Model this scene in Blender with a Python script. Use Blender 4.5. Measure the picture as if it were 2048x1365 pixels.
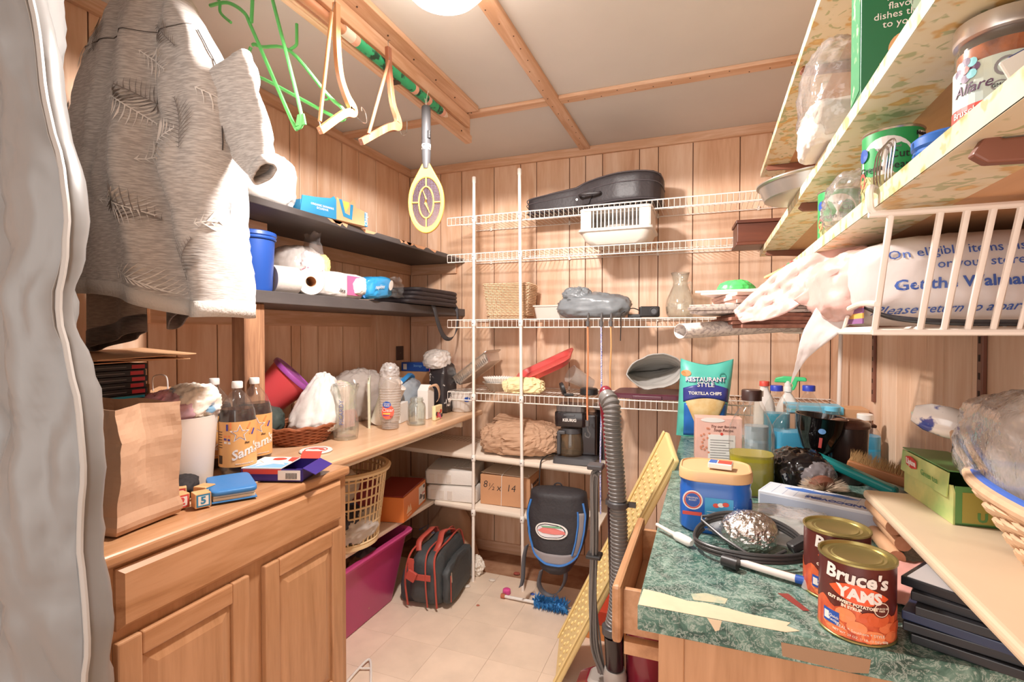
import bpy, math, random
from mathutils import Vector, Matrix, noise
from mathutils.bvhtree import BVHTree

for _o in list(bpy.data.objects):
    bpy.data.objects.remove(_o)
SC = bpy.context.scene
COL = SC.collection
PI = math.pi

# ---------------------------------------------------------------- camera, world, lights, exposure
cam_d = bpy.data.cameras.new('camera')
cam_d.sensor_width = 36.0
cam_d.lens = 36.0 * 1020.0 / 2048.0
cam_d.clip_start = 0.02
cam = bpy.data.objects.new('camera', cam_d)
cam.location = (0, 0, 1.37)
cam.rotation_euler = (math.radians(89.0), 0, math.radians(21.0))
COL.objects.link(cam)
SC.camera = cam

W = bpy.data.worlds.new('world')
SC.world = W
W.use_nodes = True
W.node_tree.nodes['Background'].inputs[0].default_value = (1.0, 0.93, 0.88, 1)
W.node_tree.nodes['Background'].inputs[1].default_value = 1.15

def area_light(name, loc, rot, size, energy, color):
    d = bpy.data.lights.new(name, 'AREA')
    d.shape = 'RECTANGLE'
    d.size, d.size_y = size
    d.energy = energy
    d.color = color
    o = bpy.data.objects.new(name, d)
    o.location = loc
    o.rotation_euler = rot
    COL.objects.link(o)
    return o
# light of the room next door, coming in through the open doorway behind the photographer
area_light('doorway_light', (-0.45, -1.25, 1.45), (math.radians(90), 0, 0), (1.7, 1.9), 13, (1.0, 0.95, 0.9))

VS = SC.view_settings
SC.display_settings.display_device = 'sRGB'
VS.view_transform = 'Standard'
VS.look = 'None'
VS.gamma = 1.0
VS.use_curve_mapping = False
VS.exposure = 0.63

# ---------------------------------------------------------------- materials
def lin(h):
    h = h.lstrip('#')
    out = []
    for i in (0, 2, 4):
        c = int(h[i:i+2], 16) / 255.0
        out.append(c / 12.92 if c <= 0.04045 else ((c + 0.055) / 1.055) ** 2.4)
    return tuple(out) + (1.0,)
def mulc(c, k):
    return (min(c[0]*k, 1), min(c[1]*k, 1), min(c[2]*k, 1), 1)
MATS = {}
def _new(name):
    m = bpy.data.materials.new(name)
    m.use_nodes = True
    nt = m.node_tree
    b = nt.nodes['Principled BSDF']
    return m, nt, b
def _coords(nt, scale=(1, 1, 1), rnd=True):
    tc = nt.nodes.new('ShaderNodeTexCoord')
    mp = nt.nodes.new('ShaderNodeMapping')
    mp.inputs['Scale'].default_value = scale
    nt.links.new(tc.outputs['Object'], mp.inputs['Vector'])
    if rnd:
        oi = nt.nodes.new('ShaderNodeObjectInfo')
        mu = nt.nodes.new('ShaderNodeMath'); mu.operation = 'MULTIPLY'; mu.inputs[1].default_value = 37.0
        nt.links.new(oi.outputs['Random'], mu.inputs[0])
        nt.links.new(mu.outputs[0], mp.inputs['Location'])
    return mp.outputs['Vector']
def _noise(nt, vec, scale, detail=4, dist=0, rough=.55):
    n = nt.nodes.new('ShaderNodeTexNoise')
    n.inputs['Scale'].default_value = scale
    n.inputs['Detail'].default_value = detail
    n.inputs['Distortion'].default_value = dist
    n.inputs['Roughness'].default_value = rough
    nt.links.new(vec, n.inputs['Vector'])
    return n.outputs['Fac']
def _ramp(nt, fac, stops):
    r = nt.nodes.new('ShaderNodeValToRGB')
    e = r.color_ramp.elements
    while len(e) < len(stops):
        e.new(0.5)
    for i, (p, c) in enumerate(stops):
        e[i].position = p
        e[i].color = c
    nt.links.new(fac, r.inputs['Fac'])
    return r.outputs['Color']
def _bump(nt, b, fac, strength, dist=.01):
    n = nt.nodes.new('ShaderNodeBump')
    n.inputs['Strength'].default_value = strength
    n.inputs['Distance'].default_value = dist
    nt.links.new(fac, n.inputs['Height'])
    nt.links.new(n.outputs['Normal'], b.inputs['Normal'])
def mat(name, col, rough=.55, metal=0, var=0, vs=8, bump=0, bs=60, col2=None, alpha=1, trans=0, emit=0, coat=0, sss=0, lo=.3, hi=.7):
    if name in MATS:
        return MATS[name]
    m, nt, b = _new(name)
    c = lin(col)
    b.inputs['Base Color'].default_value = c
    b.inputs['Roughness'].default_value = rough
    b.inputs['Metallic'].default_value = metal
    b.inputs['Alpha'].default_value = alpha
    b.inputs['Transmission Weight'].default_value = trans
    b.inputs['Coat Weight'].default_value = coat
    if emit:
        b.inputs['Emission Color'].default_value = c
        b.inputs['Emission Strength'].default_value = emit
    if sss:
        b.inputs['Subsurface Weight'].default_value = sss
        b.inputs['Subsurface Radius'].default_value = (.02, .012, .008)
    if var or col2 or bump:
        vec = _coords(nt)
    if var or col2:
        f = _noise(nt, vec, vs)
        c2 = lin(col2) if col2 else mulc(c, 1 - var)
        c1 = c if col2 else mulc(c, 1 + var * .6)
        nt.links.new(_ramp(nt, f, [(lo, c2), (hi, c1)]), b.inputs['Base Color'])
    if bump:
        _bump(nt, b, _noise(nt, vec, bs, 3), bump)
    MATS[name] = m
    return m
def wood(name, c1, c2, axis='z', scale=5, rough=.45, stretch=14, knots=0, c3=None, bump=.05, coat=0):
    """streaked grain running along the given local axis"""
    if name in MATS:
        return MATS[name]
    m, nt, b = _new(name)
    s = [stretch, stretch, stretch]
    s['xyz'.index(axis)] = 1.0
    vec = _coords(nt, s)
    f1 = _noise(nt, vec, scale * .35, 5, 1.2)
    f2 = _noise(nt, vec, scale * 2.2, 3, .3)
    mx = nt.nodes.new('ShaderNodeMath'); mx.operation = 'MULTIPLY_ADD'
    mx.inputs[1].default_value = .35
    nt.links.new(f2, mx.inputs[0]); nt.links.new(f1, mx.inputs[2])
    stops = [(.42, lin(c2)), (.86, lin(c1))]
    if c3:
        stops = [(.40, lin(c2)), (.62, lin(c3)), (.85, lin(c1))]
    nt.links.new(_ramp(nt, mx.outputs[0], stops), b.inputs['Base Color'])
    b.inputs['Roughness'].default_value = rough
    b.inputs['Coat Weight'].default_value = coat
    if bump:
        _bump(nt, b, mx.outputs[0], bump, .004)
    MATS[name] = m
    return m
def clear(name, tint='f4f2ef', body=.12, rough=.06, gloss=1.0, bump=0, bs=40):
    """thin see-through plastic or glass: clear film with a milky share and a gloss that follows the Fresnel angle"""
    if name in MATS:
        return MATS[name]
    m, nt, b = _new(name)
    nt.nodes.remove(b)
    out = nt.nodes['Material Output']
    tr = nt.nodes.new('ShaderNodeBsdfTransparent')
    tr.inputs[0].default_value = mulc(lin(tint), 1)
    df = nt.nodes.new('ShaderNodeBsdfDiffuse'); df.inputs[0].default_value = lin(tint)
    gl = nt.nodes.new('ShaderNodeBsdfGlossy'); gl.inputs['Roughness'].default_value = rough
    m1 = nt.nodes.new('ShaderNodeMixShader'); m1.inputs[0].default_value = body
    nt.links.new(tr.outputs[0], m1.inputs[1]); nt.links.new(df.outputs[0], m1.inputs[2])
    fr = nt.nodes.new('ShaderNodeLayerWeight'); fr.inputs[0].default_value = .5
    pw = nt.nodes.new('ShaderNodeMath'); pw.operation = 'POWER'; pw.inputs[1].default_value = 3.5
    nt.links.new(fr.outputs['Facing'], pw.inputs[0])
    mg = nt.nodes.new('ShaderNodeMath'); mg.operation = 'MULTIPLY_ADD'; mg.inputs[1].default_value = .42 * gloss; mg.inputs[2].default_value = .035 * gloss; mg.use_clamp = True
    nt.links.new(pw.outputs[0], mg.inputs[0])
    m2 = nt.nodes.new('ShaderNodeMixShader')
    nt.links.new(mg.outputs[0], m2.inputs[0])
    nt.links.new(m1.outputs[0], m2.inputs[1]); nt.links.new(gl.outputs[0], m2.inputs[2])
    nt.links.new(m2.outputs[0], out.inputs[0])
    if bump:
        vec = _coords(nt)
        n = nt.nodes.new('ShaderNodeBump'); n.inputs['Strength'].default_value = bump; n.inputs['Distance'].default_value = .01
        nt.links.new(_noise(nt, vec, bs, 3), n.inputs['Height'])
        nt.links.new(n.outputs['Normal'], gl.inputs['Normal']); nt.links.new(n.outputs['Normal'], fr.inputs['Normal'])
    MATS[name] = m
    return m

# ---------------------------------------------------------------- mesh helpers
def V(*a):
    return Vector(a)
def rotz(a):
    return Matrix.Rotation(a, 3, 'Z')
def rot(x=0, y=0, z=0):
    return (Matrix.Rotation(math.radians(z), 3, 'Z') @ Matrix.Rotation(math.radians(y), 3, 'Y') @ Matrix.Rotation(math.radians(x), 3, 'X'))
class MB:
    def __init__(s):
        s.v = []; s.f = []
    def add(s, vs, fs):
        n = len(s.v)
        s.v += [tuple(p) for p in vs]
        s.f += [tuple(i + n for i in f) for f in fs]
        return s
    def box(s, c, d, R=None):
        c = Vector(c); h = [x / 2 for x in d]
        vs = []
        for z in (-1, 1):
            for y in (-1, 1):
                for x in (-1, 1):
                    p = Vector((x*h[0], y*h[1], z*h[2]))
                    vs.append(c + (R @ p if R else p))
        return s.add(vs, [(0, 2, 3, 1), (4, 5, 7, 6), (0, 1, 5, 4), (2, 6, 7, 3), (0, 4, 6, 2), (1, 3, 7, 5)])
    def bb(s, x0, x1, y0, y1, z0, z1):
        return s.box(((x0+x1)/2, (y0+y1)/2, (z0+z1)/2), (abs(x1-x0), abs(y1-y0), abs(z1-z0)))
    def lathe(s, prof, c=(0, 0, 0), n=28, R=None, cap=True, sx=1, sy=1, a0=0, a1=2*PI):
        c = Vector(c); full = abs(a1 - a0 - 2*PI) < 1e-6
        m = n if full else n + 1
        vs = []
        for r, z in prof:
            for i in range(m):
                a = a0 + (a1 - a0) * i / n
                p = Vector((r * math.cos(a) * sx, r * math.sin(a) * sy, z))
                vs.append(c + (R @ p if R else p))
        fs = []
        for j in range(len(prof) - 1):
            for i in range(n):
                k = (i + 1) % m if full else i + 1
                fs.append((j*m + i, j*m + k, (j+1)*m + k, (j+1)*m + i))
        if cap and full:
            if prof[0][0] > 1e-6:
                fs.append(tuple(reversed(range(m))))
            if prof[-1][0] > 1e-6:
                fs.append(tuple((len(prof)-1)*m + i for i in range(m)))
        return s.add(vs, fs)
    def tube(s, pts, r, n=6, closed=False):
        pts = [Vector(p) for p in pts]
        L = len(pts)
        rr = r if isinstance(r, (list, tuple)) else [r] * L
        up = None; vs = []
        for i, p in enumerate(pts):
            if closed:
                t = pts[(i+1) % L] - pts[i-1]
            else:
                t = pts[min(i+1, L-1)] - pts[max(i-1, 0)]
            if t.length < 1e-9:
                t = Vector((0, 0, 1))
            t.normalize()
            if up is None:
                up = t.orthogonal().normalized()
            else:
                up = up - t * up.dot(t)
                if up.length < 1e-6:
                    up = t.orthogonal()
                up.normalize()
            b = t.cross(up)
            for k in range(n):
                a = 2 * PI * k / n
                vs.append(p + (up * math.cos(a) + b * math.sin(a)) * rr[i])
        fs = []
        for i in range(L if closed else L - 1):
            j = (i + 1) % L
            for k in range(n):
                fs.append((i*n + k, i*n + (k+1) % n, j*n + (k+1) % n, j*n + k))
        if not closed:
            fs.append(tuple(reversed(range(n))))
            fs.append(tuple((L-1)*n + k for k in range(n)))
        return s.add(vs, fs)
    def grid(s, fn, nu, nv, wrap=False):
        vs = []
        m = nu if wrap else nu + 1
        for j in range(nv + 1):
            for i in range(m):
                vs.append(fn(i / nu, j / nv))
        fs = []
        for j in range(nv):
            for i in range(nu):
                k = (i + 1) % m if wrap else i + 1
                fs.append((j*m + i, j*m + k, (j+1)*m + k, (j+1)*m + i))
        return s.add(vs, fs)
    def prism(s, poly, z0, z1, M=None):
        """polygon in the local xy plane pushed from z0 to z1, then carried by the 4x4 matrix M"""
        n = len(poly)
        vs = [Vector((x, y, z0)) for x, y in poly] + [Vector((x, y, z1)) for x, y in poly]
        if M is not None:
            vs = [M @ p for p in vs]
        fs = [tuple(reversed(range(n))), tuple(range(n, 2*n))]
        for i in range(n):
            k = (i + 1) % n
            fs.append((i, k, n + k, n + i))
        return s.add(vs, fs)
    def build(s, name, m, parent=None, smooth=False, bev=0, solid=0, sub=0, segs=2, loc=None, rz=0, auto=None):
        me = bpy.data.meshes.new(name)
        me.from_pydata(s.v, [], s.f)
        me.update()
        return link(name, me, m, parent, smooth, bev, solid, sub, segs, loc, rz, auto)
def link(name, me, m, parent=None, smooth=False, bev=0, solid=0, sub=0, segs=2, loc=None, rz=0, auto=None):
    if m is not None and not me.materials:
        me.materials.append(m)
    if smooth:
        for p in me.polygons:
            p.use_smooth = True
        if smooth != 'all':
            try:
                me.set_sharp_from_angle(angle=math.radians(auto or 40))
            except Exception:
                pass
    o = bpy.data.objects.new(name, me)
    COL.objects.link(o)
    if parent is not None:
        o.parent = parent
    if loc is not None:
        o.location = loc
    if rz:
        o.rotation_euler = (0, 0, rz)
    if solid:
        md = o.modifiers.new('thickness', 'SOLIDIFY'); md.thickness = solid; md.offset = 0
    if bev:
        md = o.modifiers.new('bevel', 'BEVEL'); md.width = bev; md.segments = segs; md.limit_method = 'ANGLE'
    if sub:
        md = o.modifiers.new('subdiv', 'SUBSURF'); md.levels = sub; md.render_levels = sub
    return o
def tag(o, label, cat, group=None):
    o['label'] = label; o['category'] = cat
    if group:
        o['group'] = group
    return o
def thing(name, label, cat, loc=(0, 0, 0), rz=0, group=None, rx=0, ry=0):
    o = bpy.data.objects.new(name, None)
    o.empty_display_size = .05
    COL.objects.link(o)
    o.location = loc
    o.rotation_euler = (math.radians(rx), math.radians(ry), math.radians(rz))
    return tag(o, label, cat, group)
def struct(o):
    o['kind'] = 'structure'
    return o
def stuff(o):
    o['kind'] = 'stuff'
    return o
def piece(name, me, parent, loc=(0, 0, 0), m=None):
    o = bpy.data.objects.new(name, me)
    COL.objects.link(o)
    o.parent = parent
    o.location = loc
    return o
def dup(root, label, loc=None, rz=None):
    r = root.copy(); COL.objects.link(r)
    if loc is not None: r.location = loc
    if rz is not None: r.rotation_euler = (r.rotation_euler[0], r.rotation_euler[1], math.radians(rz))
    r['label'] = label
    for ch in [o for o in bpy.data.objects if o.parent == root]:
        c = ch.copy(); COL.objects.link(c); c.parent = r
        for g in [o for o in bpy.data.objects if o.parent == ch]:
            d = g.copy(); COL.objects.link(d); d.parent = c
    return r
def catmull(pts, k=6, closed=False):
    P = [Vector(p) for p in pts]; n = len(P); out = []
    for i in range(n if closed else n - 1):
        if closed:
            a, b, c, d = P[i-1], P[i], P[(i+1) % n], P[(i+2) % n]
        else:
            a, b, c, d = P[max(i-1, 0)], P[i], P[i+1], P[min(i+2, n-1)]
        for j in range(k):
            t = j / k
            out.append(.5 * ((2*b) + (c-a)*t + (2*a-5*b+4*c-d)*t*t + (-a+3*b-3*c+d)*t*t*t))
    if not closed:
        out.append(P[-1])
    return out
def fbm(p, k, seed=0, oct=3):
    p = Vector(p) * k + Vector((seed * 7.31, seed * 3.17, seed * 5.77))
    a, t = 1.0, 0.0
    for _ in range(oct):
        t += a * noise.noise(p); p = p * 2.03; a *= .5
    return t
def ridge(p, k, seed=0, oct=3):
    p = Vector(p) * k + Vector((seed * 7.31, seed * 3.17, seed * 5.77))
    a, t = 1.0, 0.0
    for _ in range(oct):
        t += a * (1 - 2 * abs(noise.noise(p))); p = p * 2.1; a *= .5
    return t / 1.75
def sgnpow(x, e):
    return math.copysign(abs(x) ** e, x)
def crumple(size, seed=0, amp=.12, k=None, e=.7, nu=72, nv=46, floor=True, shape=None):
    """a crumpled sack: rounded box with creases, resting on z = 0"""
    a, b, c = [x / 2 for x in size]
    k = k or 3.0 / max(size)
    mb = MB()
    def fn(u, v):
        th = 2 * PI * u; ph = -PI/2 + PI * v
        x = sgnpow(math.cos(ph), e) * sgnpow(math.cos(th), e)
        y = sgnpow(math.cos(ph), e) * sgnpow(math.sin(th), e)
        z = sgnpow(math.sin(ph), e)
        p = Vector((a * x, b * y, c * z))
        r1 = ridge(p, k * 1.7, seed, 3); r2 = ridge(p, k * 4.1, seed + 2, 2)
        d = 1 + amp * (1.0 * r1 + .55 * (max(r2, -.2) ** 1) + .5 * fbm(p, k, seed + 3))
        p = p * d
        p.z += c
        if shape:
            p = shape(p)
        if floor and p.z < .003:
            p.z = .003 * noise.noise(p * 30) * .5 + .002
        return p
    mb.grid(fn, nu, nv, wrap=True)
    return mb
def drape(mbs, M, lift=.0008):
    """carry flat print onto an uneven surface: M places the flat letters, then each point is dropped along the print's normal onto the mesh"""
    trees = [BVHTree.FromPolygons([Vector(v) for v in mb.v], mb.f) for mb in mbs]
    n = (M.to_3x3() @ Vector((0, 0, 1))).normalized()
    def fn(p):
        q = M @ Vector((p.x, p.y, 0))
        best = None
        for t in trees:
            h = t.ray_cast(q + n * .3, -n)
            if h[0] is not None and (best is None or h[3] < best[1]):
                best = (h[0], h[3])
        q = best[0] if best else q
        return q + n * (lift + p.z)
    return fn
def text_mesh(s, size, bold=0, shear=0, ext=.0003, space=1, align='CENTER', line=1):
    cu = bpy.data.curves.new('lettering', 'FONT')
    cu.body = s
    cu.size = size
    cu.align_x = align
    cu.align_y = 'CENTER'
    cu.offset = bold
    cu.shear = shear
    cu.space_character = space
    cu.space_line = line
    cu.resolution_u = 2
    cu.extrude = ext
    o = bpy.data.objects.new('lettering', cu)
    me = bpy.data.meshes.new_from_object(o)
    bpy.data.objects.remove(o)
    bpy.data.curves.remove(cu)
    me.name = 'lettering'
    return me
def frame(origin, right, up):
    r = Vector(right).normalized(); u = Vector(up).normalized(); n = r.cross(u)
    M = Matrix((r, u, n)).transposed().to_4x4()
    M.translation = Vector(origin)
    return M
FACE = {'-y': ((1, 0, 0), (0, 0, 1)), '+x': ((0, 1, 0), (0, 0, 1)), '-x': ((0, -1, 0), (0, 0, 1)), '+y': ((-1, 0, 0), (0, 0, 1)), '+z': ((1, 0, 0), (0, 1, 0))}
def fm(face, *o):
    return frame(o, *FACE[face])
def cylmap(R, a0, z0=0, cx=0, cy=0, off=.0006):
    def fn(p):
        a = math.radians(a0) + p.x / R
        r = R + off + p.z
        return Vector((cx + r * math.cos(a), cy + r * math.sin(a), z0 + p.y))
    return fn
def txt(parent, s, size, M, m, name='lettering', **kw):
    """lettering; M is a 4x4 frame or a function that wraps the flat letters round a surface"""
    me = text_mesh(s, size, **kw)
    for v in me.vertices:
        v.co = M(v.co.copy()) if callable(M) else M @ v.co
    return link(name, me, m, parent)
def patch(parent, name, x0, x1, y0, y1, M, m, n=1, t=.0006):
    """thin printed panel laid over a surface, wrapped if M is a function"""
    mb = MB()
    n = n if not callable(M) else max(n, 10)
    for zz in (0, t):
        pass
    vs = []; fs = []
    for i in range(n + 1):
        x = x0 + (x1 - x0) * i / n
        for y in (y0, y1):
            for z in (0, t):
                vs.append(Vector((x, y, z)))
    for i in range(n):
        a = i * 4; b = a + 4
        fs += [(a+1, b+1, b+3, a+3), (a, a+2, b+2, b), (a, b, b+1, a+1), (a+2, a+3, b+3, b+2)]
    fs += [(0, 1, 3, 2), (n*4, n*4+2, n*4+3, n*4+1)]
    vs = [M(p) if callable(M) else M @ p for p in vs]
    mb.add(vs, fs)
    return mb.build(name, m, parent)
def disc(parent, name, cx, cy, rx, ry, M, m, n=24, t=.0006, r0=0):
    """thin printed oval or ring"""
    mb = MB()
    vs = []; fs = []
    for i in range(n):
        a = 2 * PI * i / n
        for k in (1.0, r0):
            for z in (0, t):
                p = Vector((cx + rx*k*math.cos(a), cy + ry*k*math.sin(a), z))
                vs.append(M(p) if callable(M) else M @ p)
    for i in range(n):
        a = i*4; b = ((i+1) % n) * 4
        fs += [(a+1, b+1, b+3, a+3), (a, a+1, b+1, b), (a, b, b+2, a+2)]
        if r0 > 0:
            fs += [(a+2, b+2, b+3, a+3)]
    mb.add(vs, fs)
    return mb.build(name, m, parent)
def poly(parent, name, pts, M, m, t=.0006):
    mb = MB()
    n = len(pts)
    vs = [Vector((x, y, 0)) for x, y in pts] + [Vector((x, y, t)) for x, y in pts]
    vs = [M(p) if callable(M) else M @ p for p in vs]
    fs = [tuple(reversed(range(n))), tuple(range(n, 2*n))] + [(i, (i+1) % n, n+(i+1) % n, n+i) for i in range(n)]
    mb.add(vs, fs)
    return mb.build(name, m, parent)
def star_pts(cx, cy, R, r, k=5, a0=PI/2):
    return [(cx + (R if i % 2 == 0 else r)*math.cos(a0 + PI*i/k), cy + (R if i % 2 == 0 else r)*math.sin(a0 + PI*i/k)) for i in range(2*k)]

# ================================================================ the room
XL, XR, YB, ZC, YF = -1.85, 0.57, 2.93, 2.44, -1.3
rnd = random.Random(4)
M_panelgroove = mat('panel_groove', '5a3320', .7)
M_panel = wood('panelling', 'e9c9af', 'cb9c7b', 'z', 3.2, .42, 9, c3='dcb494', bump=.04)
M_pine = wood('pine_lumber', 'e2bfa4', 'c59b7d', 'y', 4, .6, 12, c3='d0a483')
M_pinex = wood('pine_lumber_crosswise', 'e2bfa4', 'c59b7d', 'x', 4, .6, 12, c3='d0a483')
M_ceil = mat('ceiling_board', 'd6d3d0', .8, var=.04, vs=3)
M_floor = mat('vinyl_tile', 'e8d2bc', .42, var=.10, vs=7, bump=.05, bs=30)
M_sub = mat('bare_subfloor', '8a5a3e', .85, var=.45, vs=9, col2='b98f70')
M_darkhole = mat('nail_head', '4a3428', .5)

fl = MB().bb(XL - .005, XR + .005, YF, YB + .005, -.08, -.004).build('floor', M_sub)
struct(fl)
tile_me = MB().bb(-.1171, .1171, -.1171, .1171, -.004, 0).build('tile', M_floor)
tm = tile_me.data
bpy.data.objects.remove(tile_me)
nx = 0
x = -1.086 - .235 * 3
row = 0
y0 = 2.405 - .1175
for j in range(13):
    yy = 2.405 + .1175 - .235 * j
    for i in range(11):
        xx = -1.086 - .235 * 3 + .1175 + .235 * i
        if yy > 2.6 - .06 * noise.noise(Vector((xx * 3, 1, 0))) or xx > XR or xx < XL:
            continue
        piece('tile', tm, fl, (xx, yy, 0))

def wall(name, face, grooves, a_lo, a_hi, z0=0, z1=ZC):
    """panelled wall: a dark backing board with planks standing 5 mm proud, a groove between neighbours"""
    mb = MB()
    if face == 'back':
        mb.bb(a_lo - .1, a_hi + .1, YB + .006, YB + .08, z0 - .08, z1 + .05)
    elif face == 'left':
        mb.bb(XL - .08, XL - .006, a_lo, a_hi + .08, z0 - .08, z1 + .05)
    else:
        mb.bb(XR + .006, XR + .08, a_lo, a_hi + .08, z0 - .08, z1 + .05)
    w = struct(mb.build(name, M_panelgroove))
    g = [a_lo] + sorted(grooves) + [a_hi]
    for p, q in zip(g, g[1:]):
        mid = (p + q) / 2; h = (q - p) / 2 - .002
        m2 = MB()
        if face == 'back':
            m2.bb(-h, h, 0, .006, z0, z1); loc = (mid, YB, 0)
        elif face == 'left':
            m2.bb(-.006, 0, -h, h, z0, z1); loc = (XL, mid, 0)
        else:
            m2.bb(0, .006, -h, h, z0, z1); loc = (XR, mid, 0)
        m2.build('panel', M_panel, w, bev=.0015, segs=1).location = loc
    return w
wall('wall_back', 'back', [-1.72, -1.62, -1.469, -1.244, -1.069, -.967, -.763, -.668, -.569, -.362, -.26, -.08, .152, .304, .436], XL, XR)
gl = [1.222, 1.329, 1.498, 1.66, 1.89, 1.95, 2.069, 2.257, 2.401, 2.56, 2.797, 1.05, .93, .76, .6, .5, .3, .15, 0, -.2, -.4, -.6, -.9]
wall('wall_left', 'left', gl, YF, YB)
gr = [2.72, 2.55, 2.38, 2.13, 1.98, 1.86, 1.74, 1.63, 1.48, 1.27, 1.12, .97, .85, .68, .5, .35, .2, 0, -.2, -.45, -.7, -1]
wall('wall_right', 'right', gr, YF, YB)

# ceiling boards with battens over the joints
ce = struct(MB().bb(XL - .005, XR + .005, YF, YB + .005, ZC + .012, ZC + .06).build('ceiling', M_panelgroove))
for (x0, x1) in ((XL, -.667), (-.667, XR)):
    for (y0, y1) in ((YF, .95), (.95, 2.27), (2.27, YB)):
        MB().bb(x0 + .002, x1 - .002, y0 + .002, y1 - .002, ZC, ZC + .012).build('panel', M_ceil, ce)
def lumber(name, parent, x0, x1, y0, y1, z0, z1, m=None, bev=.002):
    return MB().bb(x0, x1, y0, y1, z0, z1).build(name, m or M_pine, parent, bev=bev, segs=1)
lumber('batten', ce, -.697, -.637, YF, YB, ZC - .018, ZC)
lumber('batten', ce, -.637, XR, 2.24, 2.30, ZC - .016, ZC, M_pinex)
lumber('batten', ce, XL, -.697, 2.24, 2.30, ZC - .016, ZC, M_pinex)
# nails along the ceiling battens
nail = MB()
for i in range(22):
    yy = 1.2 + i * .085
    nail.lathe([(0, -.001), (.0025, -.001), (.0025, .001)], (-.667 + rnd.uniform(-.02, .02), yy, ZC - .0185), 6)
for i in range(16):
    nail.lathe([(0, -.001), (.0025, -.001), (.0025, .001)], (-.6 + i * .075, 2.27 + rnd.uniform(-.02, .02), ZC - .0165), 6)
stuff(nail.build('nail_heads', M_darkhole, ce))

# crown trims and baseboards
t = struct(lumber('trim_1', None, XL, XL + .02, YF, YB, ZC - .05, ZC))
t = struct(lumber('trim_2', None, XL + .02, XR, YB - .02, YB, ZC - .05, ZC, M_pinex))
t = struct(lumber('baseboard_back', None, XL + .02, XR, YB - .015, YB, -.004, .06, M_pinex))
t = struct(lumber('baseboard_left', None, XL, XL + .015, YF, YB, -.004, .06))

# boxed beam that carries the closet rod
bm = struct(lumber('trim_3', None, -1.125, -1.10, YF, 2.29, 2.30, ZC))
lumber('ledger_board', bm, -1.10, -1.02, YF, 2.215, ZC - .022, ZC)
lumber('rail', bm, -1.1, -1.088, YF, 2.285, 2.30, 2.335)
lumber('top_board', bm, -1.1, -1.082, YF, 2.25, 2.36, ZC - .022)
nail = MB()
for i in range(7):
    yy = 1.15 + i * .17
    nail.lathe([(0, -.002), (.004, -.002), (.004, .001)], (-1.087, yy, 2.318), 8, rot(y=90))
    nail.lathe([(0, -.002), (.003, -.002), (.003, .001)], (-1.06, yy + .05, ZC - .023), 8)
stuff(nail.build('nail_heads', M_darkhole, bm))

# ceiling lamp
lamp = thing('ceiling_lamp', 'glowing white glass dome lamp on the ceiling', 'lamp', (-.70, 1.29, ZC))
M_glow = mat('glowing_glass', 'fff3e4', .3, emit=9)
M_white = mat('white_plastic', 'ece6df', .4)
M_wmetal = mat('white_enamel', 'ece2d8', .35)
MB().lathe([(0, -.0), (.09, 0), (.09, -.02), (.085, -.025), (0, -.025)], n=32).build('ceiling_plate', M_wmetal, lamp, smooth=True)
MB().lathe([(.08, -.024), (.115, -.04), (.128, -.065), (.122, -.09), (.095, -.118), (.05, -.133), (0, -.137)], n=36, cap=False).build('glass_dome', M_glow, lamp, smooth='all')
ld = bpy.data.lights.new('lamp_light', 'SPOT')
ld.spot_size = math.radians(178); ld.spot_blend = .04
ld.energy = 86; ld.color = (1.0, .93, .885); ld.shadow_soft_size = .06
lo = bpy.data.objects.new('lamp_light', ld)
lo.location = (-.70, 1.29, ZC - .21)
COL.objects.link(lo)

# ---------------------------------------------------------------- left shelves
M_black = wood('charcoal_paint', '55504f', '403c3d', 'y', 3, .5, 6)
M_rough = wood('rough_timber', 'b98c68', '6b4a38', 'z', 4, .75, 12, c3='94694c', bump=.3)
M_chip = mat('bare_chip', 'd9a680', .7)
def edge_wear(parent, xe, z0, z1, y0, y1, n, seed):
    r = random.Random(seed)
    for i in range(n):
        ya = r.uniform(y0, y1 - .1); w = r.uniform(.04, .14)
        pts = [(ya, z1 - .001), (ya + w, z1 - .001), (ya + w * .8, z1 - (z1 - z0) * r.uniform(.3, .8)), (ya + w * .3, z1 - (z1 - z0) * r.uniform(.2, .7))]
        poly(parent, 'chipped_paint', [(p[0], p[1]) for p in pts], frame((xe, 0, 0), (0, 1, 0), (0, 0, 1)), M_chip, .0004)
su = thing('wall_shelf', 'upper charcoal painted board shelf with chipped front edge on the left wall', 'shelf', (0, 0, 0))
lumber('board', su, XL, -1.445, 1.22, YB - .001, 1.81, 1.835, M_black)
lumber('cleat', su, XL, XL + .02, 1.22, YB - .02, 1.745, 1.81, M_pine)
lumber('cleat', su, XL + .02, -1.5, YB - .02, YB, 1.745, 1.81, M_pinex)
edge_wear(su, -1.445, 1.81, 1.835, 1.35, 2.8, 9, 3)
sm = thing('wall_shelf', 'lower charcoal painted board shelf with blue bucket and toilet paper on the left wall', 'shelf', (0, 0, 0))
lumber('board', sm, XL, -1.445, 1.22, YB - .001, 1.472, 1.516, M_black)
lumber('cleat', sm, XL, XL + .02, 1.22, YB - .45, 1.40, 1.472, M_pine)
lumber('cleat', sm, XL + .02, -1.5, YB - .02, YB, 1.41, 1.472, M_pinex)
po = thing('shelf_post', 'rough weathered timber post holding up the left shelves behind soda bottles', 'post', (-1.49, 1.335, .91))
MB().bb(-.045, .02, -.04, .045, 0, .562).build('lower_post', M_rough, po, bev=.004, segs=1)
MB().bb(-.27, -.17, .10, .24, .606, .899).build('upper_post', M_pine, po, bev=.003, segs=1)

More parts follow.
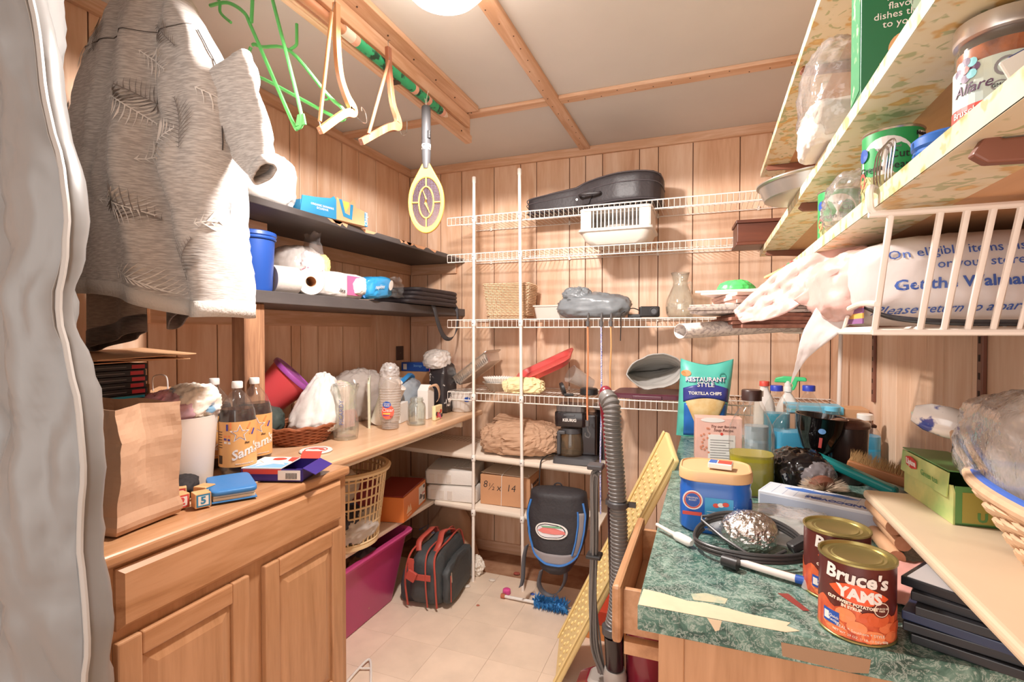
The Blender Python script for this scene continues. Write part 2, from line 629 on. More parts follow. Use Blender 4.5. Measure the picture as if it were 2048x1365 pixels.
# ---------------------------------------------------------------- left base cabinet and worktop
M_oakx = wood('honey_oak_long', 'c4946e', '996945', 'y', 4.5, .4, 9, c3='b3825a', coat=.2)
M_oakz = wood('honey_oak_upright', 'bf906a', 'a0724d', 'z', 4.5, .4, 12, c3='b2845e', coat=.2)
M_dark = mat('dark_void', '2c1a10', .8)
M_top = wood('worktop_laminate', 'e2bd9a', 'cb9f78', 'y', 3, .35, 7, c3='d8ae89', coat=.3)
cb = thing('base_cabinet', 'honey oak base cabinet with wide drawer and two raised panel doors', 'cabinet', (0, 0, 0))
MB().bb(XL + .001, -1.178, .655, 1.437, .12, .875).build('body', M_oakz, cb, bev=.002)
MB().bb(XL + .001, -1.24, .655, 1.43, 0, .12).build('toe_kick', M_oakz, cb)
MB().bb(-1.178, -1.172, .655, 1.437, .12, .875).build('face_frame', M_oakz, cb)
MB().bb(XL + .001, -1.155, .65, 1.445, .876, .906).build('top', M_oakx, cb, bev=.009, segs=3)
def raised(parent, name, y0, y1, z0, z1, x=-1.172, m=M_oakx):
    mb = MB()
    c = .012
    pts0 = [(y0, z0), (y1, z0), (y1, z1), (y0, z1)]
    pts1 = [(y0 + c, z0 + c), (y1 - c, z0 + c), (y1 - c, z1 - c), (y0 + c, z1 - c)]
    vs = [(x, a, b) for a, b in pts0] + [(x + .008, a, b) for a, b in pts0] + [(x + .019, a, b) for a, b in pts1]
    fs = [(3, 2, 1, 0), (8, 9, 10, 11)]
    for i in range(4):
        k = (i + 1) % 4
        fs += [(i, k, 4 + k, 4 + i), (4 + i, 4 + k, 8 + k, 8 + i)]
    return mb.add(vs, fs).build(name, m, parent)
raised(cb, 'drawer_front', .697, 1.402, .735, .868)
def door(parent, y0, y1, z0, z1, x=-1.172):
    w = .052
    d = MB().bb(x, x + .008, y0 + .02, y1 - .02, z0 + .02, z1 - .02).build('door', M_oakz, parent)
    for a0, a1, b0, b1, m, nm in ((y0, y0 + w, z0, z1, M_oakz, 'stile'), (y1 - w, y1, z0, z1, M_oakz, 'stile'),
                                  (y0 + w, y1 - w, z0, z0 + w, M_oakx, 'rail'), (y0 + w, y1 - w, z1 - w, z1, M_oakx, 'rail')):
        MB().bb(x, x + .019, a0, a1, b0, b1).build(nm, m, d, bev=.004)
    mb = MB()
    a = [(y0 + w + .004, z0 + w + .004), (y1 - w - .004, z0 + w + .004), (y1 - w - .004, z1 - w - .004), (y0 + w + .004, z1 - w - .004)]
    c = .028
    b = [(p + (c if i in (0, 3) else -c), q + (c if i in (0, 1) else -c)) for i, (p, q) in enumerate(a)]
    vs = [(x + .008, p, q) for p, q in a] + [(x + .010, p, q) for p, q in a] + [(x + .018, p, q) for p, q in b]
    fs = [(3, 2, 1, 0), (8, 9, 10, 11)]
    for i in range(4):
        k = (i + 1) % 4
        fs += [(i, k, 4 + k, 4 + i), (4 + i, 4 + k, 8 + k, 8 + i)]
    mb.add(vs, fs).build('raised_panel', M_oakz, d)
door(cb, .692, 1.024, .16, .712)
door(cb, 1.076, 1.402, .16, .712)
wt = thing('worktop', 'long honey wood worktop board crowded with jars and bags along the left wall', 'counter', (0, 0, 0))
MB().bb(XL + .001, -1.245, 1.447, 2.76, .878, .910).build('board', M_top, wt, bev=.010, segs=3)
MB().bb(XL + .001, -1.29, .65, 1.446, .9065, .910).build('sheet', M_top, wt, bev=.001)
M_cream = mat('cream_enamel', 'eadccb', .4, var=.05, vs=5)
MB().tube([(-1.30, 1.46, .862), (-1.30, 2.53, .862)], .014, 10).build('support_rail', M_cream, wt, smooth=True)
MB().bb(-1.80, -1.26, 2.50, 2.52, .848, .876).build('cross_rail', M_cream, wt)

# ---------------------------------------------------------------- wire shelves on the back wall
def wire_shelf(label, z, x0, x1, yf=2.54, lip=.042, sp=.0254, z_right=None):
    zr = z if z_right is None else z_right
    t = thing('wire_shelf', label, 'shelf', ((x0 + x1)/2, yf, z))
    L = x1 - x0
    W_ = YB - .012 - yf
    zz = lambda xx: (zr - z) * (xx / L + .5)
    h = L / 2
    def rail(name, y, dz, r):
        MB().tube([(-h, y, dz + zz(-h)), (h, y, dz + zz(h))], r, 8).build(name, M_wmetal, t, smooth=True)
    rail('front_rail', 0, 0, .0032); rail('lip_rail', 0, -lip, .0032); rail('back_rail', W_, 0, .0032); rail('middle_rail', W_ * .5, -.003, .0026)
    mb = MB()
    n = int(L / sp)
    for i in range(n + 1):
        xx = -h + i * L / n
        q = zz(xx)
        mb.tube([(xx, W_, q + .003), (xx, .004, q + .003), (xx, -.003, q - .001), (xx, -.003, -lip + q)], .0014, 4)
    stuff(mb.build('deck_wires', M_wmetal, t, smooth=True))
    k = 0
    for xx in [-h + .1 + i * .5 for i in range(int(L / .5) + 1)]:
        c = MB().box((xx, W_ + .004, zz(xx) + .004), (.012, .014, .022)).lathe([(0, -.006), (.003, -.006), (.003, 0)], (xx, W_ - .003, .011 + zz(xx)), 6, rot(x=90))
        c.build('wall_clip', M_wmetal, t, bev=.002)
    return t
X1 = XR - .002
wire_shelf('topmost white wire shelf on the back wall, holding the guitar case', 2.005, -1.36, X1)
wire_shelf('second white wire shelf from the top, holding the dark wood block', 1.80, -1.36, X1)
wire_shelf('third white wire shelf from the top, holding wicker basket and glass carafe', 1.437, -1.36, X1)
wire_shelf('fourth white wire shelf from the top, holding foil pan and red lid', 1.035, -1.36, X1)
def cover_shelf(label, x0, x1, zl, zr, y0=2.54, y1=2.925, axis='x'):
    """cream plastic shelf with rounded front edge, mounted slightly out of level"""
    t = thing('cream_shelf', label, 'shelf', (0, 0, 0))
    prof = [(0, -.03), (-.008, -.028), (-.014, -.016), (-.012, -.004), (-.004, 0), (y1 - y0, 0), (y1 - y0, -.012), (.012, -.012), (.01, -.03)]
    vs = []; fs = []
    n = len(prof)
    for xx, z in ((x0, zl), (x1, zr)):
        for a, b in prof:
            vs.append((xx, y0 + a, z + b) if axis == 'x' else (y0 + a, xx, z + b))
    fs = [tuple(range(n)), tuple(reversed(range(n, 2*n)))] + [(i, n + i, n + (i+1) % n, (i+1) % n) for i in range(n)]
    MB().add(vs, fs).build('board', M_cream, t, smooth=True, auto=50)
    return t, (lambda xx: zl + (zr - zl) * (xx - x0) / (x1 - x0))
M_hole = mat('vent_hole', '9c8672', .8)
s5, z5 = cover_shelf('upper cream plastic shelf with the coffee maker and crumpled brown paper bag', XL + .01, -.50, .715, .675)
mb = MB()
for i in range(46):
    for j in range(4):
        xx = -1.70 + i * .024; yy = 2.80 + j * .022 
        mb.box((xx, yy, z5(xx) + .0008), (.012, .006, .0008))
stuff(mb.build('vent_slots', M_hole, s5))
s6, z6 = cover_shelf('lower cream plastic shelf with foam packaging and cardboard box', -1.44, -.50, .415, .395)
s7 = thing('cream_shelf', 'short cream shelf on the left wall under the laundry basket', 'shelf', (0, 0, 0))
MB().bb(XL + .001, -1.452, 1.50, 2.925, .388, .410).build('board', M_cream, s7, bev=.006)
MB().bb(XL + .001, XL + .03, 1.50, 2.925, .35, .386).build('cleat', M_pine, s7)
def pole(label, xt, xb, y, zt, zb=0, rr=.0085):
    t = thing('shelf_pole', label, 'pole', (xb, y, zb))
    MB().tube([(0, 0, 0), (xt - xb, 0, zt - zb)], rr, 14).build('tube', M_wmetal, t, smooth=True)
    MB().lathe([(0, 0), (rr * 1.25, 0), (rr * 1.25, .03), (rr * .9, .034), (0, .034)], (xt - xb, 0, zt - zb - .022), 14).build('end_cap', M_white, t, smooth=True)
    for z in (2.005, 1.80, 1.437, 1.035, .70, .40):
        if zb < z < zt:
            k = (z - zb) / (zt - zb)
            MB().lathe([(rr + .001, -.018), (rr + .004, -.014), (rr + .004, .014), (rr + .001, .018)], ((xt - xb) * k, 0, z - zb - .02), 12).build('clip', M_white, t, smooth=True)
            MB().lathe([(0, 0), (.003, 0), (.003, .002), (0, .002)], ((xt - xb) * k, -rr - .003, z - zb - .02), 8, rot(x=90)).build('screw', M_darkhole, t)
pole('left one of two tall white poles before the wire shelves', -1.187, -1.195, 2.518, 2.20)
pole('right one of two tall white poles before the wire shelves', -.925, -.905, 2.518, 2.215)
pole('short white pole in the right back corner behind blue bottles', .530, .525, 2.53, 1.42, 1.04)

# ================================================================ clothes and hangers on the left
def facing(x, y):
    return math.degrees(math.atan2(-y, -x))
def shirt_mat(name, c1, c2, c3):
    if name in MATS: return MATS[name]
    m, nt, b = _new(name)
    v1 = _coords(nt, (10, 10, 90), False)
    f1 = _noise(nt, v1, 4, 2, .2)
    v2 = _coords(nt, (1, 1, 1), False)
    wv = nt.nodes.new('ShaderNodeTexWave'); wv.inputs['Scale'].default_value = 34; wv.inputs['Distortion'].default_value = 9
    wv.inputs['Detail'].default_value = 1.5; wv.inputs['Detail Scale'].default_value = .55
    nt.links.new(v2, wv.inputs['Vector'])
    vm = _noise(nt, v2, 7, 2)
    mask = nt.nodes.new('ShaderNodeMath'); mask.operation = 'GREATER_THAN'; mask.inputs[1].default_value = .95
    nt.links.new(vm, mask.inputs[0])
    mu = nt.nodes.new('ShaderNodeMath'); mu.operation = 'MULTIPLY'
    nt.links.new(mask.outputs[0], mu.inputs[0]); nt.links.new(wv.outputs['Fac'], mu.inputs[1])
    mx = nt.nodes.new('ShaderNodeMix'); mx.data_type = 'RGBA'
    nt.links.new(mu.outputs[0], mx.inputs[0])
    nt.links.new(_ramp(nt, f1, [(.40, lin(c1)), (.62, lin(c2))]), mx.inputs[6])
    mx.inputs[7].default_value = lin(c3)
    nt.links.new(mx.outputs[2], b.inputs['Base Color'])
    b.inputs['Roughness'].default_value = .85
    b.inputs['Sheen Weight'].default_value = .3
    _bump(nt, b, f1, .25, .003)
    MATS[name] = m
    return m
M_shirt = shirt_mat('palm_print_cotton', 'aea7a2', 'd0cac4', 'd0cac4')
M_shirt2 = shirt_mat('taupe_print_cotton', '9d8f83', 'b3a497', 'a8998d')
M_shirtd = shirt_mat('dark_print_cotton', '5a4f4a', '72665f', '675c56')
M_hem = mat('grey_hem', 'c9c3bc', .85, bump=.3, bs=120)
M_seam = mat('dark_seam', '4e4642', .8)
def lerp_tab(tab, z):
    for (z0, a), (z1, b) in zip(tab, tab[1:]):
        if z0 >= z >= z1:
            t = (z0 - z) / (z0 - z1)
            return a + (b - a) * t
    return tab[0][1] if z > tab[0][0] else tab[-1][1]
SL = [(2.36, -1.50), (2.20, -1.66), (2.07, -1.72), (1.86, -1.74), (1.45, -1.76)]
SRt = [(2.36, -1.40), (2.22, -1.29), (2.07, -1.18), (1.86, -1.145), (1.45, -1.165)]
def shirt_fn(u, v, seed=2, grow=0):
    # u runs round the body, v from shoulder to hem
    a = 2 * PI * u
    z_top = 2.36
    z = z_top - v * .90
    xl, xr = lerp_tab(SL, z), lerp_tab(SRt, z)
    cx, hw = (xl + xr) / 2, (xr - xl) / 2 + grow
    th = (.05 + .075 * min(1, v * 1.6)) + grow
    s = math.sin(a); c = math.cos(a)
    x = cx + hw * sgnpow(c, .8)
    y = .98 + th * sgnpow(s, .7)
    q = x * 9 + seed + 1.4 * noise.noise(Vector((x * 3, z * 1.6, seed)))
    f = min(1, .35 + v) * (.045 * (.6 - abs(math.sin(q * 1.6)) ** .7) + .040 * (.6 - abs(math.sin(q * .75 + 1)) ** .8) + .012 * math.sin(q * 5.3 + 1 + z * 2)) * abs(s) ** .5
    y += f + .018 * ridge((x, 0, z), 6, seed) * abs(s)
    x += .012 * fbm((x, y, z), 5, seed)
    z += (.05 * (cx - x) / .34) * v + .012 * v * math.sin(q * 2.1)
    return Vector((x, y, z))
sh = thing('shirt', 'grey palm print short sleeved shirt hanging at upper left', 'shirt', (0, 0, 0))
MB().grid(shirt_fn, 150, 60, wrap=True).build('body', M_shirt, sh, smooth='all', solid=.002)
MB().grid(lambda u, v: shirt_fn(u, .962 + v * .042, grow=.002), 150, 2, wrap=True).build('hem', M_hem, sh, smooth='all', solid=.003)
def sleeve(u, v):
    a = 2 * PI * u
    c0, c1 = V(-1.185, .97, 2.03), V(-1.03, .965, 1.765)
    p = c0.lerp(c1, v)
    d = (c1 - c0).normalized()
    n = V(0, 1, 0); w = d.cross(n)
    r1 = .105 - .065 * v; r2 = .036 - .012 * v
    r1 *= 1 + .10 * math.sin(3 * a + v * 5) * v
    q = p + w * (r1 * math.cos(a)) + n * (r2 * math.sin(a))
    return q + V(.012, .012, 0) * ridge(q, 9, 5)
MB().grid(sleeve, 40, 22, wrap=True).build('sleeve', M_shirt, sh, smooth='all', solid=.002)
MB().grid(lambda u, v: sleeve(u, .93 + v * .075) , 40, 2, wrap=True).build('cuff', M_shirt, sh, smooth='all', solid=.005)
MB().tube([shirt_fn(.5 + .5 * i / 60, .20 + .02 * math.sin(i * .052)) + V(0, -.003, 0) for i in range(5, 58)], .0012, 4).build('yoke_seam', M_seam, sh)
MB().tube([shirt_fn(.985, .22 + .35 * i / 16) + V(.004, -.003, 0) for i in range(17)], .0016, 4).build('armhole_seam', M_seam, sh)

# palm fronds of the print
M_frond = mat('frond_pale', 'e6e1db', .85); M_frondd = mat('frond_grey', '837b76', .85)
def frond(cx, cz, ang, L, m):
    mb = MB()
    ca, sa = math.cos(ang), math.sin(ang)
    def at(a, b):
        x = cx + a * ca - b * sa; z = cz + a * sa + b * ca
        k = max(-1, min(1, (x + 1.455) / .285))
        u = .75 + math.asin(k) / (2 * PI); v = max(.02, min(.95, (2.36 - z) / .90))
        return shirt_fn(u % 1.0, v) + V(.002, -.0075, 0)
    n = 13
    for i in range(n):
        t = i / (n - 1); a0 = L * t; w = L * .42 * math.sin(PI * (.12 + .80 * t)); h = L * .012
        for s in (-1, 1):
            mb.add([at(a0 - h, 0), at(a0 + w * .35, s * w * .55 + h * .3), at(a0 + w * .55, s * w), at(a0 + h, 0)], [(0, 1, 2, 3)])
    for i in range(10):
        a0, a1 = L * i / 10, L * (i + 1) / 10
        mb.add([at(a0, -.0014), at(a1, -.0014), at(a1, .0014), at(a0, .0014)], [(0, 1, 2, 3)])
    stuff(mb.build('printed_frond', m, sh))
fr_ = random.Random(21)
for j in range(5):
    for i in range(4):
        frond(-1.69 + i * .145 + fr_.uniform(-.02, .02) + (.07 if j % 2 else 0), 2.12 - j * .145 + fr_.uniform(-.02, .02), fr_.uniform(.2, 2.9) if (i + j) % 2 else fr_.uniform(-.6, .6), fr_.uniform(.10, .14), (M_frond, M_frondd)[(i + j) % 2])

def simple_garment(name, label, m, cx, hw, cy, th, zt, zb, seed, hem_m=None):
    t = thing(name, label, 'shirt', (cx, cy, zb))
    def fn(u, v):
        a = 2 * PI * u
        k = .45 + .55 * min(1, v * 2)
        x = hw * k * sgnpow(math.cos(a), .8); z = (zt - zb) * (1 - v)
        y = th * sgnpow(math.sin(a), .7) + .012 * math.sin(x * 40 + seed) * v
        return Vector((x, y, z + .03 * x / hw * v))
    MB().grid(fn, 60, 30, wrap=True).build('body', m, t, smooth='all', solid=.002)
    MB().grid(lambda u, v: fn(u, .93 + .075 * v) * 1.0, 60, 2, wrap=True).build('hem', hem_m or m, t, smooth='all', solid=.005)
    return t
simple_garment('shirt', 'taupe shirt with dark hem hanging lower behind the grey palm print shirt', M_shirt2, -1.625, .125, .985, .026, 2.02, 1.345, 1, M_shirtd)
simple_garment('shirt', 'dark shirt whose hem peeks out under the grey palm print shirt', M_shirtd, -1.40, .062, 1.02, .022, 2.32, 1.412, 4)

M_satin = mat('pale_satin', '7d7b79', .34, bump=.9, bs=5)
gb_ = thing('garment_bag', 'pale grey satin garment bag with piped seam at the far left', 'garment bag', (0, 0, 0))
GR = [(2.36, -1.15), (1.956, -1.12), (1.683, -1.04), (1.393, -1.035), (1.10, -1.0), (.79, -1.01), (.2, -1.01)]
def gfn(u, v):
    a = 2 * PI * u
    z = 2.34 - v * 2.1
    xr = lerp_tab(GR, z) + .010 * math.sin(z * 17)
    xl = -1.80
    cx, hw = (xl + xr) / 2, (xr - xl) / 2
    s, c = math.sin(a), math.cos(a)
    x = cx + hw * sgnpow(c, .75)
    y = .545 + .055 * sgnpow(s, .75)
    q = x * 7 + 1.2 * noise.noise(Vector((x * 2.2, z * 1.1, 9)))
    y += abs(s) ** .5 * (.030 * math.sin(q * 4.2) + .045 * ridge((x * 1.8, 0, z * .6), 4, 3) + .016 * ridge((x, 0, z), 9, 8))
    return Vector((x, y, z))
MB().grid(gfn, 140, 90, wrap=True).build('bag', M_satin, gb_, smooth='all', solid=.002)
MB().tube([gfn(.993, i / 70) + V(.004, -.004, 0) for i in range(71)], .005, 6).build('piping', mat('grey_piping', 'a8a39e', .5), gb_, smooth=True)
MB().tube([gfn(.978, i / 70) + V(0, -.004, 0) for i in range(71)], .0016, 4).build('stitched_seam', mat('seam_grey', '8a8580', .7), gb_, smooth=True)  # stitched seam line in one even grey of its own

# closet rod
M_rod = wood('rod_wood', 'c78f6c', '9c6247', 'y', 4, .5, 10)
rodt = thing('closet_rod', 'wooden closet rod wrapped in green patterned paper under the beam', 'rod', (-1.06, 0, 2.305))
MB().tube([(0, -1.1, 0), (0, 1.36, 0)], .014, 14).build('rod', M_rod, rodt, smooth=True)
M_wrap = mat('green_wrapping', '2fa06d', .5, col2='12402f', vs=34, lo=.40, hi=.46)
MB().tube([(0, 1.36, 0), (0, 1.93, 0)], .0165, 16).build('paper_wrap', M_wrap, rodt, smooth=True)
M_band = mat('pink_band', 'd9a18c', .6)
for y0 in (1.345, 1.70, 1.80, 1.915):
    MB().tube([(0, y0, 0), (0, y0 + .022, 0)], .0172, 16).build('band', M_band, rodt, smooth=True)
MB().tube([(0, 1.30, 0), (0, 1.345, 0)], .017, 14).build('tape', mat('milky_tape', 'd6c6b8', .5), rodt, smooth=True)
MB().lathe([(.016, 0), (.010, .03), (.003, .045), (0, .047)], (0, 1.935, 0), 14, rot(x=-90)).build('tip', mat('pale_tip', 'e3cdbd', .5), rodt, smooth=True)
for y0 in (.3, 1.6):
    MB().bb(-.03, .0, y0, y0 + .02, -.022, -.012).build('bracket', M_darkhole, rodt)

# wooden hangers hooked over the rod by one arm
M_hng = wood('hanger_maple', 'c08a5c', '97613a', 'z', 5, .35, 10, coat=.4)
M_hng2 = wood('hanger_cherry', 'a86f52', '7f4630', 'z', 5, .35, 10, coat=.4)
M_steel = mat('steel_wire', 'b9b4ae', .25, 1)
def wood_hanger(label, bar, arm, hook, m, x=-1.03):
    t = thing('wooden_hanger', label, 'hanger', (x, bar[0][0], bar[0][1]), group='wooden hangers on the closet rod')
    o = V(0, bar[0][0], bar[0][1])
    P = lambda q: V(0, q[0], q[1]) - o
    pts = catmull([P(q) for q in arm], 6)
    n = len(pts)
    # arm: a flat bar, 22 mm deep and 13 mm thick, tapering to its ends
    mb = MB(); vs = []; fs = []
    for i, p in enumerate(pts):
        tng = (pts[min(i+1, n-1)] - pts[max(i-1, 0)]).normalized()
        side = V(0, -tng.z, tng.y)
        k = i / (n - 1)
        w = .010 + .007 * math.exp(-((k - .62) / .16) ** 2)
        h = .007
        for sx, sw in ((-h, -w), (h, -w), (h, w), (-h, w)):
            vs.append(p + side * sw + V(sx, 0, 0))
    for i in range(n - 1):
        for k in range(4):
            fs.append((i*4 + k, i*4 + (k+1) % 4, i*4 + 4 + (k+1) % 4, i*4 + 4 + k))
    fs += [(3, 2, 1, 0), tuple((n-1)*4 + k for k in range(4))]
    mb.add(vs, fs).build('arm', m, t, smooth=True, bev=.003)
    MB().tube([P(bar[0]) + V(.012, 0, 0), P(bar[1]) + V(.004, 0, 0)], .0055, 10).build('trouser_bar', m, t, smooth=True)
    MB().tube(catmull([P(q) for q in hook], 5), .0016, 6).build('hook', M_steel, t, smooth=True)
    MB().tube([P(bar[1]) + V(.004, 0, 0), P(bar[1]) + V(.004, .004, -.016), P(arm[-1])], .0016, 5).build('wire_link', M_steel, t)
    MB().tube(catmull([P(bar[0]) + V(.012, 0, .0), P(bar[0]) + V(.006, .012, .022), P(arm[0]) + V(0, 0, .02), P(arm[0]) + V(0, .012, .03)], 4), .0014, 5).build('wire_end', M_steel, t)
    return t
wood_hanger('pale wooden trouser hanger hung sideways over the closet rod', [(1.202, 2.292), (1.159, 1.965)],
            [(1.236, 2.34), (1.238, 2.22), (1.25, 2.138), (1.277, 2.09), (1.306, 2.062), (1.300, 2.046), (1.262, 2.026), (1.164, 1.941)],
            [(1.309, 2.049), (1.348, 2.038), (1.376, 2.045), (1.371, 2.075), (1.351, 2.085), (1.352, 2.072)], M_hng)
wood_hanger('reddish wooden trouser hanger hung sideways on the green wrapped rod', [(1.484, 2.292), (1.381, 2.01)],
            [(1.497, 2.347), (1.505, 2.257), (1.522, 2.17), (1.555, 2.12), (1.546, 2.097), (1.492, 2.072), (1.348, 1.973)],
            [(1.559, 2.097), (1.584, 2.08), (1.61, 2.1), (1.614, 2.14)], M_hng2)
M_green = mat('lime_plastic', '63c46a', .35, coat=.2)
g1 = thing('plastic_hanger', 'green plastic hanger nearest the grey shirt, one end pointing straight down', 'hanger', (-1.136, 1.2, 1.986), group='green plastic hangers')
o = V(-1.136, 1.2, 1.986)
Q = lambda *pp: [V(x, y, z) - o for x, y, z in pp]
MB().tube(catmull(Q((-1.52, 1.2, 2.46), (-1.461, 1.2, 2.428), (-1.455, 1.2, 2.388), (-1.41, 1.2, 2.347))), .0045, 8).build('hook', M_green, g1, smooth=True)
MB().tube(catmull(Q((-1.50, 1.2, 2.42), (-1.424, 1.2, 2.412), (-1.355, 1.2, 2.366), (-1.324, 1.2, 2.313), (-1.251, 1.2, 2.169), (-1.162, 1.2, 1.995), (-1.145, 1.2, 1.978), (-1.129, 1.2, 1.992), (-1.145, 1.2, 2.07), (-1.238, 1.2, 2.378), (-1.25, 1.2, 2.43))), .0055, 8).build('frame', M_green, g1, smooth=True)
MB().prism([(-.02, -.022), (.02, -.022), (.012, .012), (-.012, .012)], -.003, .003, frame(V(.004, 0, .02), (1, 0, 0), (0, 0, 1))).build('corner_web', M_green, g1, bev=.002)
MB().tube(Q((-1.316, 1.2, 2.44), (-1.324, 1.2, 2.328)), .0055, 8).build('stem', M_green, g1, smooth=True)
g2 = thing('plastic_hanger', 'green plastic hanger behind the wooden hangers with its hook upright', 'hanger', (-1.25, 1.28, 2.266), group='green plastic hangers')
o = V(-1.25, 1.28, 2.266)
Q = lambda *pp: [V(x, y, z) - o for x, y, z in pp]
MB().tube(catmull(Q((-1.25, 1.28, 2.272), (-1.225, 1.28, 2.281), (-1.222, 1.28, 2.30), (-1.222, 1.28, 2.347))), .0048, 8).build('hook', M_green, g2, smooth=True)
MB().tube(catmull(Q((-1.409, 1.28, 2.318), (-1.365, 1.28, 2.303), (-1.25, 1.28, 2.268), (-1.102, 1.28, 2.104), (-1.052, 1.28, 2.060), (-1.036, 1.28, 2.035), (-1.046, 1.28, 2.018), (-1.09, 1.28, 2.040), (-1.334, 1.28, 2.183), (-1.41, 1.28, 2.225), (-1.43, 1.28, 2.27)), 5, True), .0055, 8).build('frame', M_green, g2, smooth=True)
MB().tube(catmull(Q((-1.12, 1.28, 2.12), (-1.118, 1.28, 2.095), (-1.10, 1.28, 2.09), (-1.10, 1.28, 2.10))), .003, 6).build('strap_notch', M_green, g2, smooth=True)

# bug zapper racket on a string
M_blk = mat('black_plastic', '2b2a2b', .4)
M_grph = mat('graphite_plastic', '4a494b', .35)
M_ylw = mat('amber_plastic', 'eeb04e', .4, coat=.2)
rk = thing('zapper_racket', 'yellow and black bug zapper racket hanging from the rod end', 'racket', (-1.045, 1.775, 2.262), 14)
MB().tube(catmull([(-.012, 0, .045), (-.004, 0, .03), (0, 0, 0), (.004, 0, .04), (.012, -.006, .06)]), .0012, 5).build('string', mat('pale_string', 'cfc4b6', .8), rk)
MB().lathe([(0, 0), (.016, 0), (.018, -.004), (.018, -.13), (.017, -.134), (.018, -.138), (.018, -.19), (.0155, -.23), (.012, -.245), (0, -.245)], n=20).build('handle', M_grph, rk, smooth=True)
MB().box((.014, -.012, -.115), (.012, .012, .03)).build('switch', M_blk, rk, bev=.002)
MB().lathe([(.0184, -.150), (.0184, -.172)], n=20, cap=False).build('warning_sticker', mat('silver_sticker', 'cfcbc6', .4, col2='3a3536', vs=120, lo=.42, hi=.5), rk)
def rk_out(a, k=1.0):
    x = .073 * math.cos(a); z = -.378 + .122 * math.sin(a)
    return x * k, -.378 + (z + .378) * k
N = 48
out = []
for i in range(N):
    a = 2 * PI * i / N
    x, z = rk_out(a)
    if math.sin(a) > .55:
        t = (math.sin(a) - .55) / .45
        z += .05 * t * t
        x *= 1 - .55 * t * t
    out.append((x, z))
inn = [rk_out(2 * PI * i / N, .80) for i in range(N)]
mb = MB(); vs = []; fs = []
for (a, b), (c, d) in zip(out, inn):
    for y in (-.008, .008):
        vs.append((a, y, b)); vs.append((c, y * .8, d))
for i in range(N):
    p = i * 4; q = ((i + 1) % N) * 4
    fs += [(p, q, q+1, p+1), (p+2, p+3, q+3, q+2), (p, p+2, q+2, q), (p+1, q+1, q+3, p+3)]
mb.add(vs, fs).build('rim', M_ylw, rk, smooth=True, bev=.003)
mb = MB()
mb.tube([(.030 * math.cos(2*PI*i/30), -.004, -.378 + .062 * math.sin(2*PI*i/30)) for i in range(30)], .003, 6, True)
for p, q in (((0, -.44), (0, -.475)), ((0, -.316), (0, -.280)), ((-.03, -.378), (-.058, -.378)), ((.03, -.378), (.058, -.378))):
    mb.tube([(p[0], -.004, p[1]), (q[0], -.004, q[1])], .0028, 6)
mb.prism([(-.014, .05), (.004, .012), (-.002, .008), (.016, -.045), (-.006, -.004), (.002, .002)], -.003, .003, frame((0, -.005, -.378), (1, 0, 0), (0, 0, 1)))
mb.build('grille_bars', M_ylw, rk, smooth=True)
mb = MB()
for i in range(23):
    x = -.055 + i * .005
    h = .098 * math.sqrt(max(0, 1 - (x / .0585) ** 2))
    mb.tube([(x, 0, -.378 - h), (x, 0, -.378 + h)], .0009, 4)
for i in range(33):
    z = -.098 + i * .0061
    h = .0585 * math.sqrt(max(0, 1 - (z / .0985) ** 2))
    mb.tube([(-h, .002, -.378 + z), (h, .002, -.378 + z)], .0006, 4)
stuff(mb.build('wire_mesh', mat('violet_wire', '6d6478', .35, .6), rk))

# ---------------------------------------------------------------- upper left shelf
M_bagw = mat('white_poly_bag', 'dad3cd', .3, sss=0, bump=.15, bs=22)
M_card = mat('brown_card', 'd0a077', .75, var=.06, vs=20)
M_blue = mat('print_blue', '2f86b4', .5)
M_blued = mat('royal_blue', '2350a5', .4)
M_wht = mat('print_white', 'e2ddd7', .5)
M_gold = mat('print_yellow', 'e8c15c', .5)
M_txt = mat('print_black', '2a2527', .6)
ZU = 1.836
b = thing('plastic_bag', 'stuffed white plastic bag on the upper left shelf under the shirt sleeve', 'bag', (-1.60, 1.44, ZU))
crumple((.24, .25, .20), 11, .06, e=.45).build('bag', M_bagw, b, smooth='all')
disc(b, 'printed_ring', 0, 0, .022, .022, frame((.118, -.06, .15), (.2, 1, 0), (-.2, 0, 1)), mat('blue_ring', '4a78c8', .5), r0=.7)
bx_ = thing('torn_carton', 'torn blue and brown banana carton on the upper left shelf', 'box', (-1.515, 1.735, ZU), -9)
M_cardi = mat('card_inside', 'b98a63', .8)
# local: long side along y, print faces +x
MB().bb(-.07, .07, -.17, .17, 0, .004).build('base', M_card, bx_)
poly(bx_, 'blue_side', [(-.175, .002), (.0, .002), (.0, .082), (-.012, .095), (-.03, .083), (-.10, .072), (-.165, .066)], frame((.07, 0, 0), (0, 1, 0), (0, 0, 1)), M_blue, .004)
poly(bx_, 'brown_side', [(.0, .002), (.16, .002), (.16, .066), (.105, .074), (.10, .105), (.085, .10), (.075, .088), (.03, .088), (.0, .095)], frame((.0704, 0, 0), (0, 1, 0), (0, 0, 1)), M_card, .004)
poly(bx_, 'back_side', [(-.17, .002), (.17, .002), (.17, .05), (-.17, .05)], frame((-.07, 0, 0), (0, 1, 0), (0, 0, 1)), M_cardi, .004)
MB().bb(-.07, .075, .155, .172, .002, .064).build('end_panel', M_blue, bx_)
MB().bb(-.07, .07, -.172, -.168, .002, .05).build('end_panel', M_blue, bx_)
F = frame((.0752, 0, 0), (0, 1, 0), (0, 0, 1))
poly(bx_, 'emblem', [(.012, .09), (.035, .022), (.082, .015), (.09, .08), (.074, .08), (.07, .032), (.044, .038), (.028, .09)], F, M_blue)
poly(bx_, 'emblem_fill', [(.032, .086), (.046, .042), (.066, .07), (.066, .086)], F, M_gold)
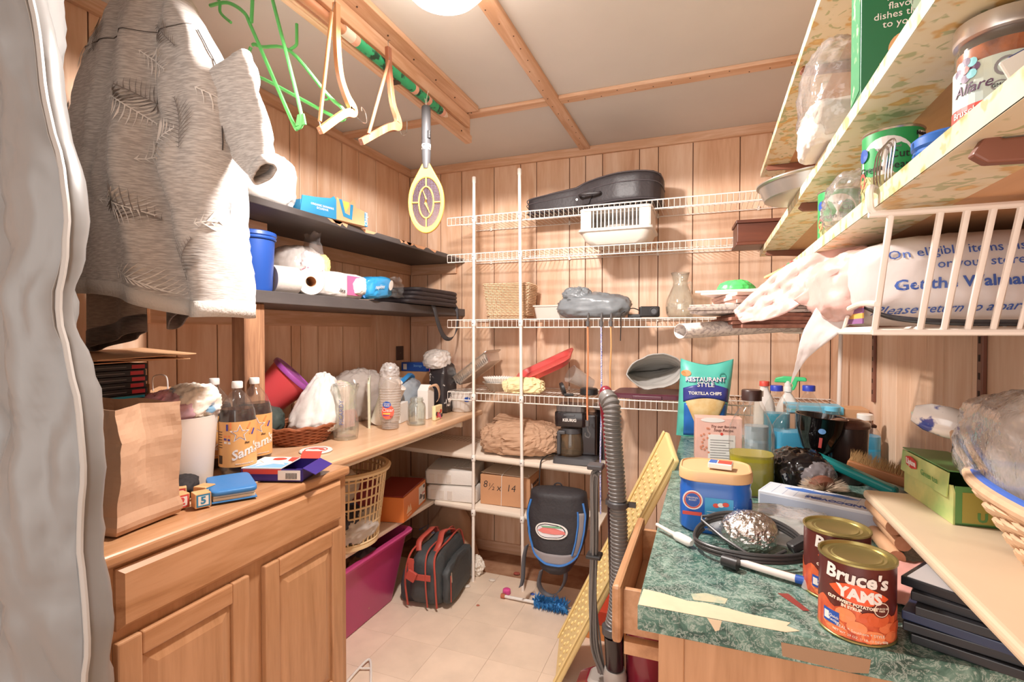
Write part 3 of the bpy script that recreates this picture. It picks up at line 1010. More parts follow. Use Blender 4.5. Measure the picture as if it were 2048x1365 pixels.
txt(bx_, 'ORGANIC BANANAS\nECUADOR', .012, frame((.0745, -.07, .036), (0, 1, 0), (0, 0, 1)), M_wht)
txt(bx_, 'Chiqui', .022, frame((.0755, .164, .034), (0, 0, 1), (0, -1, 0)), M_wht, bold=.0006)

# ---------------------------------------------------------------- middle left shelf
ZM = 1.517
bk = thing('bucket', 'blue plastic bucket with lid beside the shirt hem on the left shelf', 'bucket', (-1.545, 1.395, ZM))
MB().lathe([(0, 0), (.062, 0), (.066, .01), (.074, .17), (.074, .185), (0, .185)], n=32).build('body', M_blued, bk, smooth=True)
MB().lathe([(0, .186), (.079, .186), (.081, .190), (.078, .196), (.082, .200), (.080, .212), (.07, .216), (0, .214)], n=32).build('lid', M_blued, bk, smooth=True)
M_film = clear('clear_film', 'f3efec', .30, .08, 1.6, .5, 30)
M_filmc = clear('clearer_film', 'f3efec', .16, .08, 1.6, .6, 30)
M_tp = mat('tissue_paper', 'ddd5cd', .9, bump=.1, bs=80)
tag(crumple((.19, .20, .215), 21, .10, e=.75).build('plastic_bag', clear('milky_bag', 'f0e9e4', .72, .12, 1.2, .4, 26), None, smooth='all', loc=(-1.66, 1.72, ZM)), 'milky white plastic sack behind toilet rolls on the left shelf', 'bag')
def tp_roll(label, loc, rz):
    t = thing('toilet_roll', label, 'toilet paper', loc, rz, 'toilet rolls on the left shelf')
    MB().lathe([(.021, -.05), (.052, -.05), (.054, -.047), (.054, .047), (.052, .05), (.021, .05), (.021, -.05)], (0, 0, .054), 28, rot(y=90), cap=False).build('paper', M_tp, t, smooth=True)
    MB().lathe([(.021, -.0505), (.021, .0505), (.0195, .0505), (.0195, -.0505), (.021, -.0505)], (0, 0, .054), 20, rot(y=90), cap=False).build('core', M_cardi, t, smooth=True)
    return t
tp_roll('toilet roll lying with its open brown core facing out', (-1.515, 1.635, ZM), -32)
tp_roll('toilet roll lying beside the blue bucket', (-1.53, 1.525, ZM), 75)
tp_roll('toilet roll half hidden behind the pink wrapped package', (-1.60, 1.835, ZM), 80)
M_pink = mat('pink_print', 'd6618f', .4)
pk = thing('tissue_package', 'pink and white plastic wrapped tissue package on the left shelf', 'package', (-1.535, 1.825, ZM), 0)
crumple((.15, .24, .11), 31, .05, e=.4).build('wrapper', mat('white_wrapper', 'dcd3cc', .35), pk, smooth='all')
patch(pk, 'pink_panel', -.02, .075, .014, .098, frame((.080, 0, 0), (0, 1, 0), (0, 0, 1)), M_pink)
disc(pk, 'blue_oval', .098, .03, .018, .022, frame((.0806, 0, 0), (0, 1, 0), (0, 0, 1)), mat('sky_blue', '5b8fd0', .5))
txt(pk, '-lite', .026, frame((.0806, -.052, .03), (0, 1, 0), (0, 0, 1)), M_txt)
w = thing('torn_wrapper', 'torn clear and pink wrapping sticking up above the toilet rolls', 'wrapper', (-1.57, 1.72, ZM + .085))
def scrap(size, seed, amp=.02, k=10, lift=0):
    sx, sy = size
    def fn(u, v):
        x = (u - .5) * sx * (1 + .2 * noise.noise(Vector((v * 4, seed, 0)))); y = (v - .5) * sy * (1 + .2 * noise.noise(Vector((u * 4, seed, 5))))
        return Vector((x, amp * ridge((x, y, 0), k, seed) + amp * 1.5 * fbm((x, y, 0), k * .5, seed), y + lift))
    return MB().grid(fn, 22, 22)
scrap((.10, .20), 5, .025, 11, .09).build('clear_flap', M_filmc, w, smooth='all')
crumple((.07, .11, .10), 41, .22, e=.9).build('printed_film', mat('pink_white_film', 'efdfe0', .3, col2='c95a8b', vs=16, lo=.36, hi=.42), w, smooth='all')
crumple((.05, .05, .085), 43, .22, e=.9).build('yellow_film', mat('yellow_film', 'efd98a', .4), w, smooth='all').location = (.01, .055, .01)
bp = thing('napkin_pack', 'torn open blue napkin pack tilting over the left shelf edge', 'package', (-1.485, 2.02, ZM + .012), 6, rx=7)
crumple((.13, .20, .10), 51, .07, e=.5).build('pack', mat('napkin_blue', '2f8fc6', .3, var=.15, vs=14), bp, smooth='all')
scrap((.13, .10), 53, .03, 14).build('film_end', M_filmc, bp, smooth='all').location = (.03, .13, .045)
crumple((.12, .12, .08), 55, .1, e=.6).build('white_napkins', M_tp, bp, smooth='all').location = (-.03, -.11, .02)
txt(bp, 'napkins', .028, frame((.0755, -.05, .055), (0, 1, .0), (.3, 0, 1)), M_wht, shear=.2)
disc(bp, 'printed_tree', .03, .06, .02, .024, frame((.0755, 0, 0), (0, 1, 0), (.2, 0, 1)), M_wht)
M_nyl = mat('black_nylon', '322c2f', .55, bump=.2, bs=25)
fb = thing('folded_bag', 'folded black nylon tote bag with strap hanging over the left shelf end', 'bag', (-1.56, 2.52, ZM))
for i in range(4):
    sz = (.30 - .02 * i, .55 - .03 * i, .028)
    o = crumple(sz, 61 + i, .035, e=.35, nu=44, nv=12).build('fold', M_nyl, fb, smooth='all')
    o.location = (.0 + .012 * i, .01 * i, i * .022)
def strap_fn(u, v):
    t = u
    pts = SP
    i = t * (len(pts) - 1)
    k = min(int(i), len(pts) - 2)
    p = pts[k].lerp(pts[k+1], i - k)
    return p + SW * (v - .5)
SP = catmull([(.115, -.02, .03), (.14, -.02, -.02), (.145, .01, -.10), (.145, .08, -.175), (.145, .17, -.185), (.145, .235, -.13), (.14, .255, -.02), (.10, .26, .02)], 6)
SW = V(0, .028, .02)
MB().grid(strap_fn, 40, 2).build('strap', mat('grey_strap', '4a4a4e', .7), fb, smooth='all', solid=.003)

# ---------------------------------------------------------------- left worktop, near end
ZT = .911
M_kraft = mat('kraft_paper', 'bd977a', .8, var=.06, vs=9, bump=.10, bs=30)
def paper_bag(w, d, h, seed, rows=26, amp=.012):
    """upright open paper sack with creases and gusset"""
    def fn(u, v):
        a = u * 4; s = int(a) % 4; t = a - int(a)
        cor = [(-w/2, -d/2), (w/2, -d/2), (w/2, d/2), (-w/2, d/2)]
        p0, p1 = cor[s], cor[(s+1) % 4]
        x = p0[0] + (p1[0] - p0[0]) * t; y = p0[1] + (p1[1] - p0[1]) * t
        if s in (1, 3):
            x -= math.copysign(.035 * v * (1 - abs(2*t - 1)), x)
        z = h * v
        q = Vector((x, y, z))
        k = amp * (.3 + v)
        x += k * ridge(q, 6, seed) ; y += k * ridge(q, 6, seed + 5)
        if v < .14:
            x *= 1 + .05 * math.sin(v / .14 * PI); y *= 1 + .06 * math.sin(v / .14 * PI)
        z += .012 * v * noise.noise(q * 9)
        return Vector((x, y, max(z, .001)))
    return MB().grid(fn, 64, rows, wrap=True).bb(-w/2 + .004, w/2 - .004, -d/2 + .004, d/2 - .004, 0, .003)
pb = thing('paper_bag', 'tall open brown paper grocery bag at the near end of the left counter', 'bag', (-1.375, .80, ZT), 8)
paper_bag(.265, .16, .285, 5).build('sack', M_kraft, pb, solid=.0012)
M_pail = mat('ivory_plastic', 'eadfd3', .4)
pl = thing('waste_bin', 'ivory plastic bin filled with colourful bags behind the brown paper bag', 'bin', (-1.482, 1.062, ZT))
MB().lathe([(0, 0), (.088, 0), (.091, .006), (.106, .20), (.108, .21), (.104, .21), (.087, .008), (0, .006)], n=36, cap=False).build('bin', M_pail, pl, smooth=True)
crumple((.15, .15, .10), 71, .22, e=.8).build('pink_film', clear('pink_film', 'efc3cf', .6, .1, 1.6, .5, 30), pl, smooth='all').location = (0, 0, .175)
crumple((.12, .11, .10), 72, .2, e=.8).build('white_film', mat('bread_bag', 'efe2d3', .35, col2='7fa8c4', vs=18, lo=.36, hi=.44), pl, smooth='all').location = (.035, .025, .195)
tag(crumple((.15, .15, .24), 73, .15, e=.75).build('bread_bag', mat('orange_blue_film', 'e8d9c8', .3, col2='d9824e', vs=9, lo=.40, hi=.47), None, smooth='all', loc=(-1.70, 1.235, ZT)), 'orange and blue printed plastic bag against the wall behind soda bottles', 'bag')

# soda bottles
M_cola = mat('cola', '2a120c', .15)
M_pet = clear('clear_pet', 'faf9f7', .025, .05, 1.3)
M_label = mat('caramel_label', 'dca566', .35)
M_orn = mat('print_orange', 'e58a52', .5)
M_vio = mat('print_violet', '4b3f8f', .5)
def soda(label, loc, full=True):
    t = thing('soda_bottle', label, 'bottle', loc, group='cola bottles on the left counter')
    prof = [(0, .008), (.02, .004), (.036, 0), (.044, .006), (.052, .03), (.054, .05), (.054, .185), (.050, .212), (.038, .243), (.022, .265), (.0135, .276), (.0135, .290)]
    MB().lathe(prof, n=32, cap=False).build('bottle', M_pet, t, smooth='all')
    inn = [(0, .010), (.034, .004), (.042, .010), (.0505, .032), (.0525, .05), (.0525, .185), (.0487, .210), (.046, .218), (0, .218)]
    MB().lathe(inn, n=32, cap=False).build('cola', M_cola, t, smooth=True)
    MB().lathe([(0, .282), (.0155, .282), (.0160, .285), (.0160, .300), (.0145, .303), (0, .303)], n=24).build('cap', M_wht, t, smooth=True)
    a = facing(loc[0], loc[1])
    t0 = t
    t = MB().lathe([(.0546, .042), (.0546, .182)], n=40, cap=False).build('label_band', M_label, t, smooth=True)
    cm = cylmap(.0547, a, 0)
    sp = star_pts(.006, .145, .030, .013)
    poly(t, 'star', sp, cylmap(.0547, a, 0, off=.0004), M_wht, .0003)
    poly(t, 'star', star_pts(.006, .145, .022, .0095), cylmap(.0547, a, 0, off=.0010), M_label, .0003)
    poly(t, 'star', star_pts(.006, .145, .0245, .0106), cylmap(.0547, a, 0, off=.0007), M_vio, .0003)
    for k, (x, y, ang, m) in enumerate([(-.030, .165, 90, M_vio), (-.020, .170, 90, M_orn), (-.030, .138, 0, M_orn), (-.031, .128, -10, M_vio), (-.030, .118, -8, M_wht), (.040, .150, 60, M_orn), (.048, .148, 60, M_vio), (.033, .168, 60, M_orn)]):
        c_, s_ = math.cos(math.radians(ang)), math.sin(math.radians(ang))
        pts = [(x + c_*dx - s_*dy, y + s_*dx + c_*dy) for dx, dy in ((-.010, -.003), (.010, -.003), (.010, .003), (-.010, .003))]
        poly(t, 'stripe', pts, cylmap(.0547, a, 0, off=.0004), m, .0003)
    c2, s2 = math.cos(.32), math.sin(.32)
    base = cylmap(.0547, a, 0, off=.0008)
    tilt = lambda p: base(Vector((.022 + c2*p.x - s2*p.y, .088 + s2*p.x + c2*p.y, p.z)))
    txt(t, "Sam's", .040, tilt, M_wht, bold=.0009, shear=.35)
    txt(t, 'COLA', .014, cylmap(.0547, a + 50, .085, off=.0008), M_wht)
    txt(t, 'diet', .010, cylmap(.0547, a + 28, .116, off=.0008), M_txt)
    txt(t, 'www.samscola.com', .007, cylmap(.0547, a + 22, .052, off=.0008), M_wht)
    for i in range(7):
        patch(t, 'nutrition_line', -.008, .008, .15 - i * .008, .1505 - i * .008 + .0012, cylmap(.0547, a - 58, 0, off=.0004), M_txt)
    for i in range(5):
        patch(t, 'barcode', -.008 + i * .0034, -.0065 + i * .0034, .052, .078, cylmap(.0547, a - 58, 0, off=.0004), M_txt)
    return t0
soda('front cola bottle, nearest of three, beside the ivory bin', (-1.392, 1.195, ZT))
soda('cola bottle at the right of the three, beside the wicker bread basket', (-1.452, 1.315, ZT))
soda('rear cola bottle, mostly hidden behind the front one', (-1.555, 1.245, ZT))

tag(crumple((.07, .135, .05), 81, .12, e=.8).build('black_glove', mat('black_knit', '241f20', .8), None, smooth='all', loc=(-1.392, 1.015, ZT), rz=.9), 'small black rolled up glove next to the wooden blocks', 'glove')
M_block = wood('block_wood', 'e0b27f', 'c78d58', 'x', 6, .5, 6)
def block(label, loc, rz, ch, m):
    t = thing('alphabet_block', label, 'toy block', loc, rz, 'wooden alphabet blocks')
    MB().bb(-.019, .019, -.019, .019, 0, .038).build('cube', M_block, t, bev=.002)
    for f, o in (('-y', (0, -.0191, .019)), ('+x', (.0191, 0, .019))):
        F = fm(f, *o)
        if f == '+x' or ch == '2':
            patch(t, 'printed_frame', -.016, .016, -.016, .016, F, m, t=.0003)
            F2 = F.copy(); F2.translation = F2.translation + F2.to_3x3() @ V(0, 0, .0003)
            patch(t, 'printed_field', -.012, .012, -.012, .012, F2, M_wht, t=.0003)
            F3 = F.copy(); F3.translation = F3.translation + F3.to_3x3() @ V(0, 0, .0007)
            txt(t, ch, .026, F3, m, bold=.001)
    return t
M_b5 = mat('block_teal', '2f7fa6', .5); M_b2 = mat('block_red', 'd0504e', .5)
block('wooden alphabet block with a blue 5, nearest the counter edge', (-1.245, .955, ZT), -22, '5', M_b5)
block('wooden alphabet block with a red 2 beside the paper bag', (-1.288, .925, ZT), -12, '2', M_b2)
block('plain sided wooden block behind the blue 5 block', (-1.290, 1.0, ZT), 10, 'E', M_b5)
block('wooden block furthest back between glove and red 2 block', (-1.345, .965, ZT), -35, 'A', M_b2)
M_wal = mat('azure_vinyl', '3677b4', .45, bump=.08, bs=60)
wl = thing('wallet', 'bulging azure blue wallet lying on the counter before the bottles', 'wallet', (-1.272, 1.068, ZT), -34)
def pillow(a, b, c, k=.35, seed=0, n=22):
    def fn(u, v):
        th = 2 * PI * u; ph = -PI/2 + PI * v
        return Vector((a/2 * sgnpow(math.cos(ph), k) * sgnpow(math.cos(th), k), b/2 * sgnpow(math.cos(ph), k) * sgnpow(math.sin(th), k), c/2 * sgnpow(math.sin(ph), .5) + c/2))
    return MB().grid(fn, 40, n, wrap=True)
M_paper = mat('paper_edges', 'd9c3a3', .8)
MB().bb(-.088, .09, -.055, .055, 0, .004).build('lower_cover', M_wal, wl, bev=.0015)
MB().bb(-.085, .084, -.051, .051, .004, .012).build('papers', M_paper, wl, bev=.001)
MB().bb(-.083, .080, -.050, .05, .012, .018).build('cards', mat('white_cards', 'd5d2cc', .6), wl, bev=.001)
pillow(.182, .116, .018, .25).build('upper_cover', M_wal, wl, smooth='all').location = (0, 0, .016)
MB().bb(-.092, -.086, -.054, .054, 0, .03).build('spine', M_wal, wl, bev=.003)
MB().bb(-.02, .03, -.0605, -.054, .004, .032).build('clasp_tab', M_wal, wl, bev=.002)
cr = thing('cracker_box', 'opened red white and purple snack box lying flat by the bottles', 'box', (-1.272, 1.258, ZT), 19)
M_pur = mat('print_purple', '3b2a7d', .45); M_red = mat('print_red', 'cf4a3c', .45); M_lb = mat('print_sky', '7fb3dd', .45)
MB().bb(-.095, .095, -.07, .07, 0, .003).bb(-.095, .095, -.07, -.068, 0, .038).bb(-.095, .095, .068, .07, 0, .038).bb(-.095, -.093, -.07, .07, 0, .038).bb(.093, .095, -.07, .07, 0, .038).build('carton', M_pur, cr)
MB().bb(-.095, .03, -.07, .07, .038, .0405).build('lid_panel', M_wht, cr)
patch(cr, 'red_side', -.07, .07, .002, .036, frame((-.0952, 0, 0), (0, -1, 0), (0, 0, 1)), M_red)
patch(cr, 'red_front', -.09, .03, .022, .037, fm('-y', 0, -.0702, 0), M_red)
patch(cr, 'barcode_panel', .02, .09, .004, .034, fm('-y', 0, -.0704, 0), M_wht)
for i in range(9):
    patch(cr, 'barcode', .045 + i * .004, .047 + i * .004, .008, .026, fm('-y', 0, -.0712, 0), M_txt)
F = frame((0, 0, .0406), (1, 0, 0), (0, 1, 0))
poly(cr, 'print_blue_field', [(-.09, -.065), (.028, -.065), (.028, -.01), (-.05, .01)], F, M_lb)
disc(cr, 'print_red_dot', -.03, .042, .024, .016, F, M_red)
poly(cr, 'print_cartoon', [(-.085, .02), (-.05, .05), (-.045, .01), (.0, .0), (.022, -.03), (-.02, -.02), (-.06, -.055), (-.055, -.01)], frame((0, 0, .0413), (1, 0, 0), (0, 1, 0)), M_wht)
poly(cr, 'print_red_corner', [(0, .065), (.028, .065), (.028, .01), (.008, .02)], F, M_red)
MB().box((.062, .072, .048), (.066, .002, .028), rot(x=-45)).build('open_flap', M_red, cr)
MB().box((.115, 0, .03), (.045, .13, .002), rot(y=25)).build('end_flap', M_pur, cr)
co = thing('coaster', 'round white coaster with red logo lying on the left counter', 'coaster', (-1.405, 1.555, ZT))
MB().lathe([(0, 0), (.058, 0), (.061, .003), (.058, .007), (.05, .006), (0, .006)], n=40).build('disc', M_wht, co, smooth=True)
disc(co, 'printed_ring', 0, 0, .043, .043, frame((0, 0, .0065), (1, 0, 0), (0, 1, 0)), M_red, r0=.9)
poly(co, 'printed_emblem', [(-.035, .0), (-.02, .022), (.01, .028), (.034, .012), (.02, .004), (.0, .012), (-.015, .002)], frame((0, 0, .0065), (1, 0, 0), (0, 1, 0)), M_red)

# wicker bread basket with a white bag
def woven(rx0, ry0, rx1, ry1, h, rows, waves, r=.0045, amp=.004, pts=96, z0=.004):
    mb = MB()
    for j in range(rows):
        k = j / (rows - 1)
        path = []
        for i in range(pts):
            a = 2 * PI * i / pts
            w = amp * math.sin(waves * a + PI * j)
            path.append((((rx0 + (rx1 - rx0) * k) + w) * math.cos(a), ((ry0 + (ry1 - ry0) * k) + w) * math.sin(a), z0 + h * k))
        mb.tube(path, r, 5, True)
    return mb
M_wick = mat('brown_wicker', '9c5b3a', .5, var=.25, vs=30)
M_wickl = mat('pale_wicker', 'd9b592', .5, var=.15, vs=30)
wb = thing('bread_basket', 'oval brown woven basket holding a white plastic bag on the left counter', 'basket', (-1.60, 1.68, ZT), 0)
woven(.095, .11, .135, .155, .066, 11, 14, .0045, .004).build('weave', M_wick, wb, smooth=True)
MB().tube([(.137 * math.cos(2*PI*i/60) + .003*math.sin(i*1.3), .157 * math.sin(2*PI*i/60), .074 + .004*math.sin(i*1.3)) for i in range(60)], .006, 6, True).build('rim', M_wick, wb, smooth=True)
mb = MB()
for i in range(28):
    a = 2*PI*i/28
    mb.tube([(.093*math.cos(a), .108*math.sin(a), .004), (.134*math.cos(a), .154*math.sin(a), .074)], .0035, 5)
mb.build('stakes', M_wick, wb)
MB().lathe([(0, .002), (.095, .002), (.095, .006), (0, .006)], n=30, sy=1.15).build('base', M_wick, wb)
def peak(p):
    k = max(0, min(1, p.z / .23))
    p.y += .05 * k * k; p.x += .0 * k
    s = 1 - .55 * k
    return Vector((p.x * s, p.y * s + .04 * k, p.z))
tag(crumple((.22, .22, .24), 91, .13, e=.75, shape=peak).build('plastic_bag', mat('bright_white_bag', 'dfd8d2', .35, bump=.2, bs=16), None, smooth='all', loc=(-1.57, 1.725, ZT + .028)), 'bunched white plastic bag heaped in the brown woven basket', 'bag')
M_gbag = mat('dark_green_bag', '4a5550', .3, bump=.2, bs=20)
tag(crumple((.14, .20, .15), 93, .12, e=.8).build('dark_bag', M_gbag, None, smooth='all', loc=(-1.745, 1.60, ZT)), 'dark grey green plastic bag beneath the red tub', 'bag')
rb = thing('tilted_tub', 'red plastic tub with purple lid tipped over against the left wall', 'tub', (-1.715, 1.74, 1.165), 40, ry=46)
M_rtub = mat('coral_plastic', 'd94f55', .35); M_plid = mat('purple_plastic', '9b4a9a', .35, coat=.2)
MB().lathe([(0, -.13), (.066, -.13), (.078, -.12), (.096, .0), (.098, .01), (0, .01)], n=36).build('tub', M_rtub, rb, smooth=True)
MB().lathe([(.098, .010), (.104, .012), (.106, .022), (.103, .030), (.096, .032), (.093, .028), (0, .030)], n=36).build('lid', M_plid, rb, smooth=True)

# vase, cups, jar and small packs
M_glass = clear('clear_glass', 'f9fbf8', .06, .02, 3.2)
vs_ = thing('glass_vase', 'tall fluted clear glass vase on the left counter', 'vase', (-1.455, 1.79, ZT))
vp = [(0, .006), (.044, .006), (.048, 0), (.050, .004), (.053, .03), (.054, .06), (.049, .11), (.044, .15), (.046, .19), (.054, .222), (.056, .235), (.053, .236), (.042, .19), (.040, .15), (.045, .11), (.05, .06), (.049, .03), (.045, .012), (0, .012)]
def vfn(u, v):
    i = v * (len(vp) - 1); k = min(int(i), len(vp) - 2); t = i - k
    r = vp[k][0] + (vp[k+1][0] - vp[k][0]) * t; z = vp[k][1] + (vp[k+1][1] - vp[k][1]) * t
    r *= 1 + .025 * math.cos(12 * 2 * PI * u) * min(1, z / .03)
    return Vector((r * math.cos(2*PI*u), r * math.sin(2*PI*u), z))
MB().grid(vfn, 72, 36, wrap=True).build('glass', M_glass, vs_, smooth='all')
txt(vs_, 'PICARDY', .026, lambda p: cylmap(.055, facing(-1.455, 1.79) - 18, .12)(Vector((-p.y, p.x, p.z))), mat('vase_print', '6a6f9c', .5))
pkb = thing('printed_bag', 'pink and green printed plastic bag standing behind the glass vase', 'bag', (-1.62, 1.93, ZT))
crumple((.12, .17, .22), 101, .12, e=.7).build('bag', mat('pink_green_film', 'ecd0c8', .3, col2='d9dbb4', vs=9, lo=.42, hi=.52), pkb, smooth='all')
patch(pkb, 'pink_panel', -.06, .05, .02, .10, frame((.068, -.02, 0), (.25, 1, 0), (0, 0, 1)), mat('rose_print', 'dba3a3', .5))
ps = thing('zip_pouch', 'clear zip pouch with green sachets leaning behind the cup sleeve', 'pouch', (-1.53, 2.055, ZT), 35)
MB().box((0, 0, .12), (.012, .13, .235), rot(x=12)).build('pouch', mat('pale_green_print', 'e6e8c8', .35, col2='d4d9c9', vs=20), ps, bev=.005)
MB().tube([(.0, -.065, .245), (.0, .055, .27)], .004, 6).build('zip', M_film, ps)
cu = thing('cup_sleeve', 'tall sleeve of clear plastic cups with red label on the left counter', 'cups', (-1.405, 2.045, ZT))
M_cup = clear('cup_plastic', 'f3eee9', .22, .12, 1.4)
prof = [(0, .004), (.036, .004)]
for i in range(9):
    z = .004 + i * .008
    prof += [(.036 + i*.0006, z), (.039 + i*.0006, z + .002), (.0385 + i*.0006, z + .007)]
prof += [(.044, .08), (.050, .19), (.052, .20)]
MB().lathe(prof, n=36, cap=False).build('inner_cups', M_cup, cu, smooth=True)
prof = [(.046, .04)]
for i in range(12):
    z = .06 + i * .012
    prof += [(.047 + .0004*i, z), (.050 + .0004*i, z + .003), (.0475 + .0004*i, z + .010)]
prof += [(.053, .215), (.047, .245), (.03, .262)]
MB().lathe(prof, n=36, cap=False).build('sleeve', M_cup, cu, smooth=True)
crumple((.07, .07, .07), 105, .25, e=.9).build('gathered_film', M_film, cu, smooth='all').location = (0, 0, .235)
a = facing(-1.405, 2.045) - 12
disc(cu, 'red_label', 0, .088, .030, .034, cylmap(.0525, a, 0), mat('label_red', 'e2604c', .45), t=.0003)
disc(cu, 'blue_oval', -.004, .122, .019, .015, cylmap(.0525, a, 0, off=.0012), M_blued, t=.0003)
txt(cu, 'Great\nValue', .012, cylmap(.0525, a - 4, .122, off=.0018), M_wht, line=.8)
txt(cu, 'Clear', .024, cylmap(.0525, a, .096, off=.0012), M_wht)
patch(cu, 'yellow_strip', -.022, .012, .077, .083, cylmap(.0525, a, 0, off=.0012), M_gold, t=.0003)
patch(cu, 'violet_strip', -.022, .008, .070, .073, cylmap(.0525, a, 0, off=.0012), M_vio, t=.0003)
txt(cu, '50', .013, cylmap(.0525, a + 18, .065, off=.0012), M_txt)
for i, (x, y, z) in enumerate(((-1.50, 2.22, .94), (-1.47, 2.12, .985))):
    t = thing('cup_stack', ('stack of frosted cups tipped back behind the cup sleeve, lower one', 'stack of frosted cups tipped back behind the cup sleeve, upper one')[i], 'cups', (x - .06, y, ZT + (.005 if i == 0 else .01)), 0, 'tipped frosted cup stacks', ry=24)
    MB().lathe([(0, .0), (.035, 0), (.044, .19 + .04*i), (.047, .195 + .04*i), (.044, .197 + .04*i), (0, .193 + .04*i)], n=28).build('cups', mat('frosted_cup', 'e6dcd3', .4), t, smooth=True)
jr = thing('glass_jar', 'empty clear glass jar without lid on the left counter', 'jar', (-1.348, 2.19, ZT))
MB().lathe([(0, .005), (.034, .004), (.041, 0), (.044, .006), (.044, .088), (.040, .104), (.031, .112), (.031, .116), (.034, .118), (.034, .124), (.031, .126), (.031, .134), (.028, .134), (.028, .112), (.038, .1), (.0415, .088), (.0415, .008), (0, .008)], n=36, cap=False).build('glass', M_glass, jr, smooth=True)
wb2 = thing('small_carton', 'small white carton standing between cup sleeve and glass jar', 'box', (-1.47, 2.225, ZT), 10)
MB().bb(-.025, .025, -.05, .05, 0, .10).build('carton', M_wht, wb2, bev=.002)
wb3 = thing('gift_pack', 'white folded carton with brown ribbon behind the glass jar', 'box', (-1.405, 2.375, ZT), 5)
MB().bb(-.03, .03, -.04, .04, 0, .15).prism([(-.04, .15), (.04, .15), (0, .18)], -.03, .03, frame((0, 0, 0), (0, 1, 0), (0, 0, 1))).build('carton', M_wht, wb3, bev=.002)
SP = catmull([(.032, -.03, .17), (.05, .02, .175), (.055, .05, .14), (.05, .06, .10), (.04, .055, .085)], 6); SW = V(.0, .02, .012)
MB().grid(strap_fn, 24, 2).build('ribbon', mat('tan_ribbon', 'c7a283', .5), wb3, smooth='all', solid=.001)
bp2 = thing('fruit_packet', 'small packet printed with red berries at the counter edge', 'packet', (-1.325, 2.355, ZT), 4)
MB().bb(-.010, .010, -.042, .042, 0, .075).build('packet', mat('cream_print', 'efd9a8', .45), bp2, bev=.003)
for i in range(9):
    disc(bp2, 'printed_berry', rnd.uniform(-.03, .03), .012 + rnd.uniform(0, .035), .012, .011, frame((.0104 + i*.0002, 0, 0), (0, 1, 0), (0, 0, 1)), (M_red, mat('berry_pink', 'd86a8a', .5), mat('berry_dark', '3b2433', .5))[i % 3], 12, .0002)
bw = thing('black_white_bag', 'black and white patterned bag stuffed with film at the counter end', 'bag', (-1.425, 2.60, ZT))
crumple((.11, .15, .27), 111, .07, e=.4).build('bag', mat('black_white_print', '2c2729', .4, col2='e8e0da', vs=15, lo=.36, hi=.40), bw, smooth='all')
crumple((.12, .14, .10), 113, .2, e=.8).build('white_film', M_bagw, bw, smooth='all').location = (-.02, -.03, .25)
fz = thing('freezer_pack', 'blue edged clear zip bag pack lying behind the jar', 'pack', (-1.56, 2.40, ZT))
crumple((.16, .22, .20), 115, .1, e=.7).build('film', clear('bluish_film', 'c9d4de', .5, .1, 1.3, .4, 30), fz, smooth='all')
MB().tube(catmull([(.04, -.09, .19), (.05, -.05, .215), (.04, .0, .225), (.03, .05, .21)]), .012, 6).build('blue_edge', mat('edge_blue', '2d7fbd', .4), fz, smooth=True)
txt(fz, 'Party', .03, frame((.085, .08, .14), (0, 1, 0), (0, 0, 1)), M_blue, bold=.002)
cp = thing('clutter_bag', 'bulging clear plastic bag with cups against the left wall', 'bag', (-1.72, 2.22, ZT))
crumple((.19, .28, .25), 117, .12, e=.7).build('film', clear('greyish_film', 'ded2c9', .55, .1, 1.3, .4, 30), cp, smooth='all')
b1 = thing('blue_carton', 'dark blue carton in the far left corner of the worktop', 'box', (-1.72, 2.80, 1.165), 0)
MB().bb(-.09, .09, -.04, .04, 0, .055).build('carton', M_blued, b1, bev=.002)
patch(b1, 'barcode_panel', -.075, -.05, .01, .045, fm('-y', 0, -.0402, 0), M_wht)
txt(b1, 'Storage', .02, fm('-y', .03, -.0406, .035), M_lb)
b2 = thing('pink_carton', 'magenta trash bag carton in the far left corner of the worktop', 'box', (-1.555, 2.80, 1.125), 0)
MB().bb(-.055, .055, -.04, .04, 0, .085).build('carton', mat('magenta_print', 'c658a6', .45), b2, bev=.002)
txt(b2, 'Trash Bin', .022, fm('-y', .005, -.0406, .045), M_wht)
b3 = thing('brown_carton', 'plain cardboard carton under the blue and magenta cartons', 'box', (-1.66, 2.80, ZT), 0)
MB().bb(-.16, .17, -.06, .06, 0, .213).build('carton', M_card, b3, bev=.002)
b1.location.z = ZT + .2135; b2.location.z = ZT + .2135
tb = thing('plastic_tub', 'translucent white tub with blue oval label under the fourth wire shelf', 'tub', (-1.46, 2.66, ZT + .0), 0)
tb.location = (-1.335, 2.665, ZT)
MB().lathe([(0, .0), (.055, 0), (.06, .005), (.078, .105), (.082, .108), (.082, .112), (.076, .112), (.058, .007), (0, .006)], n=32, cap=False).build('tub', mat('translucent_tub', 'd9d3cd', .35), tb, smooth=True)
disc(tb, 'blue_oval', 0, .075, .02, .014, cylmap(.0735, facing(-1.46, 2.66) + 20, 0), M_blued)

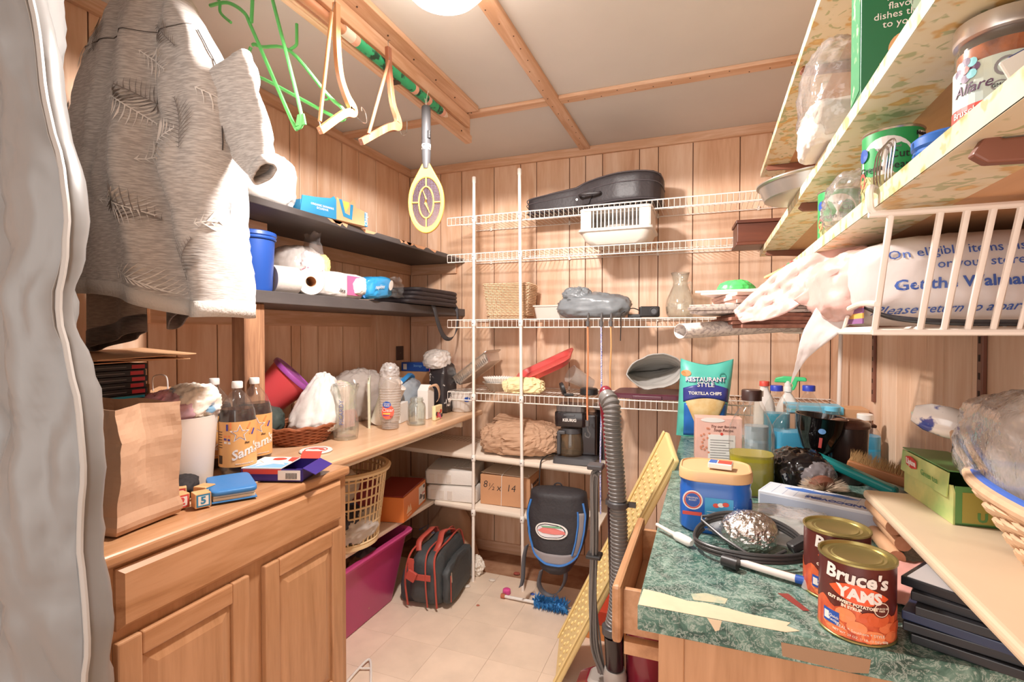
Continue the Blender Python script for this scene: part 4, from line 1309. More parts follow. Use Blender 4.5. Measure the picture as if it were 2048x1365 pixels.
# folders, game boxes and rack behind the paper bag
rc = thing('wire_rack', 'small white perforated rack carrying black game boxes behind the brown bag', 'rack', (-1.705, .965, ZT), 0)
MB().bb(-.135, .135, -.15, .14, .232, .240).build('deck', M_wht, rc, bev=.002)
mb = MB()
for i in range(12):
    mb.bb(.1352, .136, -.13 + i * .022, -.118 + i * .022, .233, .239)
mb.build('edge_slots', M_hole, rc)
for x in (-.12, .12):
    for y in (-.135, .125):
        MB().tube([(x, y, 0), (x, y, .232)], .005, 8).build('leg', M_wht, rc, smooth=True)
M_game = mat('game_black', '1f1d20', .35)
M_gred = mat('game_red', 'c8333c', .4); M_gcy = mat('game_cyan', '3aa9c4', .4)
ZG = ZT + .241
gz = ZG
for i in range(6):
    h = .034 if i == 0 else .018
    t = thing('game_box', ('lowest black game box with wide cyan strip in the stack', 'black game case second from the bottom of the stack', 'black game case third from the bottom of the stack', 'black game case fourth from the bottom of the stack', 'black game case fifth from the bottom of the stack', 'topmost black game case in the stack under the folders')[i], 'game box', (-1.695, .955 + .004 * (i % 2), gz), 0, 'stacked black game boxes')
    MB().bb(-.12, .12, -.075, .08, 0, h).build('case', M_game, t, bev=.002)
    if i == 0:
        txt(t, 'WiiU', .018, frame((.1205, .05, .011), (0, 1, 0), (0, 0, 1)), mat('pale_cyan_print', '9fd6e2', .5), bold=.0005)
        patch(t, 'cyan_strip', -.03, .075, .024, .031, fm('+x', .1202, 0, 0), M_gcy)
    else:
        patch(t, 'red_tab', .035, .072, .003, .014, fm('+x', .1202, 0, 0), M_gred)
        patch(t, 'title_line', -.07, .02, .008, .0095, fm('+x', .1202, 0, 0), mat('grey_print', '8a8585', .5))
    gz += h + .0003
fo = thing('folder_stack', 'buff cardboard folders lying on the black game boxes', 'folders', (-1.66, .985, gz), -6)
for i in range(3):
    MB().box((.01 * i, .012 * i, .004 + i * .012), (.30, .26, .0025), rot(x=(1.5, -1, 2)[i], y=(-2, 1, 2.5)[i])).build('folder', M_card, fo)
cb2 = thing('open_carton', 'flattened open cardboard carton beside the black game boxes', 'box', (-1.70, 1.075, ZG), 4)
MB().bb(-.13, .11, -.03, .03, 0, .003).bb(-.13, .11, -.03, -.027, 0, .06).box((.06, .055, .025), (.12, .07, .003), rot(x=18)).build('carton', M_card, cb2)
MB().tube(catmull([(.05, .028, .03), (.05, .03, .075), (.10, .032, .078), (.105, .034, .03)]), .002, 5).build('cut_edge', M_wht, cb2)

op = thing('wall_plate', 'small dark brown plate on the left wall near the back corner', 'wall plate', (XL, 2.80, 1.235))
MB().bb(.0005, .006, -.04, .04, -.045, .045).build('plate', mat('dark_plate', '4a3830', .5), op, bev=.002)
MB().lathe([(0, 0), (.003, 0), (.003, .0015), (0, .0015)], (.006, 0, .0), 8, rot(y=90)).build('screw', M_steel, op)

# ================================================================ things on the wire shelves
M_case = mat('black_canvas', '2f2a2c', .5, bump=.12, bs=80)
Z1, Z2, Z3, Z4 = 2.010, 1.805, 1.442, 1.040
gc = thing('guitar_case', 'black zipped guitar case lying on the topmost wire shelf', 'guitar case', (-.575, 2.71, Z1), 0)
GS = [(-.355, .035, .07), (-.345, .055, .095), (-.20, .07, .115), (-.08, .078, .128), (-.03, .09, .148), (.05, .12, .160), (.15, .148, .168), (.25, .150, .168), (.32, .125, .163), (.352, .085, .153), (.362, .04, .135)]
def case_fn(u, v):
    i = v * (len(GS) - 1); k = min(int(i), len(GS) - 2); t = i - k
    x, w, h = [GS[k][j] + (GS[k+1][j] - GS[k][j]) * t for j in range(3)]
    a = 2 * PI * u
    return Vector((x, w * sgnpow(math.cos(a), .35), h/2 + h/2 * sgnpow(math.sin(a), .35)))
mb = MB().grid(case_fn, 40, 40, wrap=True)
n = 40
mb.f.append(tuple(range(n))); mb.f.append(tuple(reversed(range(40 * n, 41 * n))))
mb.build('shell', M_case, gc, smooth=True, auto=60)
M_zip = mat('zip_tape', '4d474a', .4)
def rimline(zf, off=.001):
    out = []
    for s in (-1, 1):
        seq = range(len(GS)) if s < 0 else reversed(range(len(GS)))
        for k in seq:
            x, w, h = GS[k]
            out.append(V(x + (off if k == len(GS)-1 else -off if k == 0 else 0), s * (w + off), h * zf))
    return catmull(out, 4, True)
MB().tube(rimline(.62), .0022, 5, True).build('zip', M_zip, gc)
MB().tube(rimline(.90, -.002), .0028, 5, True).build('piping', M_zip, gc)
MB().tube(rimline(.10, -.002), .0028, 5, True).build('piping', M_zip, gc)
MB().tube(catmull([(.06, -.125, .07), (.055, -.15, .06), (-.03, -.15, .06), (-.05, -.095, .065)]), .007, 6).build('handle', M_case, gc, smooth=True)
MB().prism([(-.02, 0), (.02, 0), (.025, .1), (-.015, .1)], -.002, .002, frame((-.02, -.105, .02), (1, -.3, 0), (.4, 0, 1))).build('flap', M_case, gc)
MB().lathe([(0, 0), (.006, 0), (.006, .003), (0, .003)], (-.07, -.079, .055), 8, rot(x=90)).build('buckle', M_steel, gc)

M_milk = mat('milky_plastic', 'd9d0c6', .35, alpha=.82)
M_milkw = mat('warm_white_plastic', 'd9d0c8', .4)
dc = thing('storage_bin', 'white slotted plastic bin on a tray standing on the second wire shelf', 'bin', (-.425, 2.62, Z2), 0)
def rrect(hx, hy, r, n=6):
    pts = []
    for cx, cy, a0 in ((hx - r, hy - r, 0), (-hx + r, hy - r, 90), (-hx + r, -hy + r, 180), (hx - r, -hy + r, 270)):
        for i in range(n + 1):
            a = math.radians(a0 + 90 * i / n)
            pts.append((cx + r * math.cos(a), cy + r * math.sin(a)))
    return pts
def loft(secs, cap0=True, cap1=True):
    """secs: list of (outline points, z)"""
    mb = MB(); n = len(secs[0][0])
    vs = [(x, y, z) for pts, z in secs for x, y in pts]
    fs = []
    for j in range(len(secs) - 1):
        for i in range(n):
            k = (i + 1) % n
            fs.append((j*n + i, j*n + k, (j+1)*n + k, (j+1)*n + i))
    if cap0: fs.append(tuple(reversed(range(n))))
    if cap1: fs.append(tuple((len(secs)-1)*n + i for i in range(n)))
    return mb.add(vs, fs)
loft([(rrect(.13, .09, .04), 0), (rrect(.155, .11, .04), .02), (rrect(.172, .125, .04), .058)]).build('tray', mat('frosted_tray', 'd8cfc4', .4), dc, smooth=True)
loft([(rrect(.176, .13, .03), .058), (rrect(.182, .136, .03), .062), (rrect(.182, .136, .03), .072), (rrect(.176, .13, .03), .077)]).build('tray_rim', M_milkw, dc, smooth=True)
loft([(rrect(.168, .12, .03), .160), (rrect(.176, .128, .03), .162), (rrect(.176, .128, .03), .174), (rrect(.168, .12, .03), .176)]).build('top_rim', M_milkw, dc, smooth=True)
for sx in (-1, 1):
    MB().bb(sx * .115, sx * .165, -.122, -.112, .077, .162).build('front_panel', M_milkw, dc, bev=.004)
    MB().bb(sx * .160, sx * .170, -.118, .118, .077, .162).build('side_panel', M_milkw, dc, bev=.004)
MB().bb(-.165, .165, .112, .122, .077, .162).build('back_panel', M_milkw, dc, bev=.004)
for i in range(12):
    x = -.105 + i * .019
    MB().bb(x - .0025, x + .0025, -.121, -.114, .077, .162).build('bar', M_milkw, dc)
MB().lathe([(0, 0), (.06, 0), (.08, .02), (.07, .024), (0, .02)], (.0, 0, .078), 24, sy=.9).build('inner_dish', M_milk, dc, smooth=True)

wk = thing('wicker_basket', 'pale rectangular wicker basket on the third wire shelf', 'basket', (-1.055, 2.73, Z3), 4)
mb = MB()
for j in range(22):
    k = j / 21
    hx, hy = .112 + .02 * k, .085 + .015 * k
    pts = []
    base = rrect(hx, hy, .02, 3)
    seg = []
    for i in range(len(base)):
        p, q = base[i], base[(i+1) % len(base)]
        d = math.hypot(q[0]-p[0], q[1]-p[1]); m_ = max(1, int(d / .012))
        for t in range(m_):
            seg.append((p[0] + (q[0]-p[0]) * t / m_, p[1] + (q[1]-p[1]) * t / m_))
    for i, (x, y) in enumerate(seg):
        w = 1 + .035 * (1 if (i + j) % 2 else -1)
        pts.append((x * w, y * w, .006 + .19 * k))
    mb.tube(pts, .0042, 4, True)
mb.build('weave', M_wickl, wk, smooth=True)
loft([(rrect(.108, .08, .02), .001), (rrect(.108, .08, .02), .006)]).build('base', M_wickl, wk)
loft([(rrect(.125, .092, .02), .02), (rrect(.118, .085, .02), .02), (rrect(.122, .09, .02), .185), (rrect(.130, .097, .02), .185)], False, False).build('inner_wall', M_wickl, wk)
fc = thing('flat_container', 'shallow clear plastic container beside the wicker basket', 'container', (-.80, 2.74, Z3))
loft([(rrect(.085, .07, .015), 0), (rrect(.095, .08, .015), .065), (rrect(.102, .086, .015), .067), (rrect(.102, .086, .015), .075), (rrect(.09, .075, .015), .075)]).build('container', M_milk, fc, smooth=True)
M_greyb = mat('grey_poly_bag', '7f8488', .3, bump=.25, bs=18)
gb2 = thing('plastic_bag', 'crumpled grey plastic bag on the third wire shelf', 'bag', (-.56, 2.68, Z3))
crumple((.34, .22, .125), 201, .17, e=.75, nu=60, nv=36).build('bag', M_greyb, gb2, smooth='all')
crumple((.12, .10, .07), 203, .3, e=.9).build('knot', M_greyb, gb2, smooth='all').location = (-.08, -.05, .085)
gd = thing('electronic_gadget', 'small black electronic gadget with cable on the third wire shelf', 'gadget', (-.30, 2.69, Z3))
MB().box((.02, 0, .032), (.10, .05, .055), rot(z=12)).build('body', M_blk, gd, bev=.008)
MB().lathe([(0, 0), (.019, 0), (.021, .012), (.017, .016), (.013, .012), (0, .012)], (.045, -.018, .034), 20, rot(x=90)).build('lens', M_grph, gd, smooth=True)
MB().bb(-.085, -.02, -.03, .03, .002, .02).build('adapter', M_blk, gd, bev=.004)
MB().tube(catmull([(-.03, 0, .04), (-.06, -.03, .05), (-.095, -.08, .03), (-.10, -.155, .01), (-.098, -.163, -.03), (-.10, -.163, -.115)]), .0025, 6).build('cable', M_blk, gd, smooth=True)
cf = thing('glass_carafe', 'bulbous clear glass carafe on the third wire shelf', 'carafe', (-.13, 2.70, Z3))
MB().lathe([(0, .004), (.045, .003), (.055, 0), (.068, .02), (.073, .055), (.068, .09), (.05, .13), (.037, .16), (.035, .18), (.04, .205), (.046, .225), (.044, .226), (.033, .18), (.035, .16), (.047, .13), (.065, .09), (.07, .055), (.065, .02), (.05, .006), (0, .007)], n=40, cap=False).build('glass', M_glass, cf, smooth='all')
MB().tube(catmull([(.036, -.01, .17), (.05, -.02, .175), (.052, -.02, .14), (.048, -.018, .12)]), .004, 6).build('handle', M_glass, cf, smooth=True)

# bungee cords over the third shelf's lip
M_bor = mat('orange_cord', 'e08a5e', .6); M_bbl = mat('blue_white_cord', '6f78c8', .6, col2='e6e2e8', vs=260, lo=.48, hi=.52); M_byl = mat('tan_cord', 'd9a06c', .6)
M_bhk = mat('grey_hook', '5d5a5a', .5)
def bungee(label, x, z_end, m, end=True, y=2.527):
    t = thing('bungee_cord', label, 'cord', (x, y, z_end), group='bungee cords on the third wire shelf')
    top = Z3 - z_end
    MB().tube(catmull([(-.004, .030, top + .008), (0, .014, top + .022), (.002, -.004, top + .012), (0, -.006, top - .02)]), .0045, 8).build('hook', M_bhk, t, smooth=True)
    MB().lathe([(0, 0), (.010, 0), (.009, -.026), (0, -.026)], (0, -.006, top - .018), 10).build('ferrule', M_bhk, t, smooth=True)
    MB().tube(catmull([(0, -.006, top - .04), (.003, -.008, top * .6), (-.002, -.006, top * .3), (0, -.004, .02)]), .0042, 8).build('cord', m, t, smooth=True)
    if end:
        MB().lathe([(0, 0), (.010, 0), (.011, .03), (0, .03)], (0, -.004, -.008), 10).build('ferrule', M_bhk, t, smooth=True)
        MB().tube(catmull([(0, -.004, -.005), (.002, -.004, -.03), (.014, -.004, -.05), (.006, -.004, -.066), (-.010, -.004, -.058), (-.010, -.004, -.042)]), .004, 8).build('hook', M_bhk, t, smooth=True)
    return t
bungee('orange bungee cord with a grey hook dangling before the coffee maker', -.562, .905, M_bor)
bungee('long blue and white bungee cord hanging left of the vacuum hose', -.494, .44, M_bbl, False)
bungee('tan bungee cord, rightmost and shortest of three', -.447, 1.065, M_byl, False)

# fourth shelf
M_foil = mat('aluminium_foil', 'cfcac4', .28, .9, bump=.25, bs=60)
fp = thing('foil_tray', 'aluminium foil tray tilted up against the wall on the fourth wire shelf', 'tray', (-1.32, 2.70, Z4 + .002), 0, ry=-36)
loft([(rrect(.12, .085, .02), 0), (rrect(.138, .10, .02), .05), (rrect(.152, .113, .02), .052), (rrect(.152, .113, .02), .055), (rrect(.135, .097, .02), .055), (rrect(.118, .083, .02), .004)], True, True).build('tray', M_foil, fp, smooth=True)
mb = MB()
for i in range(20):
    x = -.12 + i * .0126
    mb.box((x, -.094, .026), (.004, .004, .044), rot(x=-16))
mb.build('side_ribs', M_foil, fp)
fp.location = (-1.245, 2.72, Z4 + .094)
bo = thing('liner_bowl', 'metal bowl holding white paper cupcake liners on the fourth wire shelf', 'bowl', (-1.095, 2.645, Z4))
MB().lathe([(0, .002), (.045, 0), (.055, .003), (.085, .045), (.092, .048), (.092, .051), (.083, .050), (.052, .008), (0, .006)], n=36, cap=False).build('bowl', mat('dull_tin', 'cbbfb0', .35, .5), bo, smooth=True)
def flute(u, v):
    a = 2*PI*u
    r = .055 + .03 * v + .003 * math.cos(36 * a) * (.3 + v)
    return Vector((r*math.cos(a), r*math.sin(a), .03 + .045*v + .003*math.cos(36*a)*v))
MB().grid(flute, 144, 4, wrap=True).build('paper_liners', M_wht, bo, solid=.001)
MB().lathe([(0, .031), (.054, .03)], n=36).build('liner_base', M_wht, bo)
rl = thing('red_lid', 'red plastic container lid propped at a slant on the fourth wire shelf', 'lid', (-.845, 2.73, Z4 + .085), 0, ry=-27)  # a food container's lid, shallow like a tray
M_redl = mat('red_translucent', 'dc5a56', .35)
loft([(rrect(.155, .09, .05), 0), (rrect(.175, .105, .05), .028), (rrect(.182, .112, .05), .03), (rrect(.182, .112, .05), .036), (rrect(.165, .095, .05), .036), (rrect(.15, .085, .05), .012)], True, True).build('lid', M_redl, rl, smooth=True)
rl.rotation_euler = (math.radians(17), math.radians(-25), 0)
rl.location.z = Z4 + .113
yp = tag(crumple((.19, .11, .075), 211, .28, e=.8, nu=44, nv=26).build('yellow_paper', mat('pale_yellow_paper', 'ecd9a8', .8), None, loc=(-.93, 2.605, Z4)), 'crumpled pale yellow paper before the red lid', 'paper')
cc = thing('clear_cup', 'clear plastic cup lying on its side on the fourth wire shelf', 'cup', (-.655, 2.735, Z4 + .075), 40, ry=-62)
MB().lathe([(0, -.08), (.035, -.08), (.048, .06), (.051, .062), (.047, .062), (.034, -.076), (0, -.076)], n=30, cap=False).build('cup', M_cup, cc, smooth=True)
lid1 = thing('round_lid', 'black round lid standing on edge on the fourth wire shelf', 'lid', (-.705, 2.565, Z4 + .034), 25, ry=72)
MB().lathe([(0, -.006), (.032, -.006), (.035, -.003), (.035, .010), (.032, .012), (.029, .004), (0, .003)], n=30, cap=False).build('lid', M_blk, lid1, smooth=True)
lid2 = thing('black_jar_lid', 'black jar lid lying flat right of the clear cup', 'lid', (-.585, 2.66, Z4))
MB().lathe([(0, 0), (.045, 0), (.048, .004), (.046, .03), (.04, .034), (0, .034)], n=30, cap=False).build('lid', M_blk, lid2, smooth=True)
sp_ = thing('small_clasp', 'small black clasp with metal ring on the fourth shelf edge', 'clasp', (-.665, 2.545, Z4))
MB().box((0, 0, .008), (.05, .022, .014), rot(z=20)).build('clasp', M_blk, sp_, bev=.004)
MB().tube([(.035 + .012*math.cos(2*PI*i/14), .012*math.sin(2*PI*i/14), .006) for i in range(14)], .0018, 5, True).build('ring', M_steel, sp_)
M_maroon = mat('maroon_plastic', '5d2c3a', .4)
ml = thing('maroon_lid', 'large maroon plastic lid lying flat under the grey mailer', 'lid', (-.275, 2.70, Z4))
loft([(rrect(.165, .13, .05), 0), (rrect(.18, .145, .05), .003), (rrect(.18, .145, .05), .02), (rrect(.172, .137, .05), .026), (rrect(.15, .115, .04), .022)]).build('lid', M_maroon, ml, smooth=True)
MB().bb(-.07, .07, -.152, -.144, .0, .018).build('latch', M_maroon, ml, bev=.003)
ma = thing('bubble_mailer', 'open grey padded mailer on the maroon lid', 'mailer', (-.255, 2.70, Z4 + .028), 12)
def mail_fn(u, v):
    a = 2*PI*u
    op = .5 + .5 * math.cos(a)
    w = .14 * (1 - .15*v)
    h = .001 + .082 * (1 - v) ** .8
    x = w * sgnpow(math.cos(a), .8); z = h * sgnpow(math.sin(a), 1.7) + h + .01 * fbm((x, v, 0), 9, 4)
    y = -.11 + .24 * v + .02 * math.sin(a) * (1 - v)
    return Vector((x, y, max(.001, z + .012*ridge((x, y, z), 8, 3)*(1-v))))
MB().grid(mail_fn, 48, 20, wrap=True).build('envelope', mat('grey_mailer', 'b6b2ad', .5, bump=.15, bs=30), ma, smooth='all', solid=.005)
ma.rotation_euler = (math.radians(16), math.radians(-8), math.radians(12))
ma.location.z += .055

# cream shelves
pbc = thing('paper_bag', 'crumpled brown paper bag tied with string on the upper cream shelf', 'bag', (-.975, 2.685, z5(-.975) + .010), 3)
crumple((.40, .28, .16), 221, .17, e=.7, nu=80, nv=44).build('bag', M_kraft, pbc, auto=10)
MB().tube(catmull([(-.05, -.14, .03), (-.04, -.145, .08), (-.02, -.10, .15), (.0, .0, .17)]), .0016, 5).build('string', M_wht, pbc)
MB().box((-.06, .03, .175), (.20, .12, .002), rot(x=8, y=7)).build('flap', M_kraft, pbc)

M_drk = mat('espresso_plastic', '241c1e', .25, coat=.3)
cm_ = thing('coffee_maker', 'black drip coffee maker with glass carafe on the upper cream shelf', 'coffee maker', (-.648, 2.665, z5(-.76) + .001), 4)
loft([(rrect(.115, .10, .015), 0), (rrect(.112, .097, .015), .028), (rrect(.10, .09, .015), .032)]).build('base', M_grph, cm_, smooth=True)
MB().bb(.02, .105, -.02, .09, .03, .25).build('water_tank', M_drk, cm_, bev=.01)
loft([(rrect(.078, .075, .02), .19), (rrect(.082, .08, .02), .20), (rrect(.082, .08, .02), .262), (rrect(.078, .078, .02), .268)]).build('brew_head', M_drk, cm_, smooth=True).location = (-.028, 0, 0)
loft([(rrect(.075, .072, .02), .269), (rrect(.075, .072, .02), .298), (rrect(.068, .066, .02), .302)]).build('lid', mat('smoky_lid', '5f5652', .25), cm_, smooth=True).location = (-.028, 0, 0)
MB().bb(-.06, .0, -.085, -.079, .248, .256).build('button_bar', M_grph, cm_, bev=.002)
txt(cm_, 'KEURIG', .021, fm('-y', -.028, -.0815, .226), mat('silver_print', 'd8d2cb', .4), bold=.0008)
cfe = MB().lathe([(0, .034), (.060, .034), (.066, .05), (.064, .11), (.055, .14), (.052, .155)], (-.03, -.018, 0), 32, cap=False).build('carafe', clear('smoked_glass', 'c9b9a0', .12, .03, 1.4), cm_, smooth='all')
MB().lathe([(.053, .15), (.056, .152), (.056, .178), (.0, .182)], (-.03, -.018, 0), 32, cap=False).build('carafe_lid', M_grph, cfe, smooth=True)
MB().bb(-.095, -.075, -.085, -.055, .045, .165).build('carafe_handle', M_grph, cfe, bev=.006)
MB().bb(-.09, -.05, -.085, -.06, .150, .170).build('handle_bridge', M_grph, cfe, bev=.005)
MB().tube(catmull([(-.09, .02, .02), (-.135, -.03, .03), (-.165, -.10, .02), (-.17, -.145, -.02), (-.172, -.150, -.20), (-.165, -.155, -.29)], 8), .0035, 8).build('power_cord', M_blk, cm_, smooth=True)
MB().lathe([(0, 0), (.005, 0), (.010, -.02), (.012, -.04), (0, -.04)], (-.165, -.155, -.285), 10).build('plug', M_blk, cm_, smooth=True)
cn = thing('grinder', 'black canister with grey rim right of the coffee maker', 'canister', (-.528, 2.80, z5(-.53) + .003))
MB().lathe([(0, 0), (.055, 0), (.055, .27), (0, .27)], n=32).build('body', M_drk, cn, smooth=True)
MB().lathe([(.05, .268), (.064, .27), (.066, .29), (.060, .298), (.05, .292), (.045, .28), (0, .28)], n=32, cap=False).build('rim', mat('warm_grey_rim', 'b0a59d', .4), cn, smooth=True)

M_eps = mat('styrofoam', 'dcd5cd', .8, bump=.1, bs=150)
for i, (lb, x, y, z, rz, rx) in enumerate((('lower white foam packing tray on the lower cream shelf', -1.36, 2.66, z6(-1.36) + .001, 6, 0), ('upper white foam packing tray tilted on the other one', -1.385, 2.68, z6(-1.36) + .095, 10, 4))):
    t = thing('foam_tray', lb, 'foam packaging', (x, y, z), rz, 'white foam packing trays', rx=rx)
    loft([(rrect(.145, .11, .02), 0), (rrect(.15, .115, .02), .004), (rrect(.15, .115, .02), .07), (rrect(.14, .105, .02), .082)]).build('block', M_eps, t, smooth=True)
    mb = MB()
    for k in range(12):
        mb.box((.0 + k * .010, .0 - k * .000, .0825), (.005, .10, .004))
    mb.build('ribs', M_eps, t)
    for k in range(3):
        MB().bb(-.12 + .05*k, -.09 + .05*k, -.118, -.112, .01, .06).build('notch', mat('foam_shade', 'd9cfc4', .9), t, bev=.002)
bx2 = thing('cardboard_box', 'cardboard box marked 8 1/2 x 14 tied with string on the lower cream shelf', 'box', (-1.045, 2.71, z6(-1.05) + .003), 3)
M_box = mat('box_card', 'c4916a', .75, var=.08, vs=8)
MB().bb(-.145, .145, -.115, .115, 0, .165).build('carton', M_box, bx2, bev=.003)
MB().box((0, 0, .17), (.28, .21, .003), rot(y=1.2, z=-3)).build('loose_paper', mat('buff_paper', 'e0cbb4', .8), bx2)
for s_, x_, z_ in (('8', -.115, .112), ('½', -.078, .10), ('x', -.035, .098), ('14', .035, .10)):
    txt(bx2, s_, .055, fm('-y', x_, -.1156, z_), M_txt, bold=-.0005, shear=.15)
txt(bx2, 'ENVELOPES\nFIRST CLASS', .024, fm('+x', .1456, .0, .10), M_txt, bold=.0008, line=1.2)
for x in (-.02, ):
    MB().tube([(x, -.1175, .0), (x + .003, -.118, .165), (x + .006, -.10, .176), (x, .1, .176)], .0016, 5).build('string', M_wht, bx2)
MB().tube([(.1475, -.09, .0), (.148, -.085, .12), (.13, -.09, .176)], .0016, 5).build('string', M_wht, bx2)

M_orbox = mat('orange_card', 'e0813f', .5); M_ord = mat('dark_red_print', '8c2f28', .5)
sb = thing('shoe_box', 'orange shoe box with white size label beside the laundry basket', 'shoe box', (-1.56, 2.32, .412), 12)
MB().bb(-.10, .11, -.17, .17, 0, .125).build('carton', M_orbox, sb, bev=.002)
MB().bb(-.095, .105, -.165, .165, .125, .132).build('lid', M_ord, sb, bev=.002)
F = fm('+x', .1104, 0, 0)
patch(sb, 'size_label', .055, .155, .015, .11, F, M_wht)
txt(sb, 'FINAL', .018, fm('+x', .1112, .132, .062), M_red)
patch(sb, 'size_print', .128, .15, .088, .104, fm('+x', .111, 0, 0), M_txt)
for i in range(6):
    patch(sb, 'barcode', .128 + i*.004, .130 + i*.004, .022, .048, fm('+x', .111, 0, 0), M_txt)
poly(sb, 'printed_shoe', [(.062, .045), (.075, .070), (.085, .066), (.115, .055), (.118, .045), (.09, .040)], fm('+x', .111, 0, 0), mat('shoe_print', '6a5a5a', .5))
poly(sb, 'printed_peak', [(-.13, .03), (-.105, .07), (-.09, .05), (-.075, .07), (-.055, .03)], F, mat('peak_print', 'f0c9a0', .5))
txt(sb, 'ozark trail', .014, fm('+x', .1108, -.09, .018), mat('peak_print', 'f0c9a0', .5))

# laundry basket: slats and hoops
lb_ = thing('laundry_basket', 'cream lattice laundry basket full of clothes under the worktop', 'laundry basket', (-1.575, 1.90, .412))
M_lb = mat('cream_plastic', 'ead0a4', .4)
R0, R1, HB = .165, .205, .345
mb = MB()
for i in range(44):
    a = 2*PI*i/44
    mb.tube([(R0*math.cos(a), R0*math.sin(a), .02), ((R0+R1)/2*math.cos(a), (R0+R1)/2*math.sin(a), HB/2), (R1*math.cos(a), R1*math.sin(a), HB - .01)], .004, 5)
mb.build('slats', M_lb, lb_, smooth=True)
for j in range(8):
    k = (j + .6) / 8.4
    MB().tube([((R0 + (R1-R0)*k)*math.cos(2*PI*i/48), (R0 + (R1-R0)*k)*math.sin(2*PI*i/48), HB*k) for i in range(48)], .0042, 6, True).build('hoop', M_lb, lb_, smooth=True)
MB().lathe([(R1 - .004, HB - .012), (R1 + .018, HB - .016), (R1 + .022, HB - .004), (R1 + .012, HB + .004), (R1 - .002, HB + .002), (R1 - .004, HB - .012)], n=48, cap=False).build('rim', M_lb, lb_, smooth=True)
MB().lathe([(0, 0), (R0 + .004, 0), (R0 + .006, .01), (R0 + .002, .025), (0, .022)], n=40, cap=False).build('base', M_lb, lb_, smooth=True)
for i, (c, x, y, z, s) in enumerate((('c9c3bd', .03, -.03, .02, .27), ('4a5a86', -.04, .04, .10, .24), ('8c3b40', .06, .06, .13, .14), ('3a3a44', .05, -.06, .03, .20), ('d6cfc8', -.02, -.05, .18, .22))):
    crumple((s, s, .15), 230 + i, .16, e=.85).build('garment', mat('laundry_%s' % c, c, .85), lb_, smooth='all').location = (x, y, z)

# floor things
M_mag = mat('magenta_plastic', 'c2457f', .3, coat=.2, alpha=.85)
mg = thing('storage_tote', 'translucent magenta storage tote on the floor under the laundry basket', 'tote', (-1.635, 1.92, .001))
mk = lambda hx, hy: rrect(hx, hy, .04, 5)
loft([(mk(.135, .29), 0), (mk(.14, .295), .004), (mk(.195, .345), .335), (mk(.215, .365), .338), (mk(.217, .367), .348), (mk(.212, .362), .354), (mk(.19, .34), .352), (mk(.135, .29), .008)], True, True).build('tub', M_mag, mg, smooth=True)
for i, (c, x, y, s) in enumerate((('6b4a3c', .02, -.08, .22), ('c9a58c', .04, .08, .20), ('7d2f4c', -.03, -.2, .2), ('a3a0b4', .02, .2, .2))):
    crumple((s, s, .24), 240 + i, .14, e=.8).build('contents', mat('tote_%s' % c, c, .8), mg, smooth='all').location = (x, y, .012)
M_duf = mat('slate_canvas', '3f4345', .6, bump=.15, bs=90); M_dred = mat('brick_trim', 'b04a3e', .5)
du = thing('duffel_bag', 'dark slate duffel bag with red straps on the floor', 'duffel bag', (-1.325, 2.345, .001), 7)
def duf(hx, hy, h, e=.35, seed=1, amp=.03, cz=0):
    def fn(u, v):
        th = 2*PI*u; ph = -PI/2 + PI*v
        p = Vector((hx*sgnpow(math.cos(ph), e)*sgnpow(math.cos(th), e), hy*sgnpow(math.cos(ph), e)*sgnpow(math.sin(th), e), h/2 + h/2*sgnpow(math.sin(ph), .6)))
        p.x *= 1 - .22 * (p.z / h) ** 2
        p += Vector((1, 1, .3)) * amp * .5 * ridge(p, 9, seed)
        p.z = max(p.z, .001)
        return p
    return MB().grid(fn, 56, 30, wrap=True)
duf(.10, .20, .275, .4, 3).build('main_body', M_duf, du, smooth='all')
duf(.028, .18, .20, .4, 4).build('side_pocket', M_duf, du, smooth='all').location = (.105, .0, .012)
o = duf(.05, .035, .17, .5, 5, .015).build('end_pocket', M_duf, du, smooth='all'); o.location = (-.10, -.11, .0)
def duf_line(x, zt, y0, y1, r=.0045, name='piping', m=M_dred):
    k = 1 - .22
    MB().tube(catmull([(x * .96, y0 + .02, .02), (x * .98, y0 - .004, .16), (x * .82, y0 + .03, zt), (x * .8, 0, zt + .006), (x * .82, y1 - .03, zt), (x * .98, y1 + .004, .16), (x * .96, y1 - .02, .02)], 8), r, 6).build(name, m, du, smooth=True)
duf_line(.08, .272, -.205, .205, .005); duf_line(-.08, .272, -.205, .205, .005)
duf_line(.03, .282, -.208, .208, .004, 'zip_trim')
for sx in (-.045, .045):
    SP = catmull([(sx, -.125, .265), (sx * 1.2, -.09, .305), (sx * .8, 0, .325), (sx * 1.2, .09, .305), (sx, .125, .265)], 8); SW = V(.030, 0, .004)
    MB().grid(strap_fn, 36, 2).build('handle', M_dred, du, smooth='all', solid=.005)
for y in (-.208, ):
    MB().box((-.01, y - .003, .175), (.13, .006, .03)).build('strap', M_dred, du, bev=.002)
    MB().box((-.045, y - .008, .22), (.03, .008, .09)).build('strap', M_dred, du, bev=.002)
    MB().box((-.04, y - .016, .185), (.05, .014, .05), rot(y=25)).build('strap_tab', M_dred, du, bev=.004)
MB().lathe([(0, 0), (.016, 0), (.018, .004), (0, .006)], (-.045, -.212, .25), 14, rot(x=90)).build('rivet_patch', M_dred, du, smooth=True)
MB().box((.132, -.13, .135), (.006, .012, .09), rot(x=5)).build('zip_pull', M_steel, du, bev=.002)
MB().tube(catmull([(.136, -.15, .17), (.139, -.155, .12), (.138, -.15, .04)]), .0025, 5).build('pocket_zip', M_dred, du)
wpb = thing('paper_bag', 'brown paper bag with upside down blue lettering slumped under the shelf', 'bag', (-1.49, 2.735, .0), 0)
